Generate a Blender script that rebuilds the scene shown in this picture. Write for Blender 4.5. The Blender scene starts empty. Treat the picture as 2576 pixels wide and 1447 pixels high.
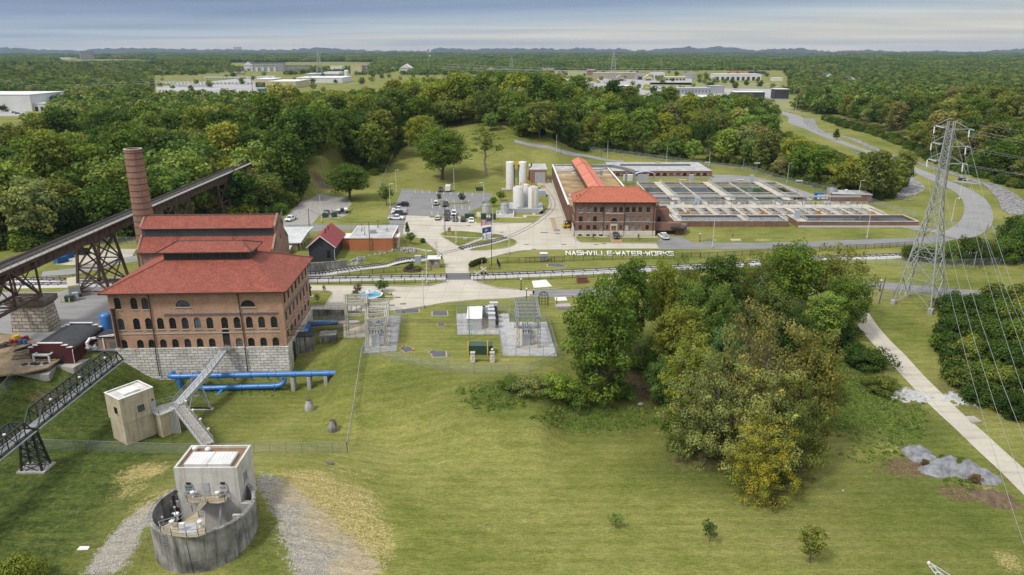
import bpy,bmesh,math,random
import numpy as np
from mathutils import Vector,Matrix
from mathutils.geometry import tessellate_polygon
R=math.radians;Ve=Vector;Mx=Matrix
rnd=random.Random(7)
sc=bpy.context.scene
COL=sc.collection
F=1830.0;CH=60.0
PIT=math.atan(598/F);SP,CP=math.sin(PIT),math.cos(PIT)
ce={1:(0,314.5,.3173),2:(0,723.3,.3543),3:(188.7,1069.2,.293),4:(723.3,377.4,.2695),5:(1320.8,364.8,.2199),6:(1635.2,364.8,.2686),11:(0,81.8,.3418),12:(817.6,94.3,.3418),13:(1635.2,94.3,.3652),14:(2012.6,264.2,.3826),15:(723.3,723.3,.293),16:(1383.6,597.5,.326),17:(1572.3,943.4,.3897),21:(1415.1,610.1,.11475),22:(962.3,452.8,.09766),23:(1195.,396.2,.10864),24:(1371.1,396.2,.09278),25:(1610.1,434.,.10743),26:(1886.8,490.6,.17091)}
def sst(t):
 t=min(1.,max(0.,t));return t*t*(3-2*t)
def c5(tab,x):
 if x<=tab[0][0]:return tab[0][1:]
 for a,b in zip(tab,tab[1:]):
  if x<=b[0]:
   t=(x-a[0])/(b[0]-a[0]);t=t*t*(3-2*t)
   return tuple(p+(q-p)*t for p,q in zip(a[1:],b[1:]))
 return tab[-1][1:]
SLOPE=[(-140,140,44),(-100,139,30),(-86,147,30),(-74,158,22),(-46,161,25),(-40,157,25),(-33,140,24),(-27,137.5,22),(-5,128,24),(4,129.5,26),(12,143,30),(30,160,44),(60,172,66),(90,176,74),(140,180,80)]
HILLB=[(-260,300),(-150,290),(-125,268),(-92,268),(-80,335),(-70,332),(-10,331),(18,350),(45,398),(95,404),(125,388),(150,352),(172,340),(260,420),(400,500)]
HILLH=[(-400,2),(-200,2.5),(-140,4),(-122,16),(-94,16),(-60,15),(10,20),(50,16),(95,10),(150,6),(230,4),(400,0)]
def hgt(x,y):
 yb,w=c5(SLOPE,x)
 z=-7.3*sst((yb-y)/w)
 d=math.hypot(x+40,y-97);z+=4.2*(1-sst((d-2)/24))if y<125 else 0
 if-50<x<-29.5 and 148<y<165.9:z=min(z,-2.4+.8*sst((x+36)/6))
 if-80<x<-20 and 195<y<245:
  yf=201.2+max(0,x+66)*.12;wf=.7+max(0,x+54)*.14
  z+=2.0*sst((y-yf)/wf)*(1-sst((y-228)/9))*(1-sst((x+37)/9))
 if y>300:
  b=c5(HILLB,x)[0];hh=c5(HILLH,x)[0]
  z+=hh*sst((y-b)/125)*(1-sst((y-545)/190))
 if x>100:
  k=0.0
  rx=262-(y-290)*.06 if y>290 else 235+(y-200)*.3
  k=(x-rx)
  if y<620:z+=15*sst(k/90)*(1-sst((y-520)/140))*sst((y-190)/60)
 if y>700:
  far=sst((y-2100)/1500)
  z+=far*(4*math.sin(x*.0021+1.3)*math.sin(y*.0013+.4)+3*math.sin(x*.0047-.002*y))
  if x<-560:z+=22*sst((-x-560)/500)*sst((y-900)/500)*(1-sst((y-2100)/900))*(0.5+.5*math.sin(x*.004+2))
 if y<150 and z<-.5:
  z+=.12*math.sin(x*.31+y*.2)*math.sin(y*.27-x*.11)*sst((-z-.5)/2)
 return z
def D(x,y,z=0.):
 v=(y-723.5)/F;Z=(CH-z)/(SP+v*CP)
 return Ve(((x-1288)/F*Z,Z*(CP-v*SP),z))
def Dy(x,y,fy):
 v=(y-723.5)/F;Z=fy/(CP-v*SP)
 return Ve(((x-1288)/F*Z,fy,CH-Z*(SP+v*CP)))
def G(x,y):
 z=0.
 p=D(x,y,0)
 v=(y-723.5)/F
 dx,dy,dz=(x-1288)/F,CP-v*SP,-(SP+v*CP)
 t,st=40.,3.0
 while t<9000:
  if CH+dz*t<hgt(dx*t,dy*t):
   a,b=t-st,t
   for _ in range(14):
    m=(a+b)/2
    if CH+dz*m<hgt(dx*m,dy*m):b=m
    else:a=m
   return Ve((dx*b,dy*b,hgt(dx*b,dy*b)))
  if t>700:st=15.
  t+=st
 return p
def W(k,x,y,z=None):
 ox,oy,s=ce[k]
 X,Y=ox+x*s,oy+y*s
 return G(X,Y)if z is None else D(X,Y,z)
def P(k,x,y):
 ox,oy,s=ce[k];return ox+x*s,oy+y*s
class MB:
 def __init__(s):
  s.v=[];s.f=[];s.mi=[];s.m=0;s.X=None
 def pt(s,p):
  if s.X is not None:p=s.X@Ve(p)
  s.v.append((p[0],p[1],p[2]));return len(s.v)-1
 def q(s,*pts):
  s.f.append([s.pt(p)for p in pts]);s.mi.append(s.m);return s
 def fi(s,ids):
  s.f.append(list(ids));s.mi.append(s.m)
 def box(s,x0,x1,y0,y1,z0,z1):
  if x0>x1:x0,x1=x1,x0
  if y0>y1:y0,y1=y1,y0
  i=[s.pt((x,y,z))for z in(z0,z1)for x,y in((x0,y0),(x1,y0),(x1,y1),(x0,y1))]
  for a in((3,2,1,0),(4,5,6,7),(0,1,5,4),(1,2,6,5),(2,3,7,6),(3,0,4,7)):s.fi([i[k]for k in a])
  return s
 def bar(s,a,b,w,h=None):
  a,b=Ve(a),Ve(b);d=(b-a)
  if d.length<1e-6:return s
  d.normalize();h=h or w
  up=Ve((0,0,1))if abs(d.z)<.95 else Ve((0,1,0))
  u=d.cross(up).normalized()*(w/2);v=u.cross(d).normalized()*(h/2)
  i=[s.pt(c+o)for c in(a,b)for o in(-u-v,u-v,u+v,-u+v)]
  for k in((0,1,2,3),(7,6,5,4),(0,4,5,1),(1,5,6,2),(2,6,7,3),(3,7,4,0)):s.fi([i[j]for j in k])
  return s
 def tube(s,pts,r,n=8,cap=True):
  pts=[Ve(p)for p in pts];rs=r if isinstance(r,(list,tuple))else[r]*len(pts)
  bg=[];pu=None
  for k,p in enumerate(pts):
   d=(pts[min(k+1,len(pts)-1)]-pts[max(k-1,0)])
   if d.length<1e-6:d=Ve((0,0,1))
   d.normalize()
   if pu is None:
    up=Ve((0,0,1))if abs(d.z)<.9 else Ve((1,0,0));u=d.cross(up).normalized()
   else:
    u=(pu-d*pu.dot(d));u=u.normalized()if u.length>1e-6 else d.orthogonal().normalized()
   pu=u;v=d.cross(u)
   bg.append([s.pt(p+(u*math.cos(2*math.pi*j/n)+v*math.sin(2*math.pi*j/n))*rs[k])for j in range(n)])
  for A,B in zip(bg,bg[1:]):
   for j in range(n):s.fi((A[j],A[(j+1)%n],B[(j+1)%n],B[j]))
  if cap:s.fi(bg[0][::-1]);s.fi(bg[-1])
  return s
 def lathe(s,c,prof,n=24,cap=True):
  c=Ve(c);bg=[[s.pt(c+Ve((r*math.cos(2*math.pi*j/n),r*math.sin(2*math.pi*j/n),z)))for j in range(n)]for r,z in prof]
  for A,B in zip(bg,bg[1:]):
   for j in range(n):s.fi((A[j],A[(j+1)%n],B[(j+1)%n],B[j]))
  if cap:s.fi(bg[0][::-1]);s.fi(bg[-1])
  return s
 def prism(s,out,z0,z1,bottom=True):
  out=ccw(out)
  n=len(out);A=[s.pt((p[0],p[1],z0))for p in out];B=[s.pt((p[0],p[1],z1))for p in out]
  for j in range(n):s.fi((A[j],A[(j+1)%n],B[(j+1)%n],B[j]))
  for t in tessellate_polygon([[Ve((p[0],p[1],0))for p in out]]):
   a,b,c=(Ve(out[k]).to_2d()if len(out[k])>2 else Ve(out[k])for k in t)
   if(b-a).cross(c-a)<0:t=(t[0],t[2],t[1])
   s.fi([B[k]for k in t])
   if bottom:s.fi([A[k]for k in t[::-1]])
  return s
 def plate(s,out,axis,d0,d1):
  keep=s.X
  M=Mx(((1,0,0,0),(0,0,-1,0),(0,1,0,0),(0,0,0,1)))if axis=='y' else Mx(((0,0,1,0),(1,0,0,0),(0,1,0,0),(0,0,0,1)))
  s.X=(keep@M)if keep is not None else M
  if axis=='y':s.prism(out,-d1,-d0)
  else:s.prism(out,d0,d1)
  s.X=keep;return s
 def build(s,name,mats,parent=None,smooth=False,uv=True):
  me=bpy.data.meshes.new(name);me.from_pydata(s.v,[],s.f)
  if not isinstance(mats,(list,tuple)):mats=[mats]
  for m in mats:me.materials.append(m)
  if len(mats)>1:me.polygons.foreach_set('material_index',s.mi)
  if smooth:me.polygons.foreach_set('use_smooth',[True]*len(me.polygons))
  me.update()
  if smooth:
   try:me.set_sharp_from_angle(angle=R(40))
   except Exception:pass
  if uv and len(me.polygons)<60000:auto_uv(me)
  o=bpy.data.objects.new(name,me);COL.objects.link(o)
  if parent is not None:o.parent=parent
  return o
def auto_uv(me):
 n=len(me.polygons)
 if n==0:return
 nor=np.empty(n*3);me.polygons.foreach_get('normal',nor);nor=nor.reshape(-1,3)
 lt=np.empty(n,dtype=np.int32);me.polygons.foreach_get('loop_total',lt)
 li=np.empty(len(me.loops),dtype=np.int32);me.loops.foreach_get('vertex_index',li)
 co=np.empty(len(me.vertices)*3);me.vertices.foreach_get('co',co);co=co.reshape(-1,3)
 u=np.stack([-nor[:,1],nor[:,0],np.zeros(n)],1);l=np.linalg.norm(u,axis=1)
 flat=l<.02;u[flat]=(1,0,0);l[flat]=1;u/=l[:,None]
 v=np.cross(nor,u)
 fi=np.repeat(np.arange(n),lt)
 pc=co[li]
 uvs=np.stack([(pc*u[fi]).sum(1),(pc*v[fi]).sum(1)],1)
 lay=me.uv_layers.new(name='UVMap');lay.data.foreach_set('uv',uvs.astype(np.float32).ravel())
def ccw(o):
 a=sum(p[0]*q[1]-q[0]*p[1]for p,q in zip(o,list(o[1:])+[o[0]]))
 return list(o)if a>0 else list(o)[::-1]
def tag(o,label=None,cat=None,group=None,kind=None):
 for k,v in(('label',label),('category',cat),('group',group),('kind',kind)):
  if v:o[k]=v
 return o
def T(name,label,cat,loc=(0,0,0),rz=0.,group=None):
 o=bpy.data.objects.new(name,None);COL.objects.link(o);o.empty_display_size=.5
 o.location=loc;o.rotation_euler=(0,0,rz)
 return tag(o,label,cat,group)
KIDS={}
def kids(o):
 return[c for c in o.children]
def dup(root,loc,rz=0.,label=None,scale=None,color=None,group=None):
 r=root.copy();COL.objects.link(r);r.location=loc;r.rotation_euler=(0,0,rz)
 if scale:r.scale=scale if isinstance(scale,(tuple,list))else(scale,)*3
 if label:r['label']=label
 if group:r['group']=group
 for ch in list(root.children):
  c=ch.copy();COL.objects.link(c);c.parent=r
  if color:c.color=color
  for g in list(ch.children):
   d=g.copy();COL.objects.link(d);d.parent=c
 return r
def arch(w,h,n=8,x=0.,z=0.):
 r=w/2
 return[(x-r,z),(x+r,z)]+[(x+r*math.cos(math.pi*k/n),z+h-r+r*math.sin(math.pi*k/n))for k in range(n+1)]
def bez(pts,n=10):
 P_=[Ve(p)for p in pts];out=[]
 for i in range(len(P_)-1):
  a,b,c,d=P_[max(i-1,0)],P_[i],P_[i+1],P_[min(i+2,len(P_)-1)]
  for k in range(n):
   t=k/n
   out.append(.5*((2*b)+(c-a)*t+(2*a-5*b+4*c-d)*t*t+(3*b-a-3*c+d)*t**3))
 return out+[P_[-1]]
def nt(name):
 m=bpy.data.materials.new(name);m.use_nodes=True
 t=m.node_tree;return m,t.nodes,t.links,t.nodes['Principled BSDF']
def c4(c):return(c[0],c[1],c[2],1)
def srgb(r,g,b):
 f=lambda u:(u/255/12.92)if u/255<=.04045 else((u/255+.055)/1.055)**2.4
 return(f(r),f(g),f(b))
def ramp(N,fh,interp='LINEAR'):
 n=N.new('ShaderNodeValToRGB');e=n.color_ramp;e.interpolation=interp
 while len(e.elements)<len(fh):e.elements.new(.5)
 for el,(p,c)in zip(e.elements,fh):el.position=p;el.color=c4(c)if len(c)==3 else c
 return n
def ao(N,L,co,scale,detail=4,rough=.55,dist=0.):
 n=N.new('ShaderNodeTexNoise');n.inputs['Scale'].default_value=scale;n.inputs['Detail'].default_value=detail
 n.inputs['Roughness'].default_value=rough;n.inputs['Distortion'].default_value=dist
 if co is not None:L.new(co,n.inputs['Vector'])
 return n
def mix(N,L,fac,a,b,mode='MIX'):
 n=N.new('ShaderNodeMix');n.data_type='RGBA';n.blend_type=mode
 for s,v in((n.inputs[0],fac),(n.inputs[6],a),(n.inputs[7],b)):
  if isinstance(v,(int,float)):s.default_value=v
  elif isinstance(v,(tuple,list)):s.default_value=c4(v)
  else:L.new(v,s)
 return n.outputs[2]
def aj(N,L,op,a,b=None):
 n=N.new('ShaderNodeMath');n.operation=op
 for s,v in((n.inputs[0],a),(n.inputs[1],b)):
  if v is None:continue
  if isinstance(v,(int,float)):s.default_value=v
  else:L.new(v,s)
 return n.outputs[0]
def a6(N,L,co,sc_=(1,1,1),rot=(0,0,0)):
 m=N.new('ShaderNodeMapping');m.inputs['Scale'].default_value=sc_;m.inputs['Rotation'].default_value=rot
 L.new(co,m.inputs['Vector']);return m.outputs[0]
MATS={}
def mat(name,c,c2=None,scale=1.5,rough=.8,metal=0.,streak=0.,streakc=(.03,.03,.028),bump=0.,spec=.3,fine=.0):
 if name in MATS:return MATS[name]
 k_=.77 if max(c)>.3 else 1.
 c=tuple(k*k_ for k in c);c2=tuple(k*k_ for k in c2)if c2 else None
 m,N,L,B=nt(name)
 co=N.new('ShaderNodeTexCoord').outputs['Object']
 c2=c2 or tuple(k*.72 for k in c)
 n=ao(N,L,co,scale,6,.6)
 r=ramp(N,[(.35,(0,0,0)),(.68,(1,1,1))]);L.new(n.outputs[0],r.inputs[0])
 col=mix(N,L,r.outputs[0],c,c2)
 if fine:
  f=ao(N,L,co,scale*14,3,.7)
  g=aj(N,L,'MULTIPLY_ADD',f.outputs[0],fine*2);N[-1].inputs[2].default_value=1-fine
  v=N.new('ShaderNodeCombineXYZ')
  for k in range(3):L.new(g,v.inputs[k])
  col=mix(N,L,1.,col,v.outputs[0],'MULTIPLY')
 if streak:
  s=ao(N,L,a6(N,L,co,(2.2,2.2,.16)),1.,5,.6)
  rs=ramp(N,[(.5,(0,0,0)),(.72,(streak,)*3)]);L.new(s.outputs[0],rs.inputs[0])
  col=mix(N,L,rs.outputs[0],col,streakc)
 L.new(col,B.inputs['Base Color'])
 B.inputs['Roughness'].default_value=rough;B.inputs['Metallic'].default_value=metal
 B.inputs['Specular IOR Level'].default_value=spec
 if bump:
  b=N.new('ShaderNodeBump');b.inputs['Strength'].default_value=bump;b.inputs['Distance'].default_value=.05
  n2=ao(N,L,co,scale*8,4,.6);L.new(n2.outputs[0],b.inputs['Height']);L.new(b.outputs[0],B.inputs['Normal'])
 MATS[name]=m;return m
def am(name,a,b,mortar,bw=.42,bh=.14,big=.25,stain=.3,bmp=.3,sc2=.25):
 m,N,L,B=nt(name)
 uv=N.new('ShaderNodeTexCoord').outputs['UV'];co=N.new('ShaderNodeTexCoord').outputs['Object']
 t=N.new('ShaderNodeTexBrick');L.new(uv,t.inputs['Vector'])
 t.inputs['Scale'].default_value=1;t.inputs['Brick Width'].default_value=bw;t.inputs['Row Height'].default_value=bh
 t.inputs['Mortar Size'].default_value=bh*.1;t.inputs['Color1'].default_value=c4(a);t.inputs['Color2'].default_value=c4(b)
 t.inputs['Mortar'].default_value=c4(mortar);t.inputs['Bias'].default_value=-.1
 n=ao(N,L,co,sc2,6,.65);r=ramp(N,[(.3,(1+big*.4,)*3),(.7,(1-big,)*3)]);L.new(n.outputs[0],r.inputs[0])
 col=mix(N,L,1.,t.outputs[0],r.outputs[0],'MULTIPLY')
 s=ao(N,L,a6(N,L,co,(1.6,1.6,.2)),1.,5,.6);rs=ramp(N,[(.52,(0,0,0)),(.75,(stain,)*3)]);L.new(s.outputs[0],rs.inputs[0])
 col=mix(N,L,rs.outputs[0],col,(a[0]*.35,a[1]*.4,a[2]*.45))
 f=ao(N,L,co,3.5,3,.7);rf=ramp(N,[(.3,(1.18,)*3),(.7,(.82,)*3)]);L.new(f.outputs[0],rf.inputs[0])
 col=mix(N,L,1.,col,rf.outputs[0],'MULTIPLY')
 L.new(col,B.inputs['Base Color']);B.inputs['Roughness'].default_value=.9;B.inputs['Specular IOR Level'].default_value=.2
 bp=N.new('ShaderNodeBump');bp.inputs['Strength'].default_value=bmp;bp.inputs['Distance'].default_value=.04
 L.new(t.outputs['Fac'],bp.inputs['Height']);bp.invert=True;L.new(bp.outputs[0],B.inputs['Normal'])
 MATS[name]=m;return m
def c6(name,a,b,rib=.38,row=.45,dark=.55):
 m,N,L,B=nt(name)
 uv=N.new('ShaderNodeTexCoord').outputs['UV'];co=N.new('ShaderNodeTexCoord').outputs['Object']
 sx=N.new('ShaderNodeSeparateXYZ');L.new(uv,sx.inputs[0])
 ux=aj(N,L,'MULTIPLY',sx.outputs[0],2*math.pi/rib);sn=aj(N,L,'SINE',ux)
 rib_=aj(N,L,'MULTIPLY_ADD',sn,.5);N[-1].inputs[2].default_value=.5
 vy=aj(N,L,'FRACT',aj(N,L,'DIVIDE',sx.outputs[1],row))
 n1=ao(N,L,co,.55,5,.65);n2=ao(N,L,co,5,3,.6)
 r1=ramp(N,[(.3,a),(.72,b)]);L.new(n1.outputs[0],r1.inputs[0])
 cell=N.new('ShaderNodeTexWhiteNoise');cell.noise_dimensions='2D'
 fl=N.new('ShaderNodeCombineXYZ');L.new(aj(N,L,'FLOOR',aj(N,L,'DIVIDE',sx.outputs[0],rib)),fl.inputs[0]);L.new(aj(N,L,'FLOOR',aj(N,L,'DIVIDE',sx.outputs[1],row)),fl.inputs[1])
 L.new(fl.outputs[0],cell.inputs['Vector'])
 rc=ramp(N,[(0,(.74,)*3),(.5,(1,)*3),(1,(1.2,)*3)]);L.new(cell.outputs['Value'],rc.inputs[0])
 col=mix(N,L,1.,r1.outputs[0],rc.outputs[0],'MULTIPLY')
 r2=ramp(N,[(.35,(1.1,)*3),(.75,(.8,)*3)]);L.new(n2.outputs[0],r2.inputs[0])
 col=mix(N,L,1.,col,r2.outputs[0],'MULTIPLY')
 rr=ramp(N,[(0,(dark,)*3),(.45,(1,)*3),(1,(1.08,)*3)]);L.new(rib_,rr.inputs[0])
 col=mix(N,L,1.,col,rr.outputs[0],'MULTIPLY')
 L.new(col,B.inputs['Base Color']);B.inputs['Roughness'].default_value=.75;B.inputs['Specular IOR Level'].default_value=.25
 h=aj(N,L,'ADD',rib_,aj(N,L,'MULTIPLY',vy,-.5))
 bp=N.new('ShaderNodeBump');bp.inputs['Strength'].default_value=.6;bp.inputs['Distance'].default_value=.09
 L.new(h,bp.inputs['Height']);L.new(bp.outputs[0],B.inputs['Normal'])
 MATS[name]=m;return m
def ak(k,zx,zy,root,axis='y',off=0.):
 ox,oy,s=ce[k]if k else(0,0,1)
 X,Y=ox+zx*s,oy+zy*s
 v=(Y-723.5)/F;d=Ve(((X-1288)/F,CP-v*SP,-(SP+v*CP)));o=Ve((0,0,CH))
 M=Mx.Translation(root.location)@Mx.Rotation(root.rotation_euler.z,4,'Z');I=M.inverted()
 lo=I@o;ld=I.to_3x3()@d;i=1 if axis=='y' else 0
 return lo+ld*((off-lo[i])/ld[i])
def dj(b,out,cu,depth=.3):
 fj=[[Ve((p[0],p[1],0))for p in q]for q in[out]+cu]
 flat=[p for q in fj for p in q]
 ids=[b.pt((p.x,0,p.y))for p in flat]
 for t in tessellate_polygon(fj):
  a,c,d=(flat[k]for k in t)
  if(c-a).cross(d-a).z<0:t=(t[0],t[2],t[1])
  b.fi([ids[k]for k in t])
 for q in cu:
  q=ccw(q);n=len(q)
  for i in range(n):
   p,r=q[i],q[(i+1)%n]
   b.q((p[0],0,p[1]),(p[0],depth,p[1]),(r[0],depth,r[1]),(r[0],0,r[1]))
def rect(x,z,w,h):return[(x-w/2,z),(x+w/2,z),(x+w/2,z+h),(x-w/2,z+h)]
WINS={}
def ba(root,X,x,z,w,h,arched,style,mats,name='window',depth=.22,sill=True,label=None):
 key=(round(w,2),round(h,2),arched,style,mats[0].name,mats[1].name,name,sill)
 out=arch(w,h,8)if arched else rect(0,0,w,h)
 if key not in WINS:
  f=MB();t=.09
  f.box(-w/2,-w/2+t,depth-.1,depth,0,h-(w/2 if arched else 0));f.box(w/2-t,w/2,depth-.1,depth,0,h-(w/2 if arched else 0));f.box(-w/2,w/2,depth-.1,depth,0,t)
  if not arched:f.box(-w/2,w/2,depth-.1,depth,h-t,h)
  else:
   r=w/2
   pts=[(math.cos(math.pi*i/8)*(r-t/2),depth-.05,h-r+math.sin(math.pi*i/8)*(r-t/2))for i in range(9)]
   for a,c in zip(pts,pts[1:]):f.bar(a,c,.1,t)
  if style:
   nx_,nz_=style
   for i in range(1,nx_):xx=-w/2+w*i/nx_;f.box(xx-.025,xx+.025,depth-.08,depth-.01,0,h-(.1 if not arched else w*.12))
   for i in range(1,nz_):zz=h*i/nz_;f.box(-w/2,w/2,depth-.085,depth-.015,zz-.03,zz+.03)
  p=MB();p.plate(out,'y',depth-.03,depth+.02)
  s_=MB();s_.box(-w/2-.15,w/2+.15,-.14,.12,-.16,-.003)
  fo=f.build(name,mats[0],root);po=p.build('pane',mats[1],fo);so_=s_.build('sill',mats[2],fo)if sill else None
  WINS[key]=(fo.data,po.data,so_.data if so_ else None);o=fo
 else:
  me=WINS[key]
  o=bpy.data.objects.new(name,me[0]);COL.objects.link(o);o.parent=root
  for nm,m in(('pane',me[1]),('sill',me[2])):
   if m:c=bpy.data.objects.new(nm,m);COL.objects.link(c);c.parent=o
 o.matrix_local=X@Mx.Translation((x,0,z))
 if label:o['label']=label
 return o
I4=Mx()
def side(kind,w,d):
 return{'front':I4,'right':Mx.Translation((w,0,0))@Mx.Rotation(math.pi/2,4,'Z'),'back':Mx.Translation((w,d,0))@Mx.Rotation(math.pi,4,'Z'),'left':Mx.Translation((0,d,0))@Mx.Rotation(-math.pi/2,4,'Z')}[kind]
def al(b,pts,h=1.05,r=.03,rails=2,post=1.8):
 pts=[Ve(p)for p in pts]
 for a,c in zip(pts,pts[1:]):
  for k in range(rails):z=Ve((0,0,h*(k+1)/rails));b.bar(a+z,c+z,r*2)
  n=max(1,int((c-a).length/post))
  for i in range(n+1):p=a.lerp(c,i/n);b.bar(p,p+Ve((0,0,h)),r*2)
scn=sc
cam=bpy.data.cameras.new('camera');co_=bpy.data.objects.new('camera',cam);COL.objects.link(co_)
co_.location=(0,0,CH);co_.rotation_euler=(math.pi/2-PIT,0,0)
cam.sensor_width=36;cam.lens=36*F/2576;cam.clip_end=60000;cam.clip_start=.5
sc.camera=co_
w=bpy.data.worlds.new('World');sc.world=w;w.use_nodes=True
N,L=w.node_tree.nodes,w.node_tree.links
BG=N['Background']
ds,ee=R(54),R(-128)
sky=N.new('ShaderNodeTexSky');sky.sky_type='NISHITA';sky.sun_disc=False;sky.sun_elevation=ds;sky.sun_rotation=ee
sky.air_density=1.2;sky.dust_density=2.5
tc=N.new('ShaderNodeTexCoord');sx=N.new('ShaderNodeSeparateXYZ');L.new(tc.outputs['Generated'],sx.inputs[0])
zc=aj(N,L,'MAXIMUM',sx.outputs[2],.004)
cv=N.new('ShaderNodeCombineXYZ')
dz=aj(N,L,'ADD',zc,.035)
L.new(aj(N,L,'DIVIDE',sx.outputs[0],dz),cv.inputs[0]);L.new(aj(N,L,'DIVIDE',sx.outputs[1],dz),cv.inputs[1])
n1=ao(N,L,a6(N,L,cv.outputs[0],(.045,.12,1)),1.0,6,.5,.5)
n2=ao(N,L,a6(N,L,cv.outputs[0],(.10,.24,1)),1.0,6,.58,.5)
el=N.new('ShaderNodeMapRange');el.inputs[1].default_value=0;el.inputs[2].default_value=.085
wob=aj(N,L,'MULTIPLY',aj(N,L,'SUBTRACT',n1.outputs[0],.5),.075)
L.new(aj(N,L,'ADD',aj(N,L,'ADD',sx.outputs[2],wob),aj(N,L,'MULTIPLY',sx.outputs[0],-.034)),el.inputs[0])
deck=ramp(N,[(0,(.42,.40,.345)),(.22,(.385,.385,.355)),(.42,(.27,.315,.355)),(.68,(.14,.195,.285)),(1,(.115,.165,.255))]);L.new(el.outputs[0],deck.inputs[0])
up=N.new('ShaderNodeMapRange');up.inputs[1].default_value=.1;up.inputs[2].default_value=.55;L.new(sx.outputs[2],up.inputs[0])
deck2=mix(N,L,up.outputs[0],deck.outputs[0],(.78,.79,.82))
cl=ramp(N,[(.34,(.80,.83,.87)),(.5,(1,1,1)),(.68,(1.25,1.2,1.13))]);L.new(n2.outputs[0],cl.inputs[0])
deck3=mix(N,L,1.,deck2,cl.outputs[0],'MULTIPLY')
skyc=mix(N,L,1.,sky.outputs[0],(.10,.10,.10),'MULTIPLY')
tot=mix(N,L,.93,skyc,deck3)
L.new(mix(N,L,1.,tot,(10.,10.,10.),'MULTIPLY'),BG.inputs[0]);BG.inputs[1].default_value=.1
sun=bpy.data.lights.new('sun','SUN');sun.energy=1.9;sun.angle=R(10);sun.color=(1,.96,.89)
so=bpy.data.objects.new('sun',sun);COL.objects.link(so)
so.rotation_euler=Ve((math.sin(ee)*math.cos(ds),math.cos(ee)*math.cos(ds),math.sin(ds))).to_track_quat('Z','Y').to_euler()
sc.view_settings.view_transform='Standard';sc.view_settings.look='None';sc.view_settings.exposure=.8;sc.view_settings.gamma=1
cy=sc.cycles
cy.max_bounces=6;cy.diffuse_bounces=2;cy.glossy_bounces=2;cy.transparent_max_bounces=8;cy.transmission_bounces=3;cy.volume_bounces=0
cy.use_adaptive_sampling=False
cy.use_denoising=True;cy.denoising_prefilter='ACCURATE';cy.denoiser='OPENIMAGEDENOISE';cy.denoising_input_passes='RGB_ALBEDO_NORMAL'
cy.sample_clamp_indirect=3
sc.render.film_transparent=False
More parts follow.
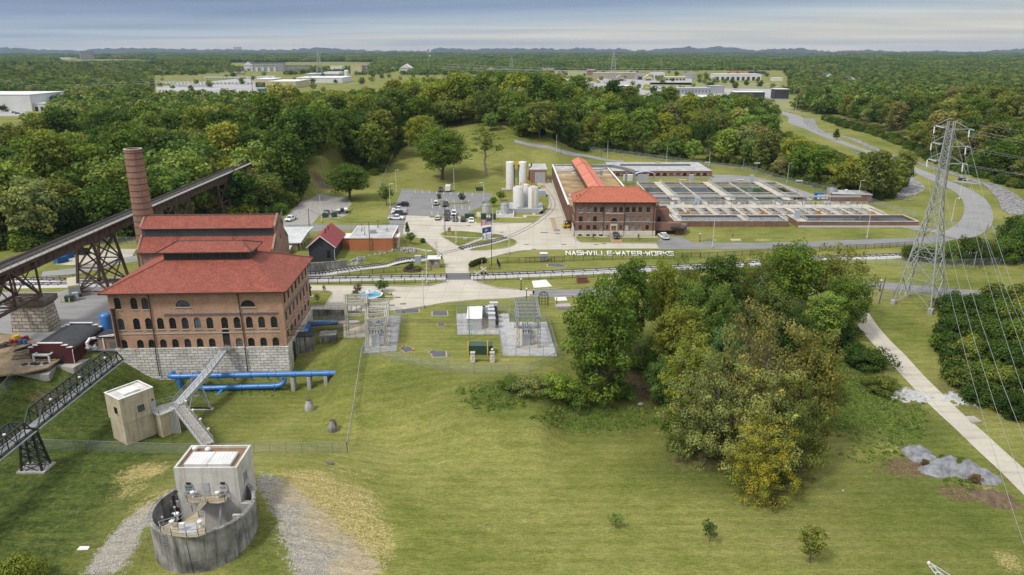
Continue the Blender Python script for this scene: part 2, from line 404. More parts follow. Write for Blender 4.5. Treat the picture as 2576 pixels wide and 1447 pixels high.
def ground_mat():
 m,N,L,B=nt('lawn_ground')
 co=N.new('ShaderNodeTexCoord').outputs['Object']
 at=N.new('ShaderNodeVertexColor');at.layer_name='mask'
 sp=N.new('ShaderNodeSeparateColor');L.new(at.outputs[0],sp.inputs[0])
 big=ao(N,L,co,.035,5,.6);mid=ao(N,L,a6(N,L,co,(.35,.9,.5)),.55,6,.65);fine=ao(N,L,co,4.2,4,.75)
 fr=ao(N,L,co,.011,3,.5)
 g=ramp(N,[(.30,(.062,.088,.016)),(.44,(.118,.135,.028)),(.58,(.185,.185,.052)),(.76,(.245,.215,.078))])
 s=aj(N,L,'ADD',aj(N,L,'MULTIPLY',big.outputs[0],.62),aj(N,L,'MULTIPLY',mid.outputs[0],.42));L.new(s,g.inputs[0])
 col=g.outputs[0]
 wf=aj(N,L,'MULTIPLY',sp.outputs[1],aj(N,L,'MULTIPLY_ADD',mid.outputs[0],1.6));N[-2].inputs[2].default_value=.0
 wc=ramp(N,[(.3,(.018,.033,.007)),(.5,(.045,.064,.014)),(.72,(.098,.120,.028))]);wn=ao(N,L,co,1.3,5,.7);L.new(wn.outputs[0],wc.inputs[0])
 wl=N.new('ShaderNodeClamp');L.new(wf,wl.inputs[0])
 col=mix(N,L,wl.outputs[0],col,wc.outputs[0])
 def dt(ch,lo,hi,nz,amt):
  a=aj(N,L,'ADD',ch,aj(N,L,'MULTIPLY',aj(N,L,'SUBTRACT',nz,.5),amt))
  r=N.new('ShaderNodeMapRange');r.inputs[1].default_value=lo;r.inputs[2].default_value=hi;r.interpolation_type='SMOOTHSTEP'
  L.new(a,r.inputs[0])
  gate=aj(N,L,'MINIMUM',1.,aj(N,L,'MULTIPLY',ch,6.))
  return aj(N,L,'MULTIPLY',r.outputs[0],gate)
 rag=ao(N,L,co,.9,6,.72)
 rag2=ao(N,L,co,3.6,5,.75);ragg=aj(N,L,'ADD',aj(N,L,'MULTIPLY',rag.outputs[0],.62),aj(N,L,'MULTIPLY',rag2.outputs[0],.38))
 st=ramp(N,[(.3,(.15,.135,.05)),(.55,(.30,.25,.10)),(.75,(.43,.36,.17))]);L.new(fine.outputs[0],st.inputs[0])
 col=mix(N,L,dt(sp.outputs[0],.42,.8,ragg,2.2),col,st.outputs[0])
 so_=ramp(N,[(.3,(.060,.043,.022)),(.7,(.17,.125,.07))]);L.new(fine.outputs[0],so_.inputs[0])
 col=mix(N,L,dt(sp.outputs[2],.35,.75,rag.outputs[0],1.0),col,so_.outputs[0])
 gn=ao(N,L,co,6.5,4,.8)
 gr=ramp(N,[(.30,(.065,.057,.045)),(.48,(.225,.208,.178)),(.68,(.40,.375,.325))]);L.new(gn.outputs[0],gr.inputs[0])
 sand=mix(N,L,dt(sp.outputs[0],.3,.9,ragg,2.4),gr.outputs[0],(.29,.245,.155))
 col=mix(N,L,dt(at.outputs[1],.44,.62,ragg,2.9),col,sand)
 fv=ramp(N,[(.25,(.45,)*3),(.5,(1,)*3),(.75,(1.5,)*3)]);L.new(fine.outputs[0],fv.inputs[0])
 col=mix(N,L,.8,col,fv.outputs[0],'MULTIPLY')
 ft=ao(N,L,a6(N,L,co,(.5,1.6,1),(0,0,.5)),1.8,5,.75);fr2=ramp(N,[(.3,(.62,)*3),(.7,(1.3,)*3)]);L.new(ft.outputs[0],fr2.inputs[0])
 col=mix(N,L,.9,col,fr2.outputs[0],'MULTIPLY')
 wv=N.new('ShaderNodeTexWave');wv.bands_direction='Y';wv.inputs['Scale'].default_value=.16;wv.inputs['Distortion'].default_value=5;wv.inputs['Detail'].default_value=3;wv.inputs['Detail Scale'].default_value=.12;L.new(co,wv.inputs['Vector'])
 rw_=ramp(N,[(.2,(.93,.94,.93)),(.8,(1.05,1.04,1.03))]);L.new(wv.outputs[0],rw_.inputs[0]);col=mix(N,L,.9,col,rw_.outputs[0],'MULTIPLY')
 L.new(col,B.inputs['Base Color']);B.inputs['Roughness'].default_value=.95;B.inputs['Specular IOR Level'].default_value=.1
 bp=N.new('ShaderNodeBump');bp.inputs['Strength'].default_value=.7;bp.inputs['Distance'].default_value=.14
 L.new(aj(N,L,'ADD',aj(N,L,'MULTIPLY',fine.outputs[0],.5),ft.outputs[0]),bp.inputs['Height']);L.new(bp.outputs[0],B.inputs['Normal'])
 return m
bq=ground_mat()
ez={0:[],1:[],2:[]}
def blob(ch,X,Y,rx,ry,s=1.,rot=0.):
 p=G(X,Y);ez[ch].append((p.x,p.y,rx,ry,s,math.cos(rot),math.sin(rot)))
for a in[(780,1225,6,6,.95),(860,1285,7,9,.9),(930,1360,5,7,.8),(360,1190,6,4.5,.75),(390,1260,5,5,.6),(720,1190,3,3,.6),(1000,1240,9,9,.22),(1300,1330,16,10,.34),(1500,1240,22,8,.2),(1250,1120,22,8,.22),(880,1180,7,3,.5),(900,1430,5,5,.8),(2540,1410,3,3,.7),(2230,1130,3,3,.6),(2480,1235,3,3,.7),(330,1235,5,4,.6),(150,1240,9,6,.22),(1350,370,12,9,.35),(1920,605,4,2,.9),(2370,668,4,2,.6),(1260,905,2.5,1,1),(1700,1300,14,7,.2),(2000,1350,14,6,.2)]:blob(0,*a)
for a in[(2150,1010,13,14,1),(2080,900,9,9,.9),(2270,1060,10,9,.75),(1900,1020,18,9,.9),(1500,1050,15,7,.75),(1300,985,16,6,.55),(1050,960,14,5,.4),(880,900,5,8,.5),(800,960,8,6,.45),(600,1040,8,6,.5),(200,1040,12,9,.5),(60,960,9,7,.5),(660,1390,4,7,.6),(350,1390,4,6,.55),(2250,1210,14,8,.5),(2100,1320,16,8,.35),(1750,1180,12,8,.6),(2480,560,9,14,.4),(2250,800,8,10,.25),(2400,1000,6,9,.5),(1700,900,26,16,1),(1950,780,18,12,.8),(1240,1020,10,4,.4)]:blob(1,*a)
for a in[(1630,975,6,5,.95),(1950,1275,1.6,.9,1.),(1760,1150,9,7,.55),(1950,1215,9,5,.5),(1850,900,18,12,.75),(2300,1175,8,4,.75),(2430,1240,5,3,.9),(1550,900,9,9,.8),(120,1005,5,3,.6),(60,900,10,5,1.2),(20,860,8,5,1.2),(1330,365,14,12,.5),(1060,340,10,14,.6),(820,470,9,7,.8),(730,505,8,8,.7),(1240,985,5,2,.5),(2380,980,4,4,.5),(1110,445,5,4,.6),(880,500,4,3,.5)]:blob(2,*a)
def ej(x,y,g=0.):
 out=[0.,0.,0.]
 if y>700:return(0,0,0,g)
 for ch in ez:
  s=0
  for bx,by,rx,ry,st,cr,sr in ez[ch]:
   dx,dy=x-bx,y-by
   if abs(dx)>2*max(rx,ry)or abs(dy)>2*max(rx,ry):continue
   u,v=(dx*cr+dy*sr)/rx,(-dx*sr+dy*cr)/ry
   s=max(s,st*(1-sst((math.hypot(u,v)-.35)/1.1)))
  out[ch]=s
 if y<150:out[1]=max(out[1],1.15*sst((-40-x)/30)*sst((152-y)/16),.35*sst((x-30)/30)*sst((125-y)/30))  # painted slope shading darkens the left lawn, along with lusher grass
 return(*out,g)
def c7(me,c8):
 ca=me.color_attributes.new('mask','FLOAT_COLOR','POINT')
 ca.data.foreach_set('color',np.array(c8,dtype=np.float32).ravel())
def axis(lo,hi,st,g=1.09,end=16000):
 a=list(np.arange(lo,hi+.01,st));d=st
 while a[-1]<end:d=min(d*g,900);a.append(a[-1]+d)
 return a
XS=axis(-130,140,1.5);neg=[-130];d=1.5
while neg[-1]>-16000:d=min(d*1.09,900);neg.append(neg[-1]-d)
XS=neg[::-1][:-1]+XS
YS=list(np.arange(70,182,1.5));d=1.5
while YS[-1]<640:d=min(d*1.04,5);YS.append(YS[-1]+d)
while YS[-1]<20000:d=min(d*1.08,1200);YS.append(YS[-1]+d)
YS=list(np.arange(-300,70,30))+YS
mb=MB();c8=[]
nx=len(XS)
vv=[]
for y in YS:
 for x in XS:
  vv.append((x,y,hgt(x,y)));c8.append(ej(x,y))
for i,(x,y,z)in enumerate(vv):
 r_=math.hypot(x+42.9,y-86.7)
 if r_<7.6:k_=6.65/max(r_,.01);vv[i]=(-42.9+(x+42.9)*(k_ if r_>5.7 else 1),86.7+(y-86.7)*(k_ if r_>5.7 else 1),z)
mb.v=vv
mb.f=[(j*nx+i,j*nx+i+1,(j+1)*nx+i+1,(j+1)*nx+i)for j in range(len(YS)-1)for i in range(nx-1)if not all(math.hypot(vv[q][0]+42.9,vv[q][1]-86.7)<6.66 for q in(j*nx+i,j*nx+i+1,(j+1)*nx+i+1,(j+1)*nx+i))]
mb.mi=[0]*len(mb.f)
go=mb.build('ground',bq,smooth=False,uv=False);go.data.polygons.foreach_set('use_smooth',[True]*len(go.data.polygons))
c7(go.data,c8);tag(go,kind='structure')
def ay(name,line,e3,m,lift=.05,cross=4,kind='structure',gravel=False,thick=.0,step=1.5,ends=True):
 pts=[Ve((p[0],p[1]))for p in line]
 ws=e3 if isinstance(e3,(list,tuple))else[e3]*len(pts)
 sm=bez([(p.x,p.y,wv)for p,wv in zip(pts,ws)],12)
 seg=[sm[0]]
 for q in sm[1:]:
  if(Ve(q[:2])-Ve(seg[-1][:2])).length>step:seg.append(q)
 if(Ve(sm[-1][:2])-Ve(seg[-1][:2])).length>.1:seg.append(sm[-1])
 b=MB();c8=[];rows=[]
 for i,q in enumerate(seg):
  t=Ve(seg[min(i+1,len(seg)-1)][:2])-Ve(seg[max(i-1,0)][:2]);t.normalize();nrm=Ve((-t.y,t.x))
  row=[]
  for k in range(cross+1):
   s=k/cross*2-1;c=Ve(q[:2])+nrm*(s*q[2]/2)
   z=hgt(c.x,c.y)+lift
   row.append(b.pt((c.x,c.y,z)))
   e=1-abs(s);en=min(1,(i+.0)/5,(len(seg)-1-i)/5)if ends else 1
   c8.append(ej(c.x,c.y,min(1,e*1.45)*en if gravel else 0))
  rows.append(row)
 for A,Bq in zip(rows,rows[1:]):
  for k in range(cross):b.fi((A[k+1],A[k],Bq[k],Bq[k+1]))
 o=b.build(name,m,uv=True)
 c7(o.data,c8);o.data.polygons.foreach_set('use_smooth',[True]*len(o.data.polygons))
 tag(o,kind=kind);return o
def a3(name,out,m,z=.04,kind='structure',hole=None):
 b=MB();out=[(p[0],p[1])for p in out]
 b.prism(out,-.3,z,bottom=False);o=b.build(name,m);tag(o,kind=kind);return o
def az(b,pts,w=.3,z0=-.1,z1=.17,closed=False):
 pts=[Ve((p[0],p[1],0))for p in pts]
 n=len(pts);L_,R_=[],[]
 for i,p in enumerate(pts):
  a=pts[(i-1)%n]if closed else pts[max(i-1,0)];c=pts[(i+1)%n]if closed else pts[min(i+1,n-1)]
  t=(c-a);t.normalize();nr=Ve((-t.y,t.x,0))*(w/2)
  L_.append(p+nr);R_.append(p-nr)
 rng=range(n if closed else n-1)
 for i in rng:
  j=(i+1)%n
  up=lambda q,z:(q.x,q.y,z+hgt(q.x,q.y))
  b.q(up(R_[i],z1),up(R_[j],z1),up(L_[j],z1),up(L_[i],z1))
  b.q(up(R_[i],z0),up(R_[j],z0),up(R_[j],z1),up(R_[i],z1));b.q(up(L_[j],z0),up(L_[i],z0),up(L_[i],z1),up(L_[j],z1))
def a9(name,a,b_,grid=4.6,joint=(.2,.18,.15)):
 m,N,L,B=nt(name)
 co=N.new('ShaderNodeTexCoord').outputs['Object']
 t=N.new('ShaderNodeTexBrick');L.new(a6(N,L,co,(1,1,1),(0,0,.03)),t.inputs['Vector']);t.offset=0
 t.inputs['Scale'].default_value=1;t.inputs['Brick Width'].default_value=grid;t.inputs['Row Height'].default_value=grid;t.inputs['Mortar Size'].default_value=.04
 t.inputs['Color1'].default_value=c4(a);t.inputs['Color2'].default_value=c4(tuple(k*.93 for k in a));t.inputs['Mortar'].default_value=c4(joint)
 n=ao(N,L,co,.12,7,.62,.3);r=ramp(N,[(.36,(0,0,0)),(.7,(1,1,1))]);L.new(n.outputs[0],r.inputs[0])
 col=mix(N,L,r.outputs[0],t.outputs[0],b_)
 n2=ao(N,L,a6(N,L,co,(.05,.5,1),(0,0,.2)),1.2,5,.6);r2=ramp(N,[(.5,(1,1,1)),(.75,(.72,.70,.67))]);L.new(n2.outputs[0],r2.inputs[0])
 col=mix(N,L,1.,col,r2.outputs[0],'MULTIPLY')
 f=ao(N,L,co,3.2,4,.7);rf=ramp(N,[(.3,(.9,)*3),(.7,(1.07,)*3)]);L.new(f.outputs[0],rf.inputs[0])
 col=mix(N,L,1.,col,rf.outputs[0],'MULTIPLY')
 L.new(col,B.inputs['Base Color']);B.inputs['Roughness'].default_value=.85;B.inputs['Specular IOR Level'].default_value=.25
 return m
a8=a9('yard_concrete',(.43,.395,.325),(.345,.315,.265))
be=a9('grey_slab',(.34,.325,.295),(.26,.245,.22),2.5)
c9=a9('asphalt',(.195,.195,.195),(.15,.15,.15),60,(.16,.16,.16))
bi=a9('pale_asphalt',(.24,.24,.235),(.19,.19,.185),60,(.2,.2,.2))
ef=mat('kerb_concrete',(.45,.42,.36),(.33,.31,.27),1.2)
M_PAINT=mat('road_paint',(.72,.72,.70),(.55,.55,.54),2)
M_BALLAST=mat('ballast_stone',(.62,.61,.60),(.36,.36,.37),3.5,fine=.35)
cf=None
Z4=lambda*p:[W(4,x,y,0)for x,y in p]
yard=Z4((1110,612),(1340,620),(1500,614),(1600,622),(1700,640),(1740,655),(1770,685),(2290,682),(2340,650),(2385,612),(2425,560),(2443,500),(2440,450),(2400,395),(2330,330),(2330,290),(2420,300))
yard+=[W(5,300,430,0)+Ve((-1,25,0)),W(5,545,1030,0)+Ve((1,3,0)),W(5,545,1030,0),W(5,560,1060,0),W(5,590,1095,0),W(5,650,1118,0),W(5,1000,1126,0),W(5,1500,1130,0),W(5,1532,1186,0),W(5,870,1187,0),W(5,0,1212,0)]
yard+=Z4((2560,928),(2330,930),(2200,937),(2050,962),(1900,1002),(1760,1040),(1705,1060),(1690,1130),(1705,1160),(1722,1208),(1780,1242),(1950,1291),(2230,1316),(2305,1318))
yard+=[W(15,2122,32,0),W(15,2108,76,0),W(15,1900,99,0),W(15,1640,108,0),W(15,1370,132,0),W(15,1170,168,0),W(15,1000,192,0),W(15,870,205,0),W(15,430,197,0),W(15,172,197,0)]
yard+=Z4((180,1264),(620,1268),(1100,1277),(1330,1272),(1450,1241),(1486,1212),(1478,1155),(1468,1060),(1437,962),(1395,946),(1330,892),(1270,850),(1205,820),(1120,792),(1075,787))
a3('concrete_yard',yard,a8,.05)
park=Z4((1068,362),(1190,371),(1400,396),(1560,398),(1915,403),(1890,462),(1800,531),(1690,586),(1600,620),(1500,612),(1340,618),(1112,610),(1078,785),(1010,795),(985,742),(600,745),(500,740),(230,765),(0,900),(0,700),(235,697),(570,704),(900,699),(960,692),(935,640),(960,560),(985,520),(1015,500))
a3('parking_asphalt',park,c9,.045)
lot=Z4((-40,720),(235,690),(310,600),(325,640),(480,640),(570,600),(555,548),(600,505),(560,445),(400,430),(240,392),(130,450),(20,590),(-40,650))
a3('gravel_lot',lot,mat('gravel_lot_stone',(.36,.345,.32),(.24,.225,.2),.7,fine=.35),.035)
leftyard=[D(x,y,0)for x,y in((-120,735),(150,735),(250,700),(420,690),(780,730),(760,800),(330,800),(300,880),(180,880),(130,868),(30,842),(-150,815))]
a3('works_yard',leftyard,bi,.045)
leftroad=[W(1,330,1190,0),W(1,640,1150,0),W(1,900,1090,0),W(1,1200,1040,0)]
ay('access_road',leftroad,7,bi,.04)
a3('dirt_yard',[D(x,y,0)for x,y in((-160,850),(30,842),(130,868),(150,905),(120,925),(60,938),(-160,960))],mat('dirt',(.27,.20,.12),(.17,.125,.075),.6,fine=.25),.03)
a3('loading_pad',[W(1,440,1105,0),W(1,620,1000,0),W(1,760,985,0),W(1,1080,985,0),W(1,1050,1040,0),W(1,800,1095,0),W(1,560,1112,0)],a8,.06)
Z14=lambda*p:[W(14,x,y)for x,y in p]
ay('plant_road',[W(5,1510,1158,0),W(5,2050,1158,0),W(6,900,945,0)]+Z14((60,920),(420,905),(790,892),(960,872)),7.6,c9,.045)
ay('valley_road',Z14((960,865),(1060,845),(1150,780),(1172,700),(1140,620),(1050,555),(900,490),(760,430),(640,385),(480,320),(310,262),(200,215),(100,170))+[W(13,1010,590),W(13,1000,550),W(13,900,515),W(13,740,485),W(13,560,460)],[10,10,10,9.5,9,8.5,8,8,8,8,8,8,9,12,13,11,9,9],bi,.10,cross=6)
ay('lane',Z14((1005,498),(1100,512),(1200,520)),5,bi,.09)
a3('filter_drive',[W(5,x,y,0)for x,y in((1500,1134),(1555,1112),(1545,1060),(1610,1040),(1700,1048),(1790,1056),(1880,1100),(1960,1130),(2010,1140),(1800,1150))],c9,.06)
ay('basin_lane',[W(6,560,290,1.),W(6,900,300,1.),W(6,1180,345,1.),W(6,1560,470,1.),W(6,2100,640,1.),W(6,2440,760,.5),W(14,900,830)],[22,16,6,5.5,5.5,5.5,6],bi,.06)
ay('south_road',[W(15,2105,54,0),W(15,2500,50,0),D(1560,728),D(1720,722),D(1900,712),D(2050,712)]+Z14((340,1182),(560,1190),(940,1228),(1240,1248),(1500,1275)),[6,6,6,6,6,6.5,6.5,6.5,6.5,6,6],c9,.05)
pathpts=[D(2095,722),G(2143,765),G(2190,830),G(2260,905),G(2340,990),G(2440,1085),G(2520,1160),G(2600,1235),G(2700,1330)]
ay('concrete_path',pathpts,4.6,a8,.07)
ay('hill_lane',[W(12,1395,762),W(12,1560,800),W(12,1720,835),W(12,1900,870),W(12,2080,905),W(12,2200,915)],5,bi,.10)
ay('wood_road',[G(255,345),G(300,338),W(11,760,700),W(11,880,675),W(11,1180,640),W(11,1290,590),W(11,1380,550)],[12,10,9,8,9,9,9],bi,.1)
ay('gravel_path',[G(640,1180),G(668,1205),G(705,1240),G(740,1280),G(775,1330),G(815,1390),G(860,1450),G(900,1510)],[4,5.5,7.5,9.5,12,14.5,16.5,18],bq,.04,cross=14,gravel=True,step=.8)
ay('gravel_path',[G(405,1240),G(380,1270),G(345,1310),G(305,1365),G(275,1420),G(250,1480)],[4,5.5,7,8,9,9.5],bq,.04,cross=12,gravel=True,step=.8)
for X,Y,n in((2290,992,5),(2420,1000,6.5)):
 ay('gravel_apron',[G(X-46,Y-2),G(X,Y),G(X+46,Y+4)],[5,7,4],bq,.05,cross=10,gravel=True,step=.6)
def riprap_mat():
 m,N,L,B=nt('riprap');co=N.new('ShaderNodeTexCoord').outputs['Object']
 v=N.new('ShaderNodeTexVoronoi');v.inputs['Scale'].default_value=1.1;L.new(co,v.inputs['Vector'])
 r=ramp(N,[(0,(.12,.12,.12)),(.5,(.26,.255,.25)),(1,(.42,.415,.40))]);L.new(v.outputs['Color'],r.inputs[0])
 d=ramp(N,[(.1,(1.1,)*3),(.7,(.45,)*3)]);L.new(v.outputs['Distance'],d.inputs[0])
 L.new(mix(N,L,1.,r.outputs[0],d.outputs[0],'MULTIPLY'),B.inputs['Base Color']);B.inputs['Roughness'].default_value=.9
 bp=N.new('ShaderNodeBump');bp.inputs['Distance'].default_value=.4;bp.invert=True;L.new(v.outputs['Distance'],bp.inputs['Height']);L.new(bp.outputs[0],B.inputs['Normal'])
 return m
cf=riprap_mat()
ay('riprap_channel',[W(13,1075,560)]+Z14((60,95),(80,140),(160,185),(320,218),(480,285),(640,345),(800,392),(1000,452),(1130,495),(1260,530),(1340,585),(1400,640),(1440,690),(1500,730)),[9,10,7,6,6,6,6,5,5,5,7,9,10,12,12],cf,.14,cross=6)
ay('riprap_channel',Z14((330,305),(450,345),(590,415),(680,470),(735,520),(745,552),(700,582),(640,600),(560,607)),[2,3,5,8,9,9,8,6,2],cf,.14,cross=6)
ay('riprap_channel',Z14((600,612),(690,622),(758,625)),[1.5,2.5,1.5],cf,.14)
M_TURF=bq
def bb(pts,z=.14,name='grass_island'):
 q=[(p.x,p.y)for p in pts]
 b=MB();b.prism(q,-.1,z,bottom=False);o=b.build(name,M_TURF);tag(o,kind='structure');c7(o.data,[(0,.1,0,0)]*len(o.data.vertices))
 k=MB();az(k,q,.3,-.1,z+.035,True);ko=k.build('kerb',ef);tag(ko,kind='structure')
def sm(pts,n=5):
 out=[];P_=[Ve(p)for p in pts];N_=len(P_)
 for i in range(N_):
  a,b,c,d=P_[i-1],P_[i],P_[(i+1)%N_],P_[(i+2)%N_]
  for k in range(n):
   t=k/n;out.append(.5*((2*b)+(c-a)*t+(2*a-5*b+4*c-d)*t*t+(3*b-a-3*c+d)*t**3))
 return out
bb(sm(Z4((1430,798),(1450,772),(1500,760),(1640,762),(1790,775),(1822,785),(1822,818),(1720,822),(1560,812)),3))
bb(sm(Z4((1847,786),(1930,787),(2025,803),(1960,822),(1850,822)),2))
bb(Z4((1438,812),(1560,820),(1800,829),(1760,840),(1612,903),(1585,897)))
bb(Z4((1614,917),(1760,858),(1830,836),(1930,836),(1800,880),(1655,924)))
bb(sm(Z4((1695,935),(1830,892),(1960,850),(2050,830),(2110,836),(2142,860),(2120,890),(2040,915),(1900,935),(1780,941)),3))
bb(sm([W(15,x,y,0)for x,y in((488,95),(510,72),(560,52),(640,42),(700,38),(780,37),(850,48),(905,68),(916,92),(890,112),(800,130),(690,138),(570,134),(505,118))],3))
bb([W(15,x,y,0)for x,y in((176,30),(300,30),(365,36),(388,46),(385,66),(322,158),(310,163),(176,166))])
bb([W(5,x,y,0)for x,y in((572,1066),(600,1050),(840,1058),(975,1066),(1000,1118),(985,1124),(640,1118),(605,1100))])
bb([W(5,x,y,0)for x,y in((1085,1066),(1150,1064),(1530,1066),(1552,1090),(1530,1112),(1500,1118),(1115,1122),(1095,1104))])
bb(Z4((1320,622),(1340,612),(1560,628),(1600,640),(1590,645),(1330,634)))
bb(sm(Z4((1335,490),(1390,486),(1560,495),(1700,500),(1716,508),(1690,515),(1560,512),(1400,506)),2),.14,'bark_island').__class__
a3('walk',[W(5,x,y,0)for x,y in((565,1045),(850,1047),(1520,1050),(1530,1064),(860,1057),(570,1060))],a8,.07)
a3('brick_walk',[W(5,x,y,0)for x,y in((975,1060),(1085,1060),(1120,1128),(1005,1128))],mat('clay_pavers',(.40,.25,.14),(.30,.19,.11),1.2,fine=.2),.08)
a3('yard_patch',[W(5,x,y,0)for x,y in((285,835),(340,835),(375,965),(320,965))],mat('patched_concrete',(.42,.31,.20),(.34,.27,.18),1.),.056)
a3('yard_patch',[W(5,x,y,0)for x,y in((322,968),(395,965),(405,990),(330,992))],c9,.056)
kb=MB()
az(kb,Z4((620,1262),(1100,1271),(1330,1266),(1445,1237),(1480,1212)));az(kb,Z4((1735,1215),(1785,1240),(1950,1288),(2230,1313),(2567,1292)))
az(kb,Z4((1050,790),(1205,816),(1270,846),(1330,888),(1392,942)));az(kb,Z4((1772,682),(2290,679),(2340,648),(2385,610),(2425,558),(2443,500),(2440,450),(2400,395)))
az(kb,[W(5,545,1040,0),W(5,560,1064,0),W(5,590,1100,0)])
az(kb,Z4((1690,1125),(1700,1065),(1760,1044),(1900,1006),(2050,965),(2200,940),(2560,932)))
az(kb,[W(15,x,y,0)for x,y in((880,203),(1000,190),(1170,165),(1370,129),(1640,105),(1900,96),(2110,74),(2480,66))])
tag(kb.build('kerb',ef),kind='structure')
pm=MB()
def bs(a,b,w=.14,z=.056):
 a,b=Ve((a[0],a[1],z)),Ve((b[0],b[1],z));d=(b-a).normalized();n_=Ve((-d.y,d.x,0))*(w/2)
 pm.q(a-n_,b-n_,b+n_,a+n_)
for i in range(8):
 t=i/7;l,r=Z4((1064-44*t,390+112*t),(1178-55*t,388+130*t));bs(l,r)
for i in range(9):
 x=1190+i*67;bs(*Z4((x,374+i*3.6),(x+4-i*1.2,400+i*3.8)))
for i in range(6):
 x=1345+i*69;bs(*Z4((x,455+i*2),(x+3,486+i*2)));bs(*Z4((x+6,512+i*2),(x+10,545+i*3)))
for i in range(5):
 x=1345+i*56;bs(*Z4((x,580),(x+5,612)))
bs(*Z4((1470,1080),(1572,1078)),.35,.058);bs(*Z4((1627,1272),(1780,1272)),.35,.058)
for i in range(6):
 x=1362+i*78;bs(*Z4((x,645+i*3),(x+8,676+i*3)),.14,.058)
tag(pm.build('road_markings',M_PAINT),kind='structure')
e4=mat('rail_steel',(.085,.07,.06),(.05,.04,.035),2,.5)
e5=mat('sleeper_wood',(.050,.043,.037),(.030,.026,.023),2)
def da(line,label,sleepers=True,ballast=None,lift=.0):
 sm_=bez([(p[0],p[1],0)for p in line],14);pts=[sm_[0]]
 for p in sm_[1:]:
  if(p-pts[-1]).length>.62:pts.append(p)
 root=T('railway_track',label,'railway',(0,0,0))
 zz=lambda p:hgt(p.x,p.y)+lift
 rails=[[],[]];sl=MB()
 for i,p in enumerate(pts):
  t=(pts[min(i+1,len(pts)-1)]-pts[max(i-1,0)]).normalized();n_=Ve((-t.y,t.x,0))
  for k,s in((0,-.78),(1,.78)):rails[k].append(p+n_*s+Ve((0,0,zz(p))))
  if sleepers:
   a=p-n_*1.35;b_=p+n_*1.35;sl.bar(a+Ve((0,0,zz(p)+.36)),b_+Ve((0,0,zz(p)+.36)),.26,.2)
 for r in rails:
  b=MB();r=r[::4]+[r[-1]]
  for a,c in zip(r,r[1:]):b.bar(a+Ve((0,0,.55 if sleepers else.075)),c+Ve((0,0,.55 if sleepers else.075)),.16,.18 if sleepers else.05)
  b.build('rail',e4,root)
 if sleepers:tag(sl.build('sleepers',e5,root),kind='stuff')
 if ballast:
  b=MB();rows=[]
  for i,p in enumerate(pts[::4]+[pts[-1]]):
   j=min(i*4,len(pts)-1)
   t=(pts[min(j+1,len(pts)-1)]-pts[max(j-1,0)]).normalized();n_=Ve((-t.y,t.x,0))
   rows.append([b.pt(Ve((p.x,p.y,0))+n_*s*ballast/2+Ve((0,0,hgt(p.x,p.y)+h_)))for s,h_ in((-1,.02),(-.6,.36),(.6,.36),(1,.02))])
  for A,C in zip(rows,rows[1:]):
   for k in range(3):b.fi((A[k+1],A[k],C[k],C[k+1]))
  tag(b.build('ballast',M_BALLAST),kind='structure')
rail_l=[D(-260,722),D(0,719),D(152,717),D(771,703)]
ek,em=W(4,1482,1184,0),W(4,1708,1180,0)
da(rail_l+[ek],'main railway track running in front of the brick buildings left of the crossing',True,5.2)
da([ek,em],'pair of rails set flush in the asphalt road crossing',False)
da([em,W(4,2567,1146,0),D(1850,665),W(14,90,1012),W(14,680,990),D(2500,628),D(2800,615)],'main railway track on white ballast right of the crossing',True,5.6)
da([D(-260,706),D(0,705),D(400,708),W(4,165,1166,0),W(4,460,1134,0),W(4,700,1102,0),W(4,1000,1062,0),W(4,1310,1008,0)],'curving siding below the stone retaining wall',True,4.2)
da([W(4,1310,1008,0),W(4,1440,968,0),W(4,1620,926,0)],'short flush rails behind the gate booth',False,None,.02)
da([W(4,1620,926,0),W(4,1780,894,0),W(4,1900,868,0),W(4,2030,828,0)],'stretch of open sleepered track between the grass islands',True,4)
da([W(4,2030,828,0),W(4,2160,770,0),W(4,2300,695,0),W(4,2400,620,0),W(4,2462,560,0),W(4,2480,500,0),W(4,2450,430,0),W(4,2375,335,0)],'flush rails curving across the concrete yard to the white tanks',False,None,.02)
cpl=MB();cpl.prism([W(4,1478,1150,0)[:2],W(4,1703,1150,0)[:2],W(4,1722,1212,0)[:2],W(4,1486,1214,0)[:2]],-.1,.062);tag(cpl.build('crossing_asphalt',mat('dark_asphalt',(.12,.12,.125),(.09,.09,.095),1)),kind='structure')
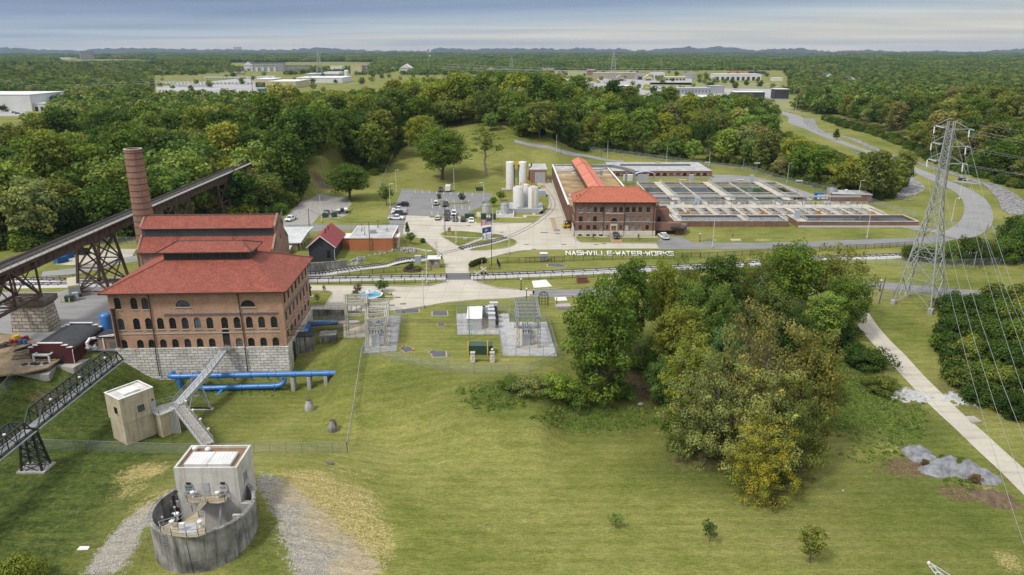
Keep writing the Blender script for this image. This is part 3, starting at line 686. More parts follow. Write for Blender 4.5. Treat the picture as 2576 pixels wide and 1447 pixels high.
def d5(tone=None):
 m,N,L,B=nt('foliage' if tone is None else 'foliage_'+tone)
 oi=N.new('ShaderNodeObjectInfo');at=N.new('ShaderNodeVertexColor');at.layer_name='lv'
 sp=N.new('ShaderNodeSeparateColor');L.new(at.outputs[0],sp.inputs[0])
 r=ramp(N,[(0,(.55,.62,.6)),(.35,(.88,.92,.85)),(.7,(1.15,1.1,1.0)),(1,(1.7,1.5,1.0))]);L.new(sp.outputs[0],r.inputs[0])
 col=mix(N,L,1.,oi.outputs['Color']if tone is None else cq[tone],r.outputs[0],'MULTIPLY')
 hv=ramp(N,[(0,(.82,.95,1.0)),(.5,(1,1,1)),(1,(1.16,1.05,.85))]);L.new(sp.outputs[1],hv.inputs[0])
 col=mix(N,L,1.,col,hv.outputs[0],'MULTIPLY')
 rv=ramp(N,[(0,(.74,.82,.86)),(.5,(1,1,1)),(1,(1.22,1.2,1.0))]);L.new(oi.outputs['Random'],rv.inputs[0])
 col=mix(N,L,1.,col,rv.outputs[0],'MULTIPLY')
 d=N.new('ShaderNodeBsdfDiffuse');t=N.new('ShaderNodeBsdfTranslucent');ms=N.new('ShaderNodeMixShader');ms.inputs[0].default_value=.28
 L.new(col,d.inputs[0]);L.new(mix(N,L,1.,col,(1.25,1.2,.7),'MULTIPLY'),t.inputs[0]);L.new(d.outputs[0],ms.inputs[1]);L.new(t.outputs[0],ms.inputs[2])
 L.new(ms.outputs[0],N['Material Output'].inputs[0]);N.remove(B)
 return m
e6={}
def bu(me,tone):
 q=bpy.data.objects.new('kind',me)
 if tone not in e6:e6[tone]=d5(tone)
 q.material_slots[0].link='OBJECT';q.material_slots[0].material=e6[tone];return q
M_LEAF=d5()
M_BARK=mat('bark',(.13,.105,.08),(.07,.058,.045),3,.95)
db=mat('pale_bark',(.38,.35,.30),(.20,.18,.15),1.2,.9)
def bf(name,dc,n,size,rng,flat=.35,col=None):
 c=np.array([p[0]for p in dc]);r=np.array([p[1]for p in dc])
 vol=(r.prod(1))**.67;cnt=np.maximum(8,(n*vol/vol.sum())).astype(int)
 idx=np.repeat(np.arange(len(dc)),cnt);k=len(idx)
 d=rng.normal(size=(k,3));d/=np.linalg.norm(d,axis=1)[:,None]
 rad=(.42+.62*rng.random(k)**.6)
 rad+=(rng.random(k)<.12)*rng.random(k)*.38
 pos=c[idx]+d*r[idx]*rad[:,None]
 nrm=d*1.05+np.array((0,0,flat))+rng.normal(size=(k,3))*.42
 nrm/=np.linalg.norm(nrm,axis=1)[:,None]
 a=np.cross(nrm,rng.normal(size=(k,3)));a/=np.linalg.norm(a,axis=1)[:,None];b=np.cross(nrm,a)
 s=size*(.55+.8*rng.random(k));s2=s*(.5+.5*rng.random(k))
 v=np.empty((k,4,3))
 v[:,0]=pos-a*s[:,None];v[:,1]=pos-b*s2[:,None];v[:,2]=pos+a*s[:,None];v[:,3]=pos+b*s2[:,None]
 v[:,2]+=nrm*(s*-.25)[:,None]
 me=bpy.data.meshes.new(name)
 me.vertices.add(k*4);me.vertices.foreach_set('co',v.ravel())
 me.loops.add(k*4);me.loops.foreach_set('vertex_index',np.arange(k*4,dtype=np.int32))
 me.polygons.add(k);me.polygons.foreach_set('loop_start',np.arange(0,k*4,4,dtype=np.int32));me.polygons.foreach_set('loop_total',np.full(k,4,dtype=np.int32))
 me.update(calc_edges=True)
 pv=rng.random(len(dc))
 lv=np.clip(.55*rng.random(k)+.45*pv[idx],0,1);hv=np.clip(.65*rng.random(len(dc))[idx]+.35*rng.random(k),0,1)
 ca=me.color_attributes.new('lv','FLOAT_COLOR','POINT')
 cc=np.zeros((k,4,4),dtype=np.float32);cc[:,:,0]=lv[:,None];cc[:,:,1]=hv[:,None];cc[:,:,3]=1
 ca.data.foreach_set('color',cc.ravel())
 me.materials.append(M_LEAF)
 return me
def crown_puffs(rng,n,zc,rx,rz,pr=(.26,.42),fill=.75,lump=.22,lean=0.,shape=1.):
 out=[]
 for i in range(n):
  z=1-2*(i+.5)/n;z=max(-.86,z)
  ph=i*2.39996+rng.random()*.9
  q=math.sqrt(max(0,1-z*z));f=fill*(1-lump+2*lump*rng.random())
  w_=q*f
  if shape!=1.:w_*=(1-(z*.5+.5))**(shape-1)*1.2 if shape>1 else 1
  c=np.array((math.cos(ph)*w_*rx+lean*(z+1),math.sin(ph)*w_*rx,zc+z*f*rz))
  p=pr[0]+(pr[1]-pr[0])*rng.random()
  out.append((c,np.array((p*rx*(.85+.3*rng.random()),p*rx*(.85+.3*rng.random()),p*min(rx,rz)*(.6+.3*rng.random())))))
 m=max(3,n//6)
 for i in range(m):
  c=np.array(((rng.random()-.5)*rx*.5,(rng.random()-.5)*rx*.5,zc+(rng.random()-.45)*rz));p=pr[1]*1.15
  out.append((c,np.array((p*rx,p*rx,p*min(rx,rz)*.9))))
 return out
def trunk_mb(dc,zc,H,r0,rng,limbs=9,bend=.4):
 b=MB();pts=[(0,0,-.5)];k=6
 ox=oy=0
 for i in range(1,k+1):
  ox+=(rng.random()-.5)*bend;oy+=(rng.random()-.5)*bend;pts.append((ox,oy,H*.82*i/k))
 b.tube(pts,[r0*1.25]+[r0*(1-.13*i)for i in range(1,k+1)],7)
 fk=sorted(dc,key=lambda p:p[0][2])
 step=max(1,len(fk)//limbs)
 for c,r in fk[::step]:
  zs=min(H*.75,max(H*.12,c[2]-.55*math.hypot(c[0],c[1])-.6))
  t=zs/(H*.82)*k;i=min(int(t),k-1);f=t-i
  s=Ve(pts[i]).lerp(Ve(pts[i+1]),f)if i+1<len(pts)else Ve(pts[-1])
  e=Ve(c);md=s.lerp(e,.5)+Ve(((rng.random()-.5)*.8,(rng.random()-.5)*.8,-.08*(e-s).length))
  rr=r0*(1-.8*zs/H)*.55
  b.tube([s,md,e],[rr,rr*.65,rr*.25],5,False)
 return b
def af(seed,H,rx,cz,rz,n,leaves,size,r0=.3,pr=(.26,.42),lump=.22,fill=.75,bark=None,limbs=9,shape=1.,bend=.4,flat=.35):
 rng=np.random.default_rng(seed)
 pf=crown_puffs(rng,n,cz,rx,rz,pr,fill,lump,0,shape)
 lm=bf('crown',pf,leaves,size,rng,flat)
 tb=trunk_mb(pf,cz,H,r0,rng,limbs,bend)
 return lm,tb,(bark or M_BARK),H,rx
d6={'round':af(1,17,6.6,10.2,6.8,40,4000,.46,pr=(.22,.40),lump=.28),'oak':af(2,20,7.8,11.6,8.0,52,4700,.49,.4,pr=(.2,.38),lump=.34),'tall':af(3,23,5.8,13.3,9.6,52,4400,.46,.35,pr=(.24,.42),lump=.32),'loose':af(4,19,6.6,11.5,7.2,40,2700,.42,.3,pr=(.18,.32),lump=.42,fill=.9,limbs=22,bend=.9),'dense':af(5,16,5.8,9.2,6.4,36,4000,.45,.3,pr=(.24,.42),lump=.28),'broad':af(6,15,7.8,9.0,5.8,46,4200,.46,.4,pr=(.2,.38),lump=.34),'bush':af(7,4.4,3.0,2.0,2.3,20,1300,.27,.08,pr=(.28,.48),limbs=4),}
NEAR={'full':af(31,20,6.2,10.0,9.6,84,19000,.22,.34,pr=(.18,.32),lump=.36,limbs=22),'veil':af(32,17,6.6,8.8,8.3,96,16000,.18,.3,pr=(.14,.27),lump=.44,fill=.94,limbs=34,bend=1.1),'oak':af(21,20,7.0,11.2,8.0,74,17000,.235,.42,pr=(.2,.34),lump=.3,limbs=18),'round':af(22,17,6.4,9.8,6.6,66,16000,.225,.32,pr=(.2,.34),lump=.26,limbs=16),'loose':af(23,18,6.2,10.6,7.2,60,8500,.2,.3,pr=(.16,.30),lump=.4,fill=.9,limbs=30,bend=1.0),'tall':af(24,21,5.0,12.2,8.8,66,14500,.225,.32,pr=(.22,.36),lump=.3,limbs=18),'airy':af(25,17,6.8,9.6,6.8,84,14000,.19,.34,pr=(.15,.28),lump=.42,fill=.92,limbs=32,bend=1.1),'bush':af(26,3.6,3.0,1.5,2.0,26,5200,.13,.07,pr=(.26,.42),lump=.32,limbs=6),'young':af(27,7,2.0,4.1,2.9,30,1900,.15,.09,pr=(.2,.36),lump=.34,limbs=14),'sprig':af(28,3.4,1.0,2.1,1.3,16,420,.13,.05,pr=(.24,.4),lump=.4,limbs=8),'conifer':af(29,8,1.9,4.2,3.9,46,1700,.2,.12,pr=(.2,.34),lump=.12,limbs=4,shape=1.9,bend=.1),'thin':af(30,21,3.4,14.8,5.6,22,1100,.3,.3,pr=(.2,.34),lump=.5,fill=.95,bark=db,limbs=16,bend=.8),}
cq={'dark':(.046,.078,.020),'mid':(.082,.124,.026),'olive':(.118,.138,.036),'yellowgreen':(.165,.19,.036),'light':(.125,.178,.045),'gold':(.15,.145,.04),'yellow':(.225,.21,.036),'blue':(.075,.13,.058),'pale':(.185,.20,.075),'brown':(.155,.15,.06),'rust':(.12,.08,.048)}
cq={k:tuple(1.24*q for q in c)for k,c in cq.items()}
b5={}
def tree(kind,p,label,color,H=None,rad=None,cat='tree',group=None,rz=None,near=False,name=None):
 K=(NEAR if near else d6)[kind]
 key=(kind,near)
 sz=(H/K[3])if H else 1.;sr=(rad/K[4])if rad else sz
 name=name or('bush' if kind=='bush' else 'tree')
 col=(*color,1)
 rz=rnd.uniform(0,6.28)if rz is None else rz
 if key not in b5:
  root=T(name,label,cat,p,rz,group)
  c=bpy.data.objects.new('crown',K[0]);COL.objects.link(c);c.parent=root
  t=K[1].build('trunk',K[2],root,smooth=True,uv=False)
  b5[key]=(c.data,t.data)
 else:
  root=T(name,label,cat,p,rz,group)
  for nm,me in zip(('crown','trunk'),b5[key]):
   c=bpy.data.objects.new(nm,me);COL.objects.link(c);c.parent=root
 root.scale=(sr,sr,sz)
 for c in root.children:
  if c.name.startswith('crown'):c.color=col
 return root
def jit(c,a=.14):
 k=1+rnd.uniform(-a,a);return(c[0]*k*(1+rnd.uniform(-a,a)*.5),c[1]*k,c[2]*k*(1+rnd.uniform(-a,a)))
def bj(kind,X,Yb,Yt,wpx,color,label,near=True,cat='tree',group=None,Xb=None,name=None):
 g=G(X if Xb is None else Xb,Yb);top=Dy(X,Yt,g.y);H=max(1.,top.z-g.z)
 Z=g.y/(CP-((Yb+Yt)/2-723.5)/F*SP);rad=wpx/2/F*Z
 if Xb is None:pass
 return tree(kind,g,label,jit(cq[color],.06)if isinstance(color,str)else color,H,rad,cat,group,near=near,name=name)
GR='trees of the grove on the river slope'
for a in[('full',1512,1000,692,215,'mid','tall olive tree with bare dead limbs at the left end of the grove'),('tall',1578,900,636,120,'mid','slender green tree behind the leftmost tall tree of the grove'),('round',1655,862,640,105,'yellowgreen','yellow-green tree rising in front of the track near the last letters of the lawn sign'),('loose',1718,838,655,110,'olive','thin olive tree between two leafier trees at the back of the grove'),('tall',1800,850,628,130,'dark','dark tree at the back of the grove hiding part of the track'),('airy',1880,815,640,130,'olive','open-branched tree with a dark leaning trunk at the back of the grove'),('oak',1975,800,592,190,'mid','highest green tree at the back of the grove, reaching the plant road'),('airy',2085,795,622,170,'olive','sparse feathery tree at the back right of the grove'),('round',1725,872,690,110,'light','pale green tree in the middle of the grove, left of its twin'),('round',1800,905,698,100,'light','pale green tree with a white leaning trunk in the middle of the grove'),('tall',1925,905,704,130,'olive','olive tree with a white sycamore trunk in the middle of the grove'),('round',2120,850,685,130,'mid','dark-limbed tree leaning over the concrete path at the right of the grove'),('tall',2062,890,722,120,'light','bright green tree on the right flank of the grove'),('round',1705,950,758,170,'olive','yellowish tree in the centre of the grove'),('full',1985,960,775,150,'dark','dark shaded tree below the bright green one on the right flank'),('round',1815,985,808,105,'blue','blue-green round tree in the heart of the grove'),('full',1728,1075,838,150,'yellowgreen','bright yellow-green tree at the front left of the grove'),('veil',1890,1140,812,225,'brown','half-bare brownish tree in the front of the grove'),('full',2012,1140,822,190,'gold','golden-brown tree at the front right of the grove'),('oak',2040,1020,850,130,'olive','olive tree against the ivy bank at the right of the grove'),('veil',1775,1150,915,215,'pale','pale olive tree with drooping branches at the front left of the grove'),('veil',1900,1195,955,230,'pale','grey-green thinning tree in the front row of the grove'),('veil',1990,1200,980,170,'olive','olive tree with a forked dark trunk in the front row of the grove'),('veil',1905,1252,1080,175,'yellow','yellow autumn tree above the black bench'),('full',1668,1020,895,110,'light','low olive tree at the left edge of the front grove'),]:bj(*(a[:4]+(a[4]*.86,)+a[5:]),group=GR)
b=MB();g=G(1492,985);r2=random.Random(3)
tp=[g+Ve((0,-1.5,-.3)),g+Ve((.3,-1.4,5)),g+Ve((-.2,-1.2,9)),g+Ve((.4,-1.6,13.5)),g+Ve((.6,-1.4,19.6))]
b.tube(tp,[.42,.36,.26,.2,.06],7)
for k in range(26):
 t=r2.uniform(.3,.97);s=tp[0].lerp(tp[-1],t);a=r2.uniform(-.4,3.5);ln=r2.uniform(1.5,5.2)*(1.15-t*.6)
 e=s+Ve((math.cos(a)*ln,-abs(math.sin(a))*ln*.6,r2.uniform(.2,2.2)))
 b.tube([s,s.lerp(e,.5)+Ve((0,0,.3)),e],[.1,.06,.02],4,False)
 for j in range(3):b.tube([s.lerp(e,.4+.2*j),e+Ve((r2.uniform(-1,1),r2.uniform(-.6,.3),r2.uniform(.1,1.3)))],[.04,.012],3,False)
tag(b.build('dead_tree',db,smooth=True),'bare grey dead trunk with broken limbs in front of the leftmost tree of the grove','dead tree')
BG_='bushes round the grove'
for a in[('bush',1330,985,948,90,'pale','flowering bush below the bend of the chain link fence'),('bush',1395,990,940,100,'light','pale green bush at the foot of the left grove'),('bush',1450,1012,960,100,'mid','leafy bush under the dead tree'),('bush',1285,972,950,70,'mid','first low bush below the curved fence'),('bush',1560,1000,960,80,'mid','green bush in the shade left of the brush pile'),('bush',1690,1080,1030,100,'mid','green bush at the front left foot of the grove'),('bush',1715,1130,1080,80,'olive','olive bush near the white marker post'),('bush',2140,905,860,100,'dark','ivy-covered bush on the bank left of the concrete path'),('bush',2185,925,875,110,'dark','dark bush on the bank nearest the concrete path'),('bush',2215,985,945,80,'olive','brown-tipped bush beside the left gravel apron'),('bush',2110,860,815,110,'dark','dark bush at the upper end of the ivy bank'),('bush',1770,1000,955,110,'dark','dark bush among the trunks of the middle grove'),('bush',1640,930,885,110,'dark','dark undergrowth bush behind the brush pile'),('bush',1860,1010,960,120,'dark','dark bush under the brownish tree'),]:bj(*a,cat='bush',group=BG_)
HB='bushes of the thicket right of the concrete path'
hb=[(2395,785,735,90),(2450,800,742,110),(2520,815,750,110),(2570,830,745,120),(2420,850,790,110),(2490,870,800,120),(2560,890,800,130),(2440,905,845,100),(2505,930,855,120),(2570,950,860,130),(2470,965,905,90),(2530,995,920,110),(2590,1020,920,120),(2550,1050,980,80),(2640,900,790,150),(2650,1000,880,150)]
for i,(X,Yb,Yt,w_)in enumerate(hb):bj('bush',X,Yb,Yt,w_,['dark','dark','mid','olive'][i%4],['dark green','dense ivy-clad','mid green','olive'][i%4]+' bush in the thicket right of the concrete path',cat='bush',group=HB)
for i,(X,Yb,Yt,w_)in enumerate([(2290,655,615,50),(2330,655,618,60),(2385,660,605,70),(2440,662,590,70),(2480,660,610,70),(2530,660,590,90),(2575,655,560,120),(2560,610,540,110),(2620,640,540,140)]):
 bj('bush',X,Yb,Yt,w_,['dark','dark','mid'][i%3],['dark','deep green','mid green'][i%3]+' bush along the fence behind the lattice pylon',cat='bush',group='bushes behind the lattice pylon')
for a in[('oak',880,503,404,116,'mid','broad green tree with yellow top beside the gravel lot'),('oak',1113,452,306,138,'mid','big dark round tree on the slope above the parking lot'),('round',1062,395,283,92,'yellowgreen','yellow-green tree behind the big dark round tree'),('thin',1224,442,314,84,'olive','thin tree with a tall pale bare trunk on the slope'),('young',971,517,460,42,'mid','small green tree beside the white lamp post left of the parking lot'),('conifer',1025,590,556,17,'dark','small pointed conifer beside the orange brick building'),('young',1034,612,582,28,'mid','small rounded tree on the bank right of the orange brick building'),('bush',1064,611,598,14,'dark','small bush above the tracks on the bank'),('young',1105,507,484,14,'dark','left young tree on the parking lot island'),('young',1162,511,482,19,'dark','right young tree on the parking lot island'),('young',1242,519,493,21,'mid','small tree beside the left grey tank'),('young',1260,505,479,26,'mid','small tree beside the white silos'),('young',895,755,726,20,'rust','dark reddish shrub tree left of the fountain'),('young',902,740,711,22,'rust','dark reddish shrub tree behind the fountain'),('young',961,735,701,36,'mid','round green tree right of the fountain'),('bush',958,756,745,24,'mid','low shrub in front of the fountain'),('sprig',816,736,716,10,'dark','thin young tree nearer the tracks in the small lawn by the pump house'),('sprig',799,762,739,11,'dark','thin young tree nearest the retaining wall in the small lawn by the pump house'),('sprig',1492,604,588,7,'mid','young tree left of the filter building steps'),('sprig',1606,604,587,7,'mid','young tree right of the filter building steps'),('sprig',1781,1362,1308,40,'dark','dark green sapling alone on the lower lawn'),('young',2038,1418,1313,66,'olive','taller olive sapling on the lower lawn'),('sprig',1546,1328,1290,34,'light','small bright green sapling on the lower lawn'),('bush',55,1478,1402,130,'yellowgreen','yellow-green bush cut off by the bottom left corner'),('sprig',905,607,590,8,'light','weedy sapling behind the dark grey gabled house'),]:bj(*a)
bj('conifer',2103,352,322,22,'dark','small dark cedar beside the valley road',near=True)
def cs(x,y,poly):
 c=False;j=len(poly)-1
 for i in range(len(poly)):
  xi,yi=poly[i];xj,yj=poly[j]
  if(yi>y)!=(yj>y)and x<(xj-xi)*(y-yi)/(yj-yi)+xi:c=not c
  j=i
 return c
g2=lambda pts:[tuple(G(x,y)[:2])for x,y in pts]
dl=g2([(-250,640),(0,636),(130,625),(230,610),(330,600),(430,585),(560,552),(690,540),(720,520),(755,452),(800,438),(860,430),(905,425),(940,438),(982,385),(1015,345),(1060,326),(1110,322)])+[(20,452),(60,600),(-120,640),(-250,560),(-215,430),(-330,400),(-330,300)]
dd=g2([(1180,322),(1240,330),(1290,344),(1345,356),(1480,376),(1620,392),(1760,411),(1890,425),(1975,452),(2100,485),(2230,518),(2236,505),(2225,490),(2268,476),(2272,455),(2236,430),(2165,408),(2085,390),(1995,352),(1925,322)])+[(180,620),(120,640),(30,600),(0,470)]
dn=g2([(2120,300),(2170,322),(2250,346),(2330,385),(2400,425),(2480,445),(2560,470),(2640,520)])+[(300,230),(420,300),(520,520),(400,640),(300,640)]
ribs_keep=[g2([(230,352),(320,322),(470,275),(500,262),(520,275),(420,312),(330,345)])]
def du(p):
 z=p[1]*CP-(p[2]-CH)*SP;yv=-(p[1]*SP+(p[2]-CH)*CP)
 return 1288+F*p[0]/z,723.5+F*yv/z
e7=[]
rw=random.Random(11)
def d3(poly,dist,tries,zone):
 xs=[p[0]for p in poly];ys=[p[1]for p in poly];grid={}
 for _ in range(tries):
  x,y=rw.uniform(min(xs),max(xs)),rw.uniform(min(ys),max(ys))
  if not cs(x,y,poly)or any(cs(x,y,q)for q in ribs_keep):continue
  d_=dist*(1+max(0,y-350)/900)
  k=(int(x//d_),int(y//d_))
  if any((x-a)**2+(y-b_)**2<d_*d_ for i in(-1,0,1)for j in(-1,0,1)for a,b_ in grid.get((k[0]+i,k[1]+j),())):continue
  X,Y=du((x,y,hgt(x,y)+10))
  if X<-260 or X>2840:continue
  grid.setdefault(k,[]).append((x,y));e7.append((x,y,zone))
d3(dl,9.6,16000,'left');d3(dd,9.2,16000,'right');d3(dn,9.6,12000,'hill')
e7.sort(key=lambda s:s[1])
ZL={'left':'in the wood behind the trestle and chimney','ridge':'on the wooded ridge above the parking lot','right':'in the wood behind the settling basins','hill':'on the hillside right of the valley road'}
CN={'dark':'dark green','mid':'mid green','olive':'olive green','yellowgreen':'yellow-green','light':'fresh green','pale':'pale olive','brown':'brownish'}
KN={'round':'round-crowned','oak':'big spreading','tall':'tall narrow','loose':'thin-leaved','dense':'dense','broad':'wide low'}
cw=[]
fm={'left':105,'ridge':75,'right':75,'hill':45}
for x,y,zn in e7:
 z2='ridge' if zn=='left' and x>-75 and y>360 else zn
 kind=rw.choices(['round','oak','tall','loose','dense','broad'],[5,5,5,2,4,3])[0]
 tone=rw.choices(['dark','mid','olive','yellowgreen','light','pale','brown'],{'left':[6,5,5,1.6,1.2,1,.6],'ridge':[3,6,4,2.6,3,.6,.2],'right':[3,6,4,2,3,.8,.4],'hill':[4,4,7,1,.8,2,1.5]}[z2])[0]
 s=rw.choice((rw.uniform(.62,.9),rw.uniform(.9,1.15),rw.uniform(1.0,1.3)))*(1.2 if z2=='ridge' else 1.0 if z2=='hill' else.88 if zn=='right' and y<470 and x>70 else(1.12 if y<420 else.85)if zn=='left' else 1)
 if zn=='right' and y>330:
  X_=du((x,y,hgt(x,y)))[0]
  if X_>1930:
   lim=np.interp(X_,(1930,1985,2030,2085,2140,2200,2250,2300),(312,322,345,362,384,412,440,452))+6;K=d6[kind]
   while s>.3 and du((x,y,hgt(x,y)+K[3]*s))[1]<lim:s*=.9
   if s<=.3:continue
 if fm[z2]>0:
  fm[z2]-=1
  K=d6[kind]
  tree(kind,(x,y,hgt(x,y)-.3),'%s %s tree %s'%(KN[kind],CN[tone],ZL[z2]),jit(cq[tone],.16),K[3]*s*rw.uniform(.9,1.1),K[4]*s*1.08,group='trees '+ZL[z2])
 else:cw.append((x,y,s,kind,tone))
def bc(name,pts,bl,label=None):
 me=bpy.data.meshes.new(name);me.from_pydata([p[:3]for p in pts],[],[])
 for nm,ty,k in(('sc','FLOAT',3),('rz','FLOAT',4),('ix','INT',5)):
  a=me.attributes.new(nm,ty,'POINT');a.data.foreach_set('value',[p[k]for p in pts])
 o=bpy.data.objects.new(name,me);COL.objects.link(o);tag(o,kind='stuff')
 pc=bpy.data.collections.new(name+'_kinds')
 for i,q in enumerate(bl):q.name='%s_%02d'%(name,i);pc.objects.link(q)
 g=bpy.data.node_groups.new(name,'GeometryNodeTree')
 g.interface.new_socket('Geometry',in_out='INPUT',socket_type='NodeSocketGeometry');g.interface.new_socket('Geometry',in_out='OUTPUT',socket_type='NodeSocketGeometry')
 n=g.nodes;l=g.links;gi=n.new('NodeGroupInput');go_=n.new('NodeGroupOutput');ip=n.new('GeometryNodeInstanceOnPoints');ci=n.new('GeometryNodeCollectionInfo')
 ci.inputs['Collection'].default_value=pc;ci.inputs['Separate Children'].default_value=True;ci.inputs['Reset Children'].default_value=True
 def att(nm,ty):
  a=n.new('GeometryNodeInputNamedAttribute');a.data_type=ty;a.inputs['Name'].default_value=nm;return a.outputs['Attribute']
 cx=n.new('ShaderNodeCombineXYZ');l.new(att('rz','FLOAT'),cx.inputs[2])
 l.new(gi.outputs[0],ip.inputs['Points']);l.new(ci.outputs[0],ip.inputs['Instance']);ip.inputs['Pick Instance'].default_value=True
 l.new(att('ix','INT'),ip.inputs['Instance Index']);l.new(cx.outputs[0],ip.inputs['Rotation']);l.new(att('sc','FLOAT'),ip.inputs['Scale']);l.new(ip.outputs[0],go_.inputs[0])
 md=o.modifiers.new('scatter','NODES');md.node_group=g
 return o
bl=[];pidx={}
for kind in('round','oak','tall','loose','dense','broad'):
 for tone in('dark','mid','olive','yellowgreen','light','pale','brown'):
  q=bu(d6[kind][0],tone);pidx[(kind,tone)]=len(bl);bl.append(q)
pts=[(x,y,hgt(x,y)-.4,s,rw.uniform(0,6.28),pidx[(k,t)])for x,y,s,k,t in cw]
NKIND=len(bl)
lowi=[]
for sd in range(4):
 lm=af(60+sd,15,7.5,8.5,6.8,14,330,1.25,pr=(.34,.5),lump=.3)[0]
 for tone in('dark','mid','olive','light','dark','mid','pale'):
  q=bu(lm,tone);lowi.append(len(bl));bl.append(q)
for sd in range(3):
 rng=np.random.default_rng(90+sd)
 pf=[(np.array((rng.uniform(-32,32),rng.uniform(-24,24),rng.uniform(5,10))),np.array((rng.uniform(6,9),rng.uniform(6,9),rng.uniform(5,8))))for _ in range(34)]
 lm=bf('stand',pf,1500,2.4,rng)
 for tone in('dark','mid','olive','mid'):
  q=bu(lm,tone);bl.append(q)
NLOW=NKIND+len(lowi)
def clearing_boxes():
 out=[]
 for X0,X1,Ya,Yb_ in((385,1060,190,262),(1060,1420,190,212),(1390,1985,178,275),(1985,2100,240,275),(-120,145,236,340),(-50,330,128,142),(130,420,150,163),(150,330,168,172),(560,950,158,172),(700,860,250,262)):
  a,b_,c,d_=D(X0,Yb_),D(X1,Yb_),D(X0,Ya),D(X1,Ya)
  out.append([(a.x,a.y),(b_.x,b_.y),(d_.x,d_.y),(c.x,c.y)])
 return out
CLEAR=clearing_boxes()
EXTRA_TREES=[]
ROADX=[tuple(W(13,*q,0)[:2])for q in((1010,590),(1000,550),(960,530),(900,515),(820,500),(740,485),(650,472),(560,460))]
fn=[]
for k_,x0_,x1_,yb_ in((11,185,300,210),(11,400,575,258),(11,675,800,268),(11,1030,1310,245),(11,740,820,240),(11,300,520,195),(11,597,695,200),(11,1360,1480,153),(11,1720,1778,135),(11,1797,2280,288),(12,548,645,252),(12,40,130,250),(13,1203,1260,284),(13,1357,1410,308),(13,1527,1660,182),(13,1820,2010,182),(13,312,345,135),(13,450,490,168),(13,2440,2576,166),(11,-20,180,600),(12,185,275,270)):
 a_,c_=W(k_,x0_,yb_,0),W(k_,x1_,yb_,0);fn.append((a_.x-8,c_.x+8,a_.y-.17*a_.y,a_.y+60))
def e8(x,y):
 if any(a_<x<c_ and e_<y<f_ for a_,c_,e_,f_ in fn):return False
 if y<1150 and any(abs(x-q[0])<26 and-26<q[1]-y<75 for q in ROADX):return False
 if any(cs(x,y,q)for q in CLEAR):return False
 if y<660 and(cs(x,y,dl)or cs(x,y,dd)or cs(x,y,dn)):return False
 return True
y=560.
while y<2600:
 st=9.5+(y-560)*.0038
 x=-(.78*y+30)
 while x<.78*y+30:
  px_,py_=x+rw.uniform(-.45,.45)*st,y+rw.uniform(-.45,.45)*st
  if e8(px_,py_)and not(py_<660 and-130<px_<250):
   if not(250<px_<310 and 560<py_<720):
    pts.append((px_,py_,hgt(px_,py_)-.6,rw.uniform(.7,1.15)*(1 if py_<1000 else.68),rw.uniform(0,6.28),rw.choice(lowi)))
  elif rw.random()<.018 and py_>700:pts.append((px_,py_,hgt(px_,py_)-.6,rw.uniform(.45,.85),rw.uniform(0,6.28),rw.choice(lowi)))
  x+=st
 y+=st
while y<9500:
 st=42+(y-2600)*.012
 x=-(.78*y)
 while x<.78*y:
  px_,py_=x+rw.uniform(-.5,.5)*st,y+rw.uniform(-.5,.5)*st
  if e8(px_,py_):pts.append((px_,py_,hgt(px_,py_)-1,rw.uniform(.62,1.25)*(1+(y-2600)/9000),rw.uniform(-.3,.3),NLOW+rw.randrange(12)))
  x+=st
 y+=st*.8
bc('woodland',pts,bl)
up=[]
eo=[]
for tone in('dark','mid','olive','dark'):
 q=bu(d6['bush'][0],tone);eo.append(q)
def edge(line,n,e9,s0,s1):
 q=g2(line)
 for a,b_ in zip(q,q[1:]):
  m=max(1,int(math.hypot(b_[0]-a[0],b_[1]-a[1])*n))
  for k in range(m):
   t=rw.random();x,y=a[0]+(b_[0]-a[0])*t+rw.uniform(-.3,1)*e9*.3,a[1]+(b_[1]-a[1])*t+rw.uniform(-.25,1)*e9
   up.append((x,y,hgt(x,y)-.3,rw.uniform(s0,s1),rw.uniform(0,6.28),rw.randrange(4)))
edge([(-200,640),(0,636),(130,625),(230,610),(330,600),(430,585),(560,552),(690,540),(722,515),(755,452)],.7,8,.7,1.5)
edge([(905,425),(945,440),(985,390),(1015,350)],.5,8,.6,1.2)
edge([(1300,345),(1480,376),(1620,390),(1760,408),(1890,422),(1975,450),(2100,483),(2225,512)],.6,8,.5,1.1)
edge([(2236,500),(2268,474),(2268,455),(2236,428),(2180,402)],.5,5,.5,.9)
edge([(2080,300),(2130,322),(2240,352),(2330,390),(2400,428),(2480,450),(2580,480)],.9,16,.5,1.1)
edge([(2150,325),(2260,365),(2360,410),(2440,445)],.5,8,.25,.5)
for _ in range(170):
 a_,r_=rw.uniform(0,6.28),math.sqrt(rw.random());p=G(2530+math.cos(a_)*r_*165,885+math.sin(a_)*r_*150);up.append((p.x,p.y,p.z-.5,rw.uniform(.45,1.1),rw.uniform(0,6.28),rw.choice((0,0,3,1,2))))
bc('undergrowth',up,eo)
wd=[];fa=[]
for sd,tone in((0,'light'),(1,'light'),(2,'mid'),(3,'pale')):
 rng=np.random.default_rng(40+sd)
 pf=[(np.array((rng.uniform(-.7,.7),rng.uniform(-.7,.7),rng.uniform(.0,.25))),np.array((.45,.45,.3)))for _ in range(6)]
 q=bu(bf('weed',pf,90,.17,rng,.6),tone);fa.append(q)
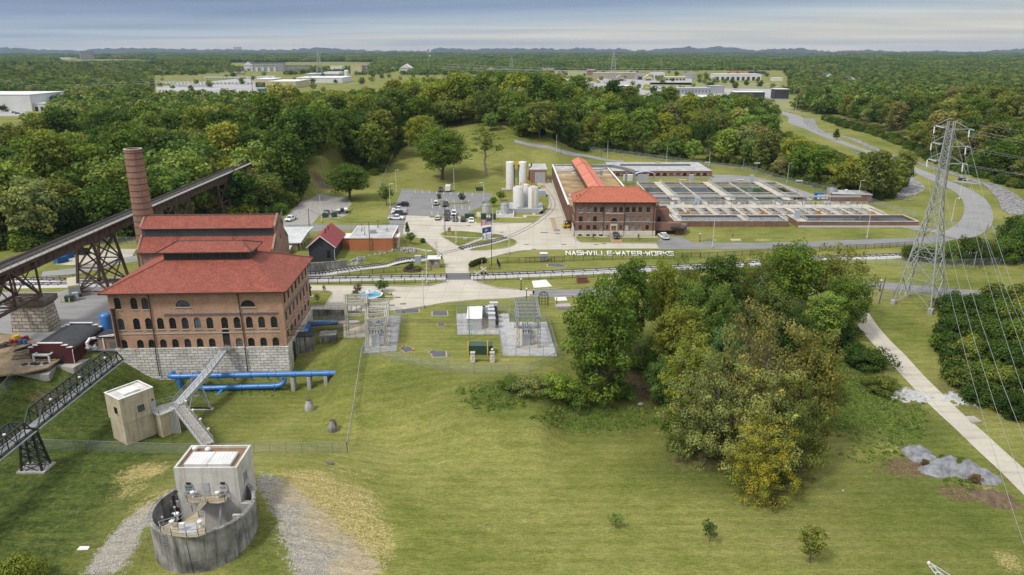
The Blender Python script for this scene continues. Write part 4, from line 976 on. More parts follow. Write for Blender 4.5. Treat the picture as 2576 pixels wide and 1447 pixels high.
for X,Y,sx_,sy_,n in((2150,1010,120,95,2200),(2090,900,60,60,500),(1500,1050,170,45,900),(1290,985,150,25,420),(1900,1080,200,110,900),(2270,1060,70,70,500),(1250,1010,90,25,260),(2480,640,100,60,120),(2500,780,120,60,200),(1640,900,160,60,300),(2200,1130,90,60,140),(640,985,120,12,60),(2420,1210,60,40,60)):
 for _ in range(n):
  a,r_=rw.uniform(0,6.28),math.sqrt(rw.random())*(.6+.4*rw.random());p=G(X+math.cos(a)*r_*sx_,min(1440,Y+math.sin(a)*r_*sy_))
  wd.append((p.x,p.y,p.z-.04,rw.uniform(.22,.62),rw.uniform(0,6.28),rw.choice((0,0,1,1,2,3))))
bc('weeds',wd,fa)
mh=mat('far_wood',(.03,.045,.026),(.017,.027,.016),.006,.95)
prof=[(-400,118),(0,119),(80,124),(200,127),(300,120),(380,121),(500,124),(700,126),(760,123),(820,120),(870,124),(950,128),(1040,129),(1080,126),(1110,120),(1160,124),(1230,123),(1290,121),(1330,124),(1370,120),(1410,125),(1450,120),(1500,124),(1560,122),(1600,128),(1660,124),(1730,117),(1760,124),(1790,117),(1850,120),(1900,126),(1960,123),(2020,122),(2060,128),(2110,130),(2180,125),(2240,130),(2300,129),(2350,127),(2420,131),(2480,129),(2540,124),(2600,122),(2900,126)]
def fb(dist,dy,amp,seed,name):
 b=MB();r3=random.Random(seed);rows=[]
 xs=list(range(-700,3300,8))
 for X in xs:
  Y=np.interp(X,[p[0]for p in prof],[p[1]for p in prof])if amp is None else 128+dy+amp*(math.sin(X*.004+seed)+.6*math.sin(X*.011+2*seed))
  top=Dy(X,Y,dist).z+r3.uniform(-.001,.001)*dist
  x=(X-1288)/F*dist/(CP+.3238*SP);row=[]
  for f,hh in((-.16,-.0),(-.10,.35),(-.045,.78),(0,1),(.05,.7),(.14,-.02)):
   k=1+f;row.append(b.pt((x*k,dist*k,max(-5,(top+5)*hh-5)if hh>0 else-8)))
  rows.append(row)
 for A,C in zip(rows,rows[1:]):
  for k in range(5):b.fi((A[k],C[k],C[k+1],A[k+1]))
 o=b.build(name,mh,uv=False,smooth=True);tag(o,kind='structure')
fb(13500,0,None,1,'hills');fb(8200,5,1.6,2,'hills');fb(6000,11,2.0,4,'hills')
hb_=MB();hb_.box(-17500,17500,-400,17500,-12,230)
hm=bpy.data.materials.new('haze');hm.use_nodes=True
N,L=hm.node_tree.nodes,hm.node_tree.links
N.remove(N['Principled BSDF']);pv=N.new('ShaderNodeVolumePrincipled');pv.inputs['Color'].default_value=(.40,.52,.72,1);pv.inputs['Density'].default_value=3.6e-5;pv.inputs['Anisotropy'].default_value=.0
L.new(pv.outputs[0],N['Material Output'].inputs['Volume'])
tag(hb_.build('haze',hm,uv=False),kind='stuff')
M_BRICK=am('pump_house_brick',(.42,.235,.145),(.33,.175,.105),(.42,.33,.25),big=.3,stain=.3)
a4=am('dark_brick',(.215,.115,.08),(.165,.088,.062),(.22,.16,.125),big=.25,stain=.3)
d7=am('orange_brick',(.40,.135,.055),(.34,.11,.045),(.36,.18,.1),big=.15,stain=.15)
de=am('boiler_brick',(.31,.19,.135),(.24,.14,.10),(.27,.20,.16),big=.3,stain=.4)
ep=am('limestone_blocks',(.66,.63,.56),(.50,.48,.43),(.24,.225,.2),1.5,.62,.35,.4,.8,.4)
df=c6('clay_tile',(.29,.085,.056),(.21,.06,.042),.24,.3,.5)
eq=c6('clay_tile_orange',(.41,.128,.076),(.35,.108,.065),.26,.32,.6)
au=mat('dark_paint',(.022,.02,.02),(.035,.03,.027),2,.5)
a5=mat('brown_trim',(.06,.04,.033),(.035,.026,.023),2,.6)
bd=mat('limestone_trim',(.50,.46,.38),(.36,.33,.28),2.)
aa=mat('white_paint',(.78,.78,.76),(.62,.62,.60),1.5,.5,fine=.05)
ae=mat('grey_paint',(.45,.47,.48),(.36,.38,.39),1.5,.5)
ac=mat('galvanised',(.46,.47,.47),(.33,.34,.34),2.5,.45,.5)
av=mat('weathered_concrete',(.47,.46,.43),(.33,.32,.30),.6,.9,streak=.55,streakc=(.10,.10,.095),fine=.12)
M_HOUSE=mat('pale_house_concrete',(.66,.635,.575),(.50,.48,.44),.5,.9,streak=.45,streakc=(.2,.19,.175),fine=.1)
bm=mat('stained_concrete',(.40,.385,.35),(.095,.092,.086),.32,.9,streak=1.,streakc=(.035,.034,.032),fine=.2)
c3=mat('beige_concrete',(.60,.52,.36),(.46,.40,.28),.5,.9,streak=.6,streakc=(.16,.13,.09),fine=.1)
b6=mat('rusted_steel',(.105,.066,.042),(.045,.034,.028),.9,.8,fine=.3)
ab=mat('black_steel',(.017,.018,.02),(.03,.03,.032),1.5,.45)
b7=mat('blue_pipe_paint',(.045,.215,.56),(.035,.16,.45),.7,.35,streak=.25,streakc=(.02,.09,.25),spec=.5)
b4=mat('yellow_paint',(.72,.46,.03),(.6,.37,.03),2,.5)
ai=None
def dp(name,c,rough=.08):
 m,N,L,B=nt(name);co=N.new('ShaderNodeTexCoord').outputs['Object']
 oi=N.new('ShaderNodeObjectInfo');r=ramp(N,[(0,tuple(k*.4 for k in c)),(.7,c),(.85,tuple(k*3 for k in c)),(1,tuple(k*6 for k in c))]);L.new(oi.outputs['Random'],r.inputs[0])  # random panes get a lighter base colour, a painted sky reflection
 L.new(r.outputs[0],B.inputs['Base Color']);B.inputs['Roughness'].default_value=rough;B.inputs['Specular IOR Level'].default_value=.6
 return m
ai=dp('window_glass',(.022,.026,.03));bv=dp('pale_window_glass',(.12,.14,.15))
WM=(au,ai,bd)
BR=R(2.4)
FL=Ve((-83.7,139.2,0));FRc=Ve((-46.1,140.6,0))
PW,PD,PE=35.0,23.0,13.0
org=FL+Mx.Rotation(BR,3,'Z')@Ve((1.3,1.3,0))
pump=T('pump_house','large brick pump house with hipped red tile roof on a white stone base','building',org,BR)
wl=MB();st=MB()
fw=[]
def fwin(zx,zy0,zy1,w,arched=True,style=(2,4),lst=None):
 b_=ak(2,zx,zy1,pump);t_=ak(2,zx,zy0,pump);return(b_.x,b_.z,w,t_.z-b_.z,arched,style)
for x in(840,957,1035):fw.append(fwin(x,72,156,1.35))
for x,y in((866,262),(977,260),(1062,258),(1146,257),(1232,255),(1320,255),(1407,253),(1495,253),(1600,252),(1688,250),(1775,248),(1862,247),(1950,246)):fw.append(fwin(x,y-41,y+40,1.35))
for x,y in((1005,410),(1085,409),(1168,407),(1253,405),(1340,403),(1427,401),(1513,400),(1705,397),(1790,396),(1877,394),(1963,393)):fw.append(fwin(x,y-39,y+39,1.35))
fw.append(fwin(892,372,472,1.5,True,(2,3)))
lun=[(ak(2,x,138,pump),)for x in(1300,1762)]
dz=ak(2,1621,466,pump)
cu=[arch(w,h,8,x,z)for x,z,w,h,a,s in fw]
d8=lambda x,z,r:[(x-r,z),(x+r,z)]+[(x+r*math.cos(math.pi*k/10),z+r*math.sin(math.pi*k/10))for k in range(1,10)]
for(p,)in lun:cu.append(d8(p.x,p.z,1.5))
cu.append(arch(1.5,4.1,8,dz.x,.75))
dj(wl,[(0,.5),(PW,.5),(PW,PE),(0,PE)],cu)
rw_=[]
XR=side('right',PW,PD)
for row,(z,h,zz)in enumerate(((1.9,2.4,0),(5.6,2.5,0),(9.6,2.4,0))):
 for k in range(7):rw_.append((1.9+k*3.2,z,1.3,h,True,(2,4)))
wl.X=XR;dj(wl,[(0,.5),(PD,.5),(PD,PE),(0,PE)],[arch(w,h,8,x,z)for x,z,w,h,a,s in rw_]);wl.X=None
for nm in('left','back'):
 wl.X=side(nm,PW,PD);L_=PD if nm=='left' else PW;hs=[(1.9+k*3.25,z,1.3,2.4,True,(2,4))for z in(1.9,5.6,9.6)for k in range(int((L_-2)/3.25))]
 dj(wl,[(0,.5),(L_,.5),(L_,PE),(0,PE)],[arch(w,h,8,x,z)for x,z,w,h,a,s in hs]);wl.X=None
 if nm=='left':
  for h_ in hs:ba(pump,side(nm,PW,PD),h_[0],h_[1],*h_[2:6],WM)
for x0,x1 in((-.08,1.0),(PW-1.0,PW+.08)):wl.box(x0,x1,-.12,.6,.5,PE)
wl.box(.4,PW-.4,.4,PD-.4,.2,.45)
wl.box(.42,PW-.42,.42,PD-.42,.5,PE-.1)
wl.build('wall',M_BRICK,pump)
for a in fw:ba(pump,I4,*a,WM)
for a in rw_:ba(pump,XR,*a,WM)
for(p,)in lun:
 f=MB();f.plate(d8(0,0,1.5),'y',.2,.24);fo=bpy.data.objects.new
 o=MB();r_=1.5
 for k in range(11):
  a=math.pi*k/10
  if k<10:a2_=math.pi*(k+1)/10;o.bar((r_*math.cos(a),.16,r_*math.sin(a)),(r_*math.cos(a2_),.16,r_*math.sin(a2_)),.12)
  if k%2:o.bar((0,.17,0),(r_*math.cos(a),.17,r_*math.sin(a)),.06)
 o.bar((-1.5,.16,.05),(1.5,.16,.05),.1);wo=o.build('lunette_window',au,pump);f.build('pane',ai,wo)
 s_=MB();s_.box(-1.75,1.75,-.14,.1,-.2,-.004);s_.build('sill',bd,wo);wo.location=(p.x,0,p.z)
dr=MB();dr.box(dz.x-.72,dz.x+.72,.15,.24,.75,3.1);dr.box(dz.x-.75,dz.x+.75,.1,.26,3.1,3.2);do=dr.build('door',au,pump)
pn=MB();pn.plate(arch(1.45,1.5,8,dz.x,3.25),'y',.2,.25);pn.build('pane',ai,do)
st.box(-.3,PW+.3,-.32,PD+.3,-8.5,.46);st.box(-.36,PW+.36,-.4,PD+.36,.46,.62)
st.build('stone_base',ep,pump)
ad=MB();ad.X=XR;ad.plate(arch(2.2,4.6,8,4.3,-4.6),'y',-.36,-.2);ad.X=None;ad.build('cellar_door',au,pump)
tr=MB();c1=ak(2,870,331,pump).z;cx0=ak(2,1165,188,pump);cx1=ak(2,2008,181,pump)
tr.box(.98,PW-.98,-.1,.02,c1-.12,c1+.1);tr.X=XR;tr.box(.5,PD,-.1,.02,c1-.12,c1+.1);tr.X=None
tr.build('string_course',bd,pump)
cb=MB();cb.box(cx0.x,PW-1.02,-.22,.02,cx0.z-.05,cx0.z+.14)
n_=int((PW-1-cx0.x)/.52)
for k in range(n_):cb.box(cx0.x+k*.52,cx0.x+k*.52+.24,-.18,.02,cx0.z-.38,cx0.z-.05)
cb.X=XR;cb.box(0,PD,-.22,.02,cx0.z-.05,cx0.z+.14)
for k in range(int(PD/.52)):cb.box(k*.52,k*.52+.24,-.18,.02,cx0.z-.38,cx0.z-.05)
cb.X=None;cb.build('corbelled_cornice',mat('grey_cornice',(.22,.19,.19),(.14,.12,.12),2),pump)
for zx in(1055,1690):
 p0=ak(2,zx,60,pump).x;q=MB();x2=ak(2,zx+60,465,pump).x
 q.tube([(p0,-1.0,12.7),(p0,-.2,12.2),(x2,-.2,.9),(x2,-.55,.3),(x2,-.55,-5.5)],.11,6);q.build('downspout',a5,pump)
pv_=MB();xx=ak(2,830,300,pump).x;pv_.tube([(xx,-.35,9.4),(xx,-.35,1.2)],.33,8);pv_.lathe((xx,-.35,9.4),[(.46,0),(.46,.2)],10);pv_.build('vent_pipe',a5,pump)
OV=1.3
def hip(b,x0,x1,y0,y1,z0,X0,X1,Y0,Y1,z1,th=.22):
 A=[(x0,y0,z0),(x1,y0,z0),(x1,y1,z0),(x0,y1,z0)];B_=[(X0,Y0,z1),(X1,Y0,z1),(X1,Y1,z1),(X0,Y1,z1)]
 for i in range(4):
  j=(i+1)%4
  if(Ve(B_[i])-Ve(B_[j])).length<.01:b.q(A[i],A[j],B_[i])
  else:b.q(A[i],A[j],B_[j],B_[i])
 return A,B_
def b8(b,A,B_,r=.15):
 for i in range(4):b.tube([Ve(A[i])+Ve((0,0,.05)),Ve(B_[i])+Ve((0,0,.05))],r,6)
rf=MB();mx0,mx1,my0,my1=8.6,26.6,8.4,14.6
A,B_=hip(rf,-OV,PW+OV,-OV,PD+OV,PE+.12,mx0-.1,mx1+.1,my0-.1,my1+.1,17.35)
ro=rf.build('roof',df,pump)
rc=MB();b8(rc,A,B_);rc.build('hip_cap',df,ro,uv=True)
ev=MB();ev.box(-OV,PW+OV,-OV,PD+OV,PE-.16,PE+.10);ev.box(-.3,PW+.3,-.3,PD+.3,PE-.5,PE-.16);ev.build('eaves',a5,ro)
mo=MB();mo.box(mx0,mx1,my0,my1,16.6,19.15);mon=mo.build('roof_monitor',a5,pump)
mw=MB()
for k in range(12):mw.box(mx0+.5+k*1.44,mx0+1.7+k*1.44,my0-.06,my0+.02,17.65,18.95)
for k in range(3):mw.box(mx1-.02,mx1+.06,my0+.7+k*1.9,my0+2.1+k*1.9,17.65,18.95)
mw.build('louvre',ai,mon)
r2_=MB();A,B_=hip(r2_,mx0-.95,mx1+.95,my0-.95,my1+.95,19.25,mx0+2.2,mx1-2.2,(my0+my1)/2,(my0+my1)/2,20.75);mr=r2_.build('monitor_roof',df,mon)
r3_=MB();b8(r3_,A,B_,.13);r3_.tube([B_[0],B_[1]],.16,6);r3_.box(mx0-.95,mx1+.95,my0-.95,my1+.95,19.0,19.22);r3_.build('monitor_eaves',a5,mon)
bo=Ve((-96.6,180.6,0));BW,BD=34.8,15.0
boil=T('boiler_house','long brick building with two-tier red tile roof and dark clerestory beside the chimney','building',bo,R(2.2))
EZ=10.6;CZ0,CZ1,RZ=13.6,15.9,18.4;CY=3.7
b=MB();b.box(.0,BW-.45,0,BD,-.5,EZ)
gp=[(0,-.5),(BD,-.5),(BD,EZ+.5),(BD-CY,CZ0+.6),(BD-CY,CZ1+.5),(BD/2,RZ+.55),(CY,CZ1+.5),(CY,CZ0+.6),(0,EZ+.5)]
b.plate(gp,'x',BW-.42,BW+.1);b.plate(gp,'x',.02,.5)
for k in range(13):b.box(.6+k*2.55,.6+k*2.55+.6,-.16,.02,0,EZ-.9)
b.box(.6,BW-.5,-.2,.02,EZ-.9,EZ-.3)
b.build('wall',de,boil)
w_=MB();w_.box(.5,BW-.44,CY,BD-CY,EZ,CZ1);clo=w_.build('clerestory',a5,boil)
w_=MB()
for k in range(44):w_.box(.9+k*.76,.9+k*.76+.66,CY-.06,CY+.02,CZ0+.25,CZ1-.12)
w_.build('pane',ai,clo)
f=MB();f.q((.5,-.7,EZ-.12),(BW-.44,-.7,EZ-.12),(BW-.44,CY,CZ0+.1),(.5,CY,CZ0+.1));f.q((BW-.44,BD+.7,EZ-.12),(.5,BD+.7,EZ-.12),(.5,BD-CY,CZ0+.1),(BW-.44,BD-CY,CZ0+.1));f.build('lower_roof',df,boil)
f=MB();f.q((.5,CY-.7,CZ1+.02),(BW-.44,CY-.7,CZ1+.02),(BW-.44,BD/2,RZ+.1),(.5,BD/2,RZ+.1));f.q((BW-.44,BD-CY+.7,CZ1+.02),(.5,BD-CY+.7,CZ1+.02),(.5,BD/2,RZ+.1),(BW-.44,BD/2,RZ+.1));uo=f.build('upper_roof',df,boil)
f=MB();f.tube([(.3,BD/2,RZ+.15),(BW,BD/2,RZ+.15)],.2,6);f.box(.5,BW-.44,CY-.72,CY-.55,CZ1-.15,CZ1);f.box(.5,BW-.44,-.74,-.58,EZ-.32,EZ-.14);f.build('ridge_cap',a5,uo)
for x in(9.6,24.0):q=MB();q.tube([(x+.1,CY-.75,CZ1),(x,CY-.5,CZ0+.6),(x-.1,CY-1.2,CZ0-.4)],.09,6);q.build('downspout',a5,boil)
XG=side('right',BW+.1,BD)
for x,z,w2,h2 in((2.5,1,2.4,4.2),(7.5,1,2.8,5.2),(12.5,1,2.4,4.2)):
 g_=MB();g_.X=XG;g_.plate(arch(w2,h2,8,x,z),'y',-.03,.1);go2=g_.build('arched_opening',ai,boil)
g_=MB();g_.X=XG;g_.plate([(7.5+.7*math.cos(k*.628),12.6+.7*math.sin(k*.628))for k in range(10)],'y',-.04,.1);g_.build('round_window',ai,boil)
g_=MB();g_.X=XG
for k in range(5):
 for s in(-1,1):g_.box(7.5+s*(1.3+k*.55)-.16,7.5+s*(1.3+k*.55)+.16,-.03,.05,16.2-k*.32,17-k*.32);g_.box(7.5+s*(4.6+k*.55)-.16,7.5+s*(4.6+k*.55)+.16,-.03,.05,12.2-k*.4,13-k*.4)
g_.build('gable_slots',au,boil)
cb_=Dy(328.5,375,189);chb=Ve((cb_.x+.3,189.4,0));TH=cb_.z
chim=T('brick_chimney','tall tapering round brick chimney with iron bands','chimney',chb)
b=MB();b.lathe((0,0,0),[(2.75,-.5),(2.72,4),(2.12,TH-.3),(2.2,TH-.3),(2.2,TH),(1.75,TH),(1.7,TH-3)],36);b.build('shaft',de if 0 else am('chimney_brick',(.30,.16,.11),(.235,.118,.082),(.27,.19,.15),big=.25,stain=.45),chim,smooth=True)
for k in range(16):
 z=TH-.9-k*1.62-(k>12)*.5;r_=2.72+(2.12-2.72)*(z-4)/(TH-4.3)+.03;b=MB();b.lathe((0,0,z),[(r_,-.06),(r_+.04,-.06),(r_+.04,.06),(r_,.06)],36,False);b.build('iron_band',ab,chim)
b=MB();b.lathe((0,0,TH),[(2.24,-.12),(2.24,.06),(1.75,.06)],36,False);b.build('rim',bd,chim)
tres=T('railway_trestle','long rusty steel railway trestle running from the stone pier into the wood','bridge',(-107,100,0))
TZ=17.0;ty0,ty1=-60.,196.
b=MB();b.box(-2.6,2.9,ty0,ty1,TZ-.55,TZ-.35);dk=b.build('deck',e5,tres)
sl=MB()
for k in range(int((ty1-ty0)/.62)):sl.box(-2.4,1.4,ty0+k*.62,ty0+k*.62+.26,TZ-.34,TZ-.14)
tag(sl.build('sleepers',e5,dk),kind='stuff')
for x in(-1.4,.2):r_=MB();r_.box(x-.07,x+.07,ty0,ty1,TZ-.13,TZ+.08);r_.build('rail',e4,dk)
r_=MB();r_.box(1.5,2.75,ty0,ty1,TZ-.33,TZ-.2);r_.build('walkway',mat('weathered_planks',(.28,.26,.23),(.17,.155,.14),1.5,fine=.25),tres)
r_=MB();al(r_,[(2.8,ty0,TZ-.2),(2.8,ty1-25,TZ-.2)],1.1,.035,2,2.6);r_.build('railing',ac,tres)
for x in(-2.2,1.7):
 gd=MB();gd.box(x-.2,x+.2,30,ty1,TZ-2.9,TZ-.56)
 for k in range(60):gd.box(x-.32,x+.32,30.5+k*2.75,30.62+k*2.75,TZ-2.85,TZ-.6)
 gd.build('girder',b6,tres)
def lattice(b,p,q,w=.3,t=.1,n=None):
 p,q=Ve(p),Ve(q);d=(q-p);L_=d.length;d.normalize();u=d.cross(Ve((0,1,0)));u=u.normalized()if u.length>.1 else Ve((1,0,0));u=u*(w/2)
 b.bar(p+u,q+u,t,w*.8);b.bar(p-u,q-u,t,w*.8);n=n or max(3,int(L_/1.2))
 for k in range(n):a,c=p.lerp(q,k/n),p.lerp(q,(k+1)/n);s=1 if k%2 else-1;b.bar(a+u*s,c-u*s,.06,.06)
def fc(y0,y1,xo=3.6,base=None):
 tw=None;top=TZ-2.9;b=MB();feet=[]
 for y in(y0,y1):
  for s in(-1,1):
   f_=Ve((s*xo*1.15-.2,y,0));gz=hgt(f_.x-107,y+100);t_=Ve((s*1.95-.25,y,top));f_.z=gz+.7;b.bar(f_,t_,.62,.5);feet.append((f_,t_,gz))
 for i,j in((0,1),(2,3),(0,2),(1,3)):
  (a,A_,_),(c,C_,_)=feet[i],feet[j]
  for t0,t1 in((.02,.5),(.5,.97)):
   lattice(b,a.lerp(A_,t0),c.lerp(C_,t1),.28,.08);lattice(b,c.lerp(C_,t0),a.lerp(A_,t1),.28,.08)
  for t0 in(.03,.5,.97):b.bar(a.lerp(A_,t0),c.lerp(C_,t0),.3,.3)
 tw=b.build('tower',b6,tres)
 for f_,t_,gz in feet:q=MB();q.box(f_.x-1,f_.x+1,f_.y-.8,f_.y+.8,gz-.4,gz+.7);q.build('footing',av,tw)
fc(77,87);fc(124,134);fc(158,166,3.0)
b=MB();z0,z1=8.3,TZ-.6
for x in(-3.0,2.5):
 n_=12;ys=[53-k*8.6 for k in range(n_)]
 b.bar((x,ys[0]+2,z1),(x,ys[-1],z1),.6,.7);b.bar((x,ys[0],z0),(x,ys[-1],z0),.5,.6)
 for k in range(n_-1):
  lattice(b,(x,ys[k],z0 if k%2==0 else z1),(x,ys[k+1],z1 if k%2==0 else z0),.45,.14);b.bar((x,ys[k],z0),(x,ys[k],z1),.35,.35)
for k in range(12):
 y=53-k*8.6;b.bar((-3,y,z0),(2.5,y,z0),.35);b.bar((-3,y,z1-.3),(2.5,y,z1-.3),.4)
 if k<11:b.bar((-3,y,z0),(2.5,y-8.6,z0),.2);b.bar((2.5,y,z0),(-3,y-8.6,z0),.2);b.bar((-3,y,z0),(2.5,y,z1-.3),.2);b.bar((2.5,y,z0),(-3,y,z1-.3),.2)
b.build('river_truss',b6,tres)
pc=D(82,745,7.6);pier=T('stone_pier','tall tapered stone bridge pier with a dark concrete cap under the trestle','bridge pier',(-107.4,153.6,0))
b=MB()
def fq(b,w0,d0,w1,d1,z0,z1):
 A=[(-w0,-d0,z0),(w0,-d0,z0),(w0,d0,z0),(-w0,d0,z0)];C=[(-w1,-d1,z1),(w1,-d1,z1),(w1,d1,z1),(-w1,d1,z1)]
 for i in range(4):j=(i+1)%4;b.q(A[i],A[j],C[j],C[i])
 b.q(*C)
fq(b,4.5,2.6,3.7,1.9,-4,6.3)
b.build('shaft',am('pier_stone',(.44,.40,.33),(.30,.26,.20),(.13,.11,.09),1.6,.8,.5,.8,.9,.3),pier)
b=MB();fq(b,4.0,2.2,4.3,2.5,6.1,6.5);b.box(-4.4,4.4,-2.6,2.6,6.5,7.7);b.build('cap',mat('sooty_concrete',(.16,.135,.105),(.08,.07,.06),.8,streak=.5),pier)
mb0=W(2,228,541,-1.);mb1=W(2,530,540,-1.)
ang=math.atan2(mb1.y-mb0.y,mb1.x-mb0.x)
mar=T('maroon_building','small maroon brick building with stepped white parapets and a black barrel roof','building',(mb0.x,mb0.y,-1.2),ang)
MW=(mb1-mb0).length;MD=11.8
M_MAR=am('maroon_brick',(.085,.022,.024),(.068,.018,.02),(.07,.025,.025),big=.15,stain=.1)
fd=[(0,3.7),(.9,3.7),(.9,4.15),(1.9,4.15),(1.9,4.6),(MW-1.9,4.6),(MW-1.9,4.15),(MW-.9,4.15),(MW-.9,3.7),(MW,3.7)]
b=MB();b.box(0,MW,.25,MD-.25,-.5,3.2)
for y in(0,MD-.3):b.plate([(0,-.5),(MW,-.5)]+fd[::-1],'y',y,y+.32)
b.build('wall',M_MAR,mar)
b=MB()
for y in(-.08,MD-.38):
 for(x0,z),(x1,z1)in zip(fd[::2],fd[1::2]):b.box(x0-.12,x1+.12,y,y+.5,z+.002,z+.16)
b.build('coping',aa,mar)
b=MB();n_=12;prf=[(MW/2+(MW/2+.15)*math.cos(math.pi-math.pi*k/n_*1.0),3.1+1.35*math.sin(math.pi*k/n_))for k in range(n_+1)]
for p,q in zip(prf,prf[1:]):b.q((p[0],.3,p[1]),(q[0],.3,q[1]),(q[0],MD-.3,q[1]),(p[0],MD-.3,p[1]))
b.build('barrel_roof',mat('black_membrane',(.045,.047,.05),(.03,.031,.034),.8,.7),mar,smooth=True)
b=MB();b.box(1.7,4.4,-.06,.02,.0,2.5);b.build('roller_door',ab,mar)
b=MB();b.box(5.6,6.6,-.06,.02,-.1,2.0);b.build('door',ab,mar)
b=MB()
for x in(1.5,4.6):b.box(x-.14,x+.14,-1.5,-1.2,-.1,2.7);b.box(x-.14,x+.14,-1.5,0,2.5,2.75)
b.box(1.36,4.74,-1.5,-1.2,2.5,2.9);b.build('hoist_frame',aa,mar)
b=MB();b.tube([(MW+.1,.1,3.3),(MW+.12,-.1,2.9),(MW+.1,-.1,-.2)],.08,6);b.build('downspout',aa,mar)
slab=MB();slab.prism([W(2,x,y,-1.1)[:2]for x,y in((130,620),(345,620),(400,560),(520,572),(760,440),(760,400),(200,480))],-2.5,-1.05);tag(slab.build('concrete_pad',be),kind='structure')
def b0(zx,zy,label,w=1.5,d=1.5,h=.95,fans=2,view=2,z=-1.05,rz=.25):
 p=W(view,zx,zy,z);r=T('condenser_unit',label,'air conditioner',(p.x,p.y,z),rz,'air conditioning units of the maroon building')
 b=MB();b.box(-w*fans/2,w*fans/2,-d/2,d/2,.25,h+.25);b.build('casing',ae,r)
 for k in range(fans):
  c=MB();c.lathe((w*(k-(fans-1)/2),0,h+.25),[(.55,.0),(.62,.14),(.56,.14),(.5,.02)],18,False);c.lathe((w*(k-(fans-1)/2),0,h+.255),[(.5,0),(.08,.05)],16);c.build('fan',ab,r)
 for x in(-1,1):
  for y in(-1,1):l_=MB();l_.box(x*w*fans/2*.9-.06,x*w*fans/2*.9+.06,y*d*.42-.06,y*d*.42+.06,0,.26);l_.build('leg',ac,r)
b0(215,585,'left of the two fan units in front of the maroon building');b0(303,583,'right of the two fan units in front of the maroon building')
b0(680,460,'larger fan unit between the maroon building and the pump house',1.6,1.6,1.3);b0(700,425,'fan unit behind the larger one beside the pump house',1.2,1.4,1.2,1)
an=W(2,740,462,-.8);ax=T('brick_annex','small brick annex with a dark flat roof against the pump house','building',(an.x,an.y,-1),BR)
b=MB();b.box(-.9,4.4,0,4,-.5,3.6);b.build('wall',de,ax);b=MB();b.box(-1.1,4.45,-.2,4.2,3.6,3.85);b.build('roof',ab,ax);b=MB();b.box(1.4,3.1,-.05,.03,1,2.6);b.build('window',bv,ax)
dk_=T('duct','white insulated duct bridging from the maroon building to the pump house','duct',(mb1.x,mb1.y,-1.));b=MB()
p0=Ve((1.0,5.2,3.4))
b.bar(p0,p0+Ve((8.2,.2,1.2)),.4,.35);b.bar(p0+Ve((0,-.1,.1)),p0+Ve((0,-1.6,-.4)),.42);b.bar(p0+Ve((2.6,0,.2)),p0+Ve((2.6,-.1,-3.2)),.25);b.bar(p0+Ve((0,-1.6,-.2)),p0+Ve((0.2,-1.6,-1.6)),.42);b.bar(p0+Ve((.4,-1.0,-1.4)),p0+Ve((-.6,-1.4,-1.6)),.42)
b.build('duct_run',aa,dk_)
tk=W(2,753,345,0);bt=T('blue_tank','upright blue pressure tank beside the corner of the pump house','tank',(tk.x,tk.y+1,0));b=MB();b.lathe((0,0,0),[(1.2,.4),(1.2,4.4),(1.05,4.75),(.6,5.0),(.1,5.05)],24);b.build('shell',b7,bt,smooth=True)
for s in(0,1,2):l_=MB();a=s*2.09;l_.box(.95*math.cos(a)-.1,.95*math.cos(a)+.1,.95*math.sin(a)-.1,.95*math.sin(a)+.1,-.1,.6);l_.build('leg',b7,bt)
gn=W(1,655,1365,0);gen=T('generator','cream generator enclosure on a skid under the trestle','generator',(gn.x-3.6,gn.y+3.0,0),.55)
er=mat('cream_paint',(.58,.53,.37),(.5,.46,.32),1.5,.5)
b=MB();b.box(-1.3,1.3,-4.2,4.2,.9,3.3);b.build('enclosure',er,gen);b=MB();b.box(-1.35,1.35,-4.3,4.3,0,.9);b.build('fuel_tank',ab,gen);b=MB();b.box(-1.05,1.05,-4.25,-4.18,1.2,3.0);b.build('grille',ae,gen)
for zx,zy,m_,w,h,lab,nm in((555,1400,mat('green_enamel',(.03,.065,.045),(.02,.05,.035),2,.4),1.9,1.5,'dark green cabinet beside the cream generator','transformer_cabinet'),(605,1388,ae,1.3,1.9,'grey switch cabinet between green cabinet and generator','switch_cabinet')):
 p=W(1,zx,zy,0);o=T(nm,lab,'cabinet',p,.3);b=MB();b.box(-w/2,w/2,-.6,.6,.1,h);b.box(-w/2-.05,w/2+.05,-.65,.65,h,h+.08);b.build('casing',m_,o);b=MB();b.box(-.03,.03,-.63,-.6,.3,h-.1);b.box(.1,.2,-.66,-.6,h*.5,h*.62);b.build('handle',au,o)
def b1(p,label,h=1.15,r=.13,group=None,m=None):
 o=T('bollard',label,'bollard',p,0,group);b=MB();b.lathe((0,0,0),[(r,-.1),(r,h-.06),(r*.6,h),(.01,h+.02)],10);b.build('post',m or b4,o,smooth=True);return o
b1(W(1,487,1410,0),'yellow bollard left of the dark green cabinet',1.4);b1(W(1,554,1412,0),'yellow bollard in front of the dark green cabinet',1.4)
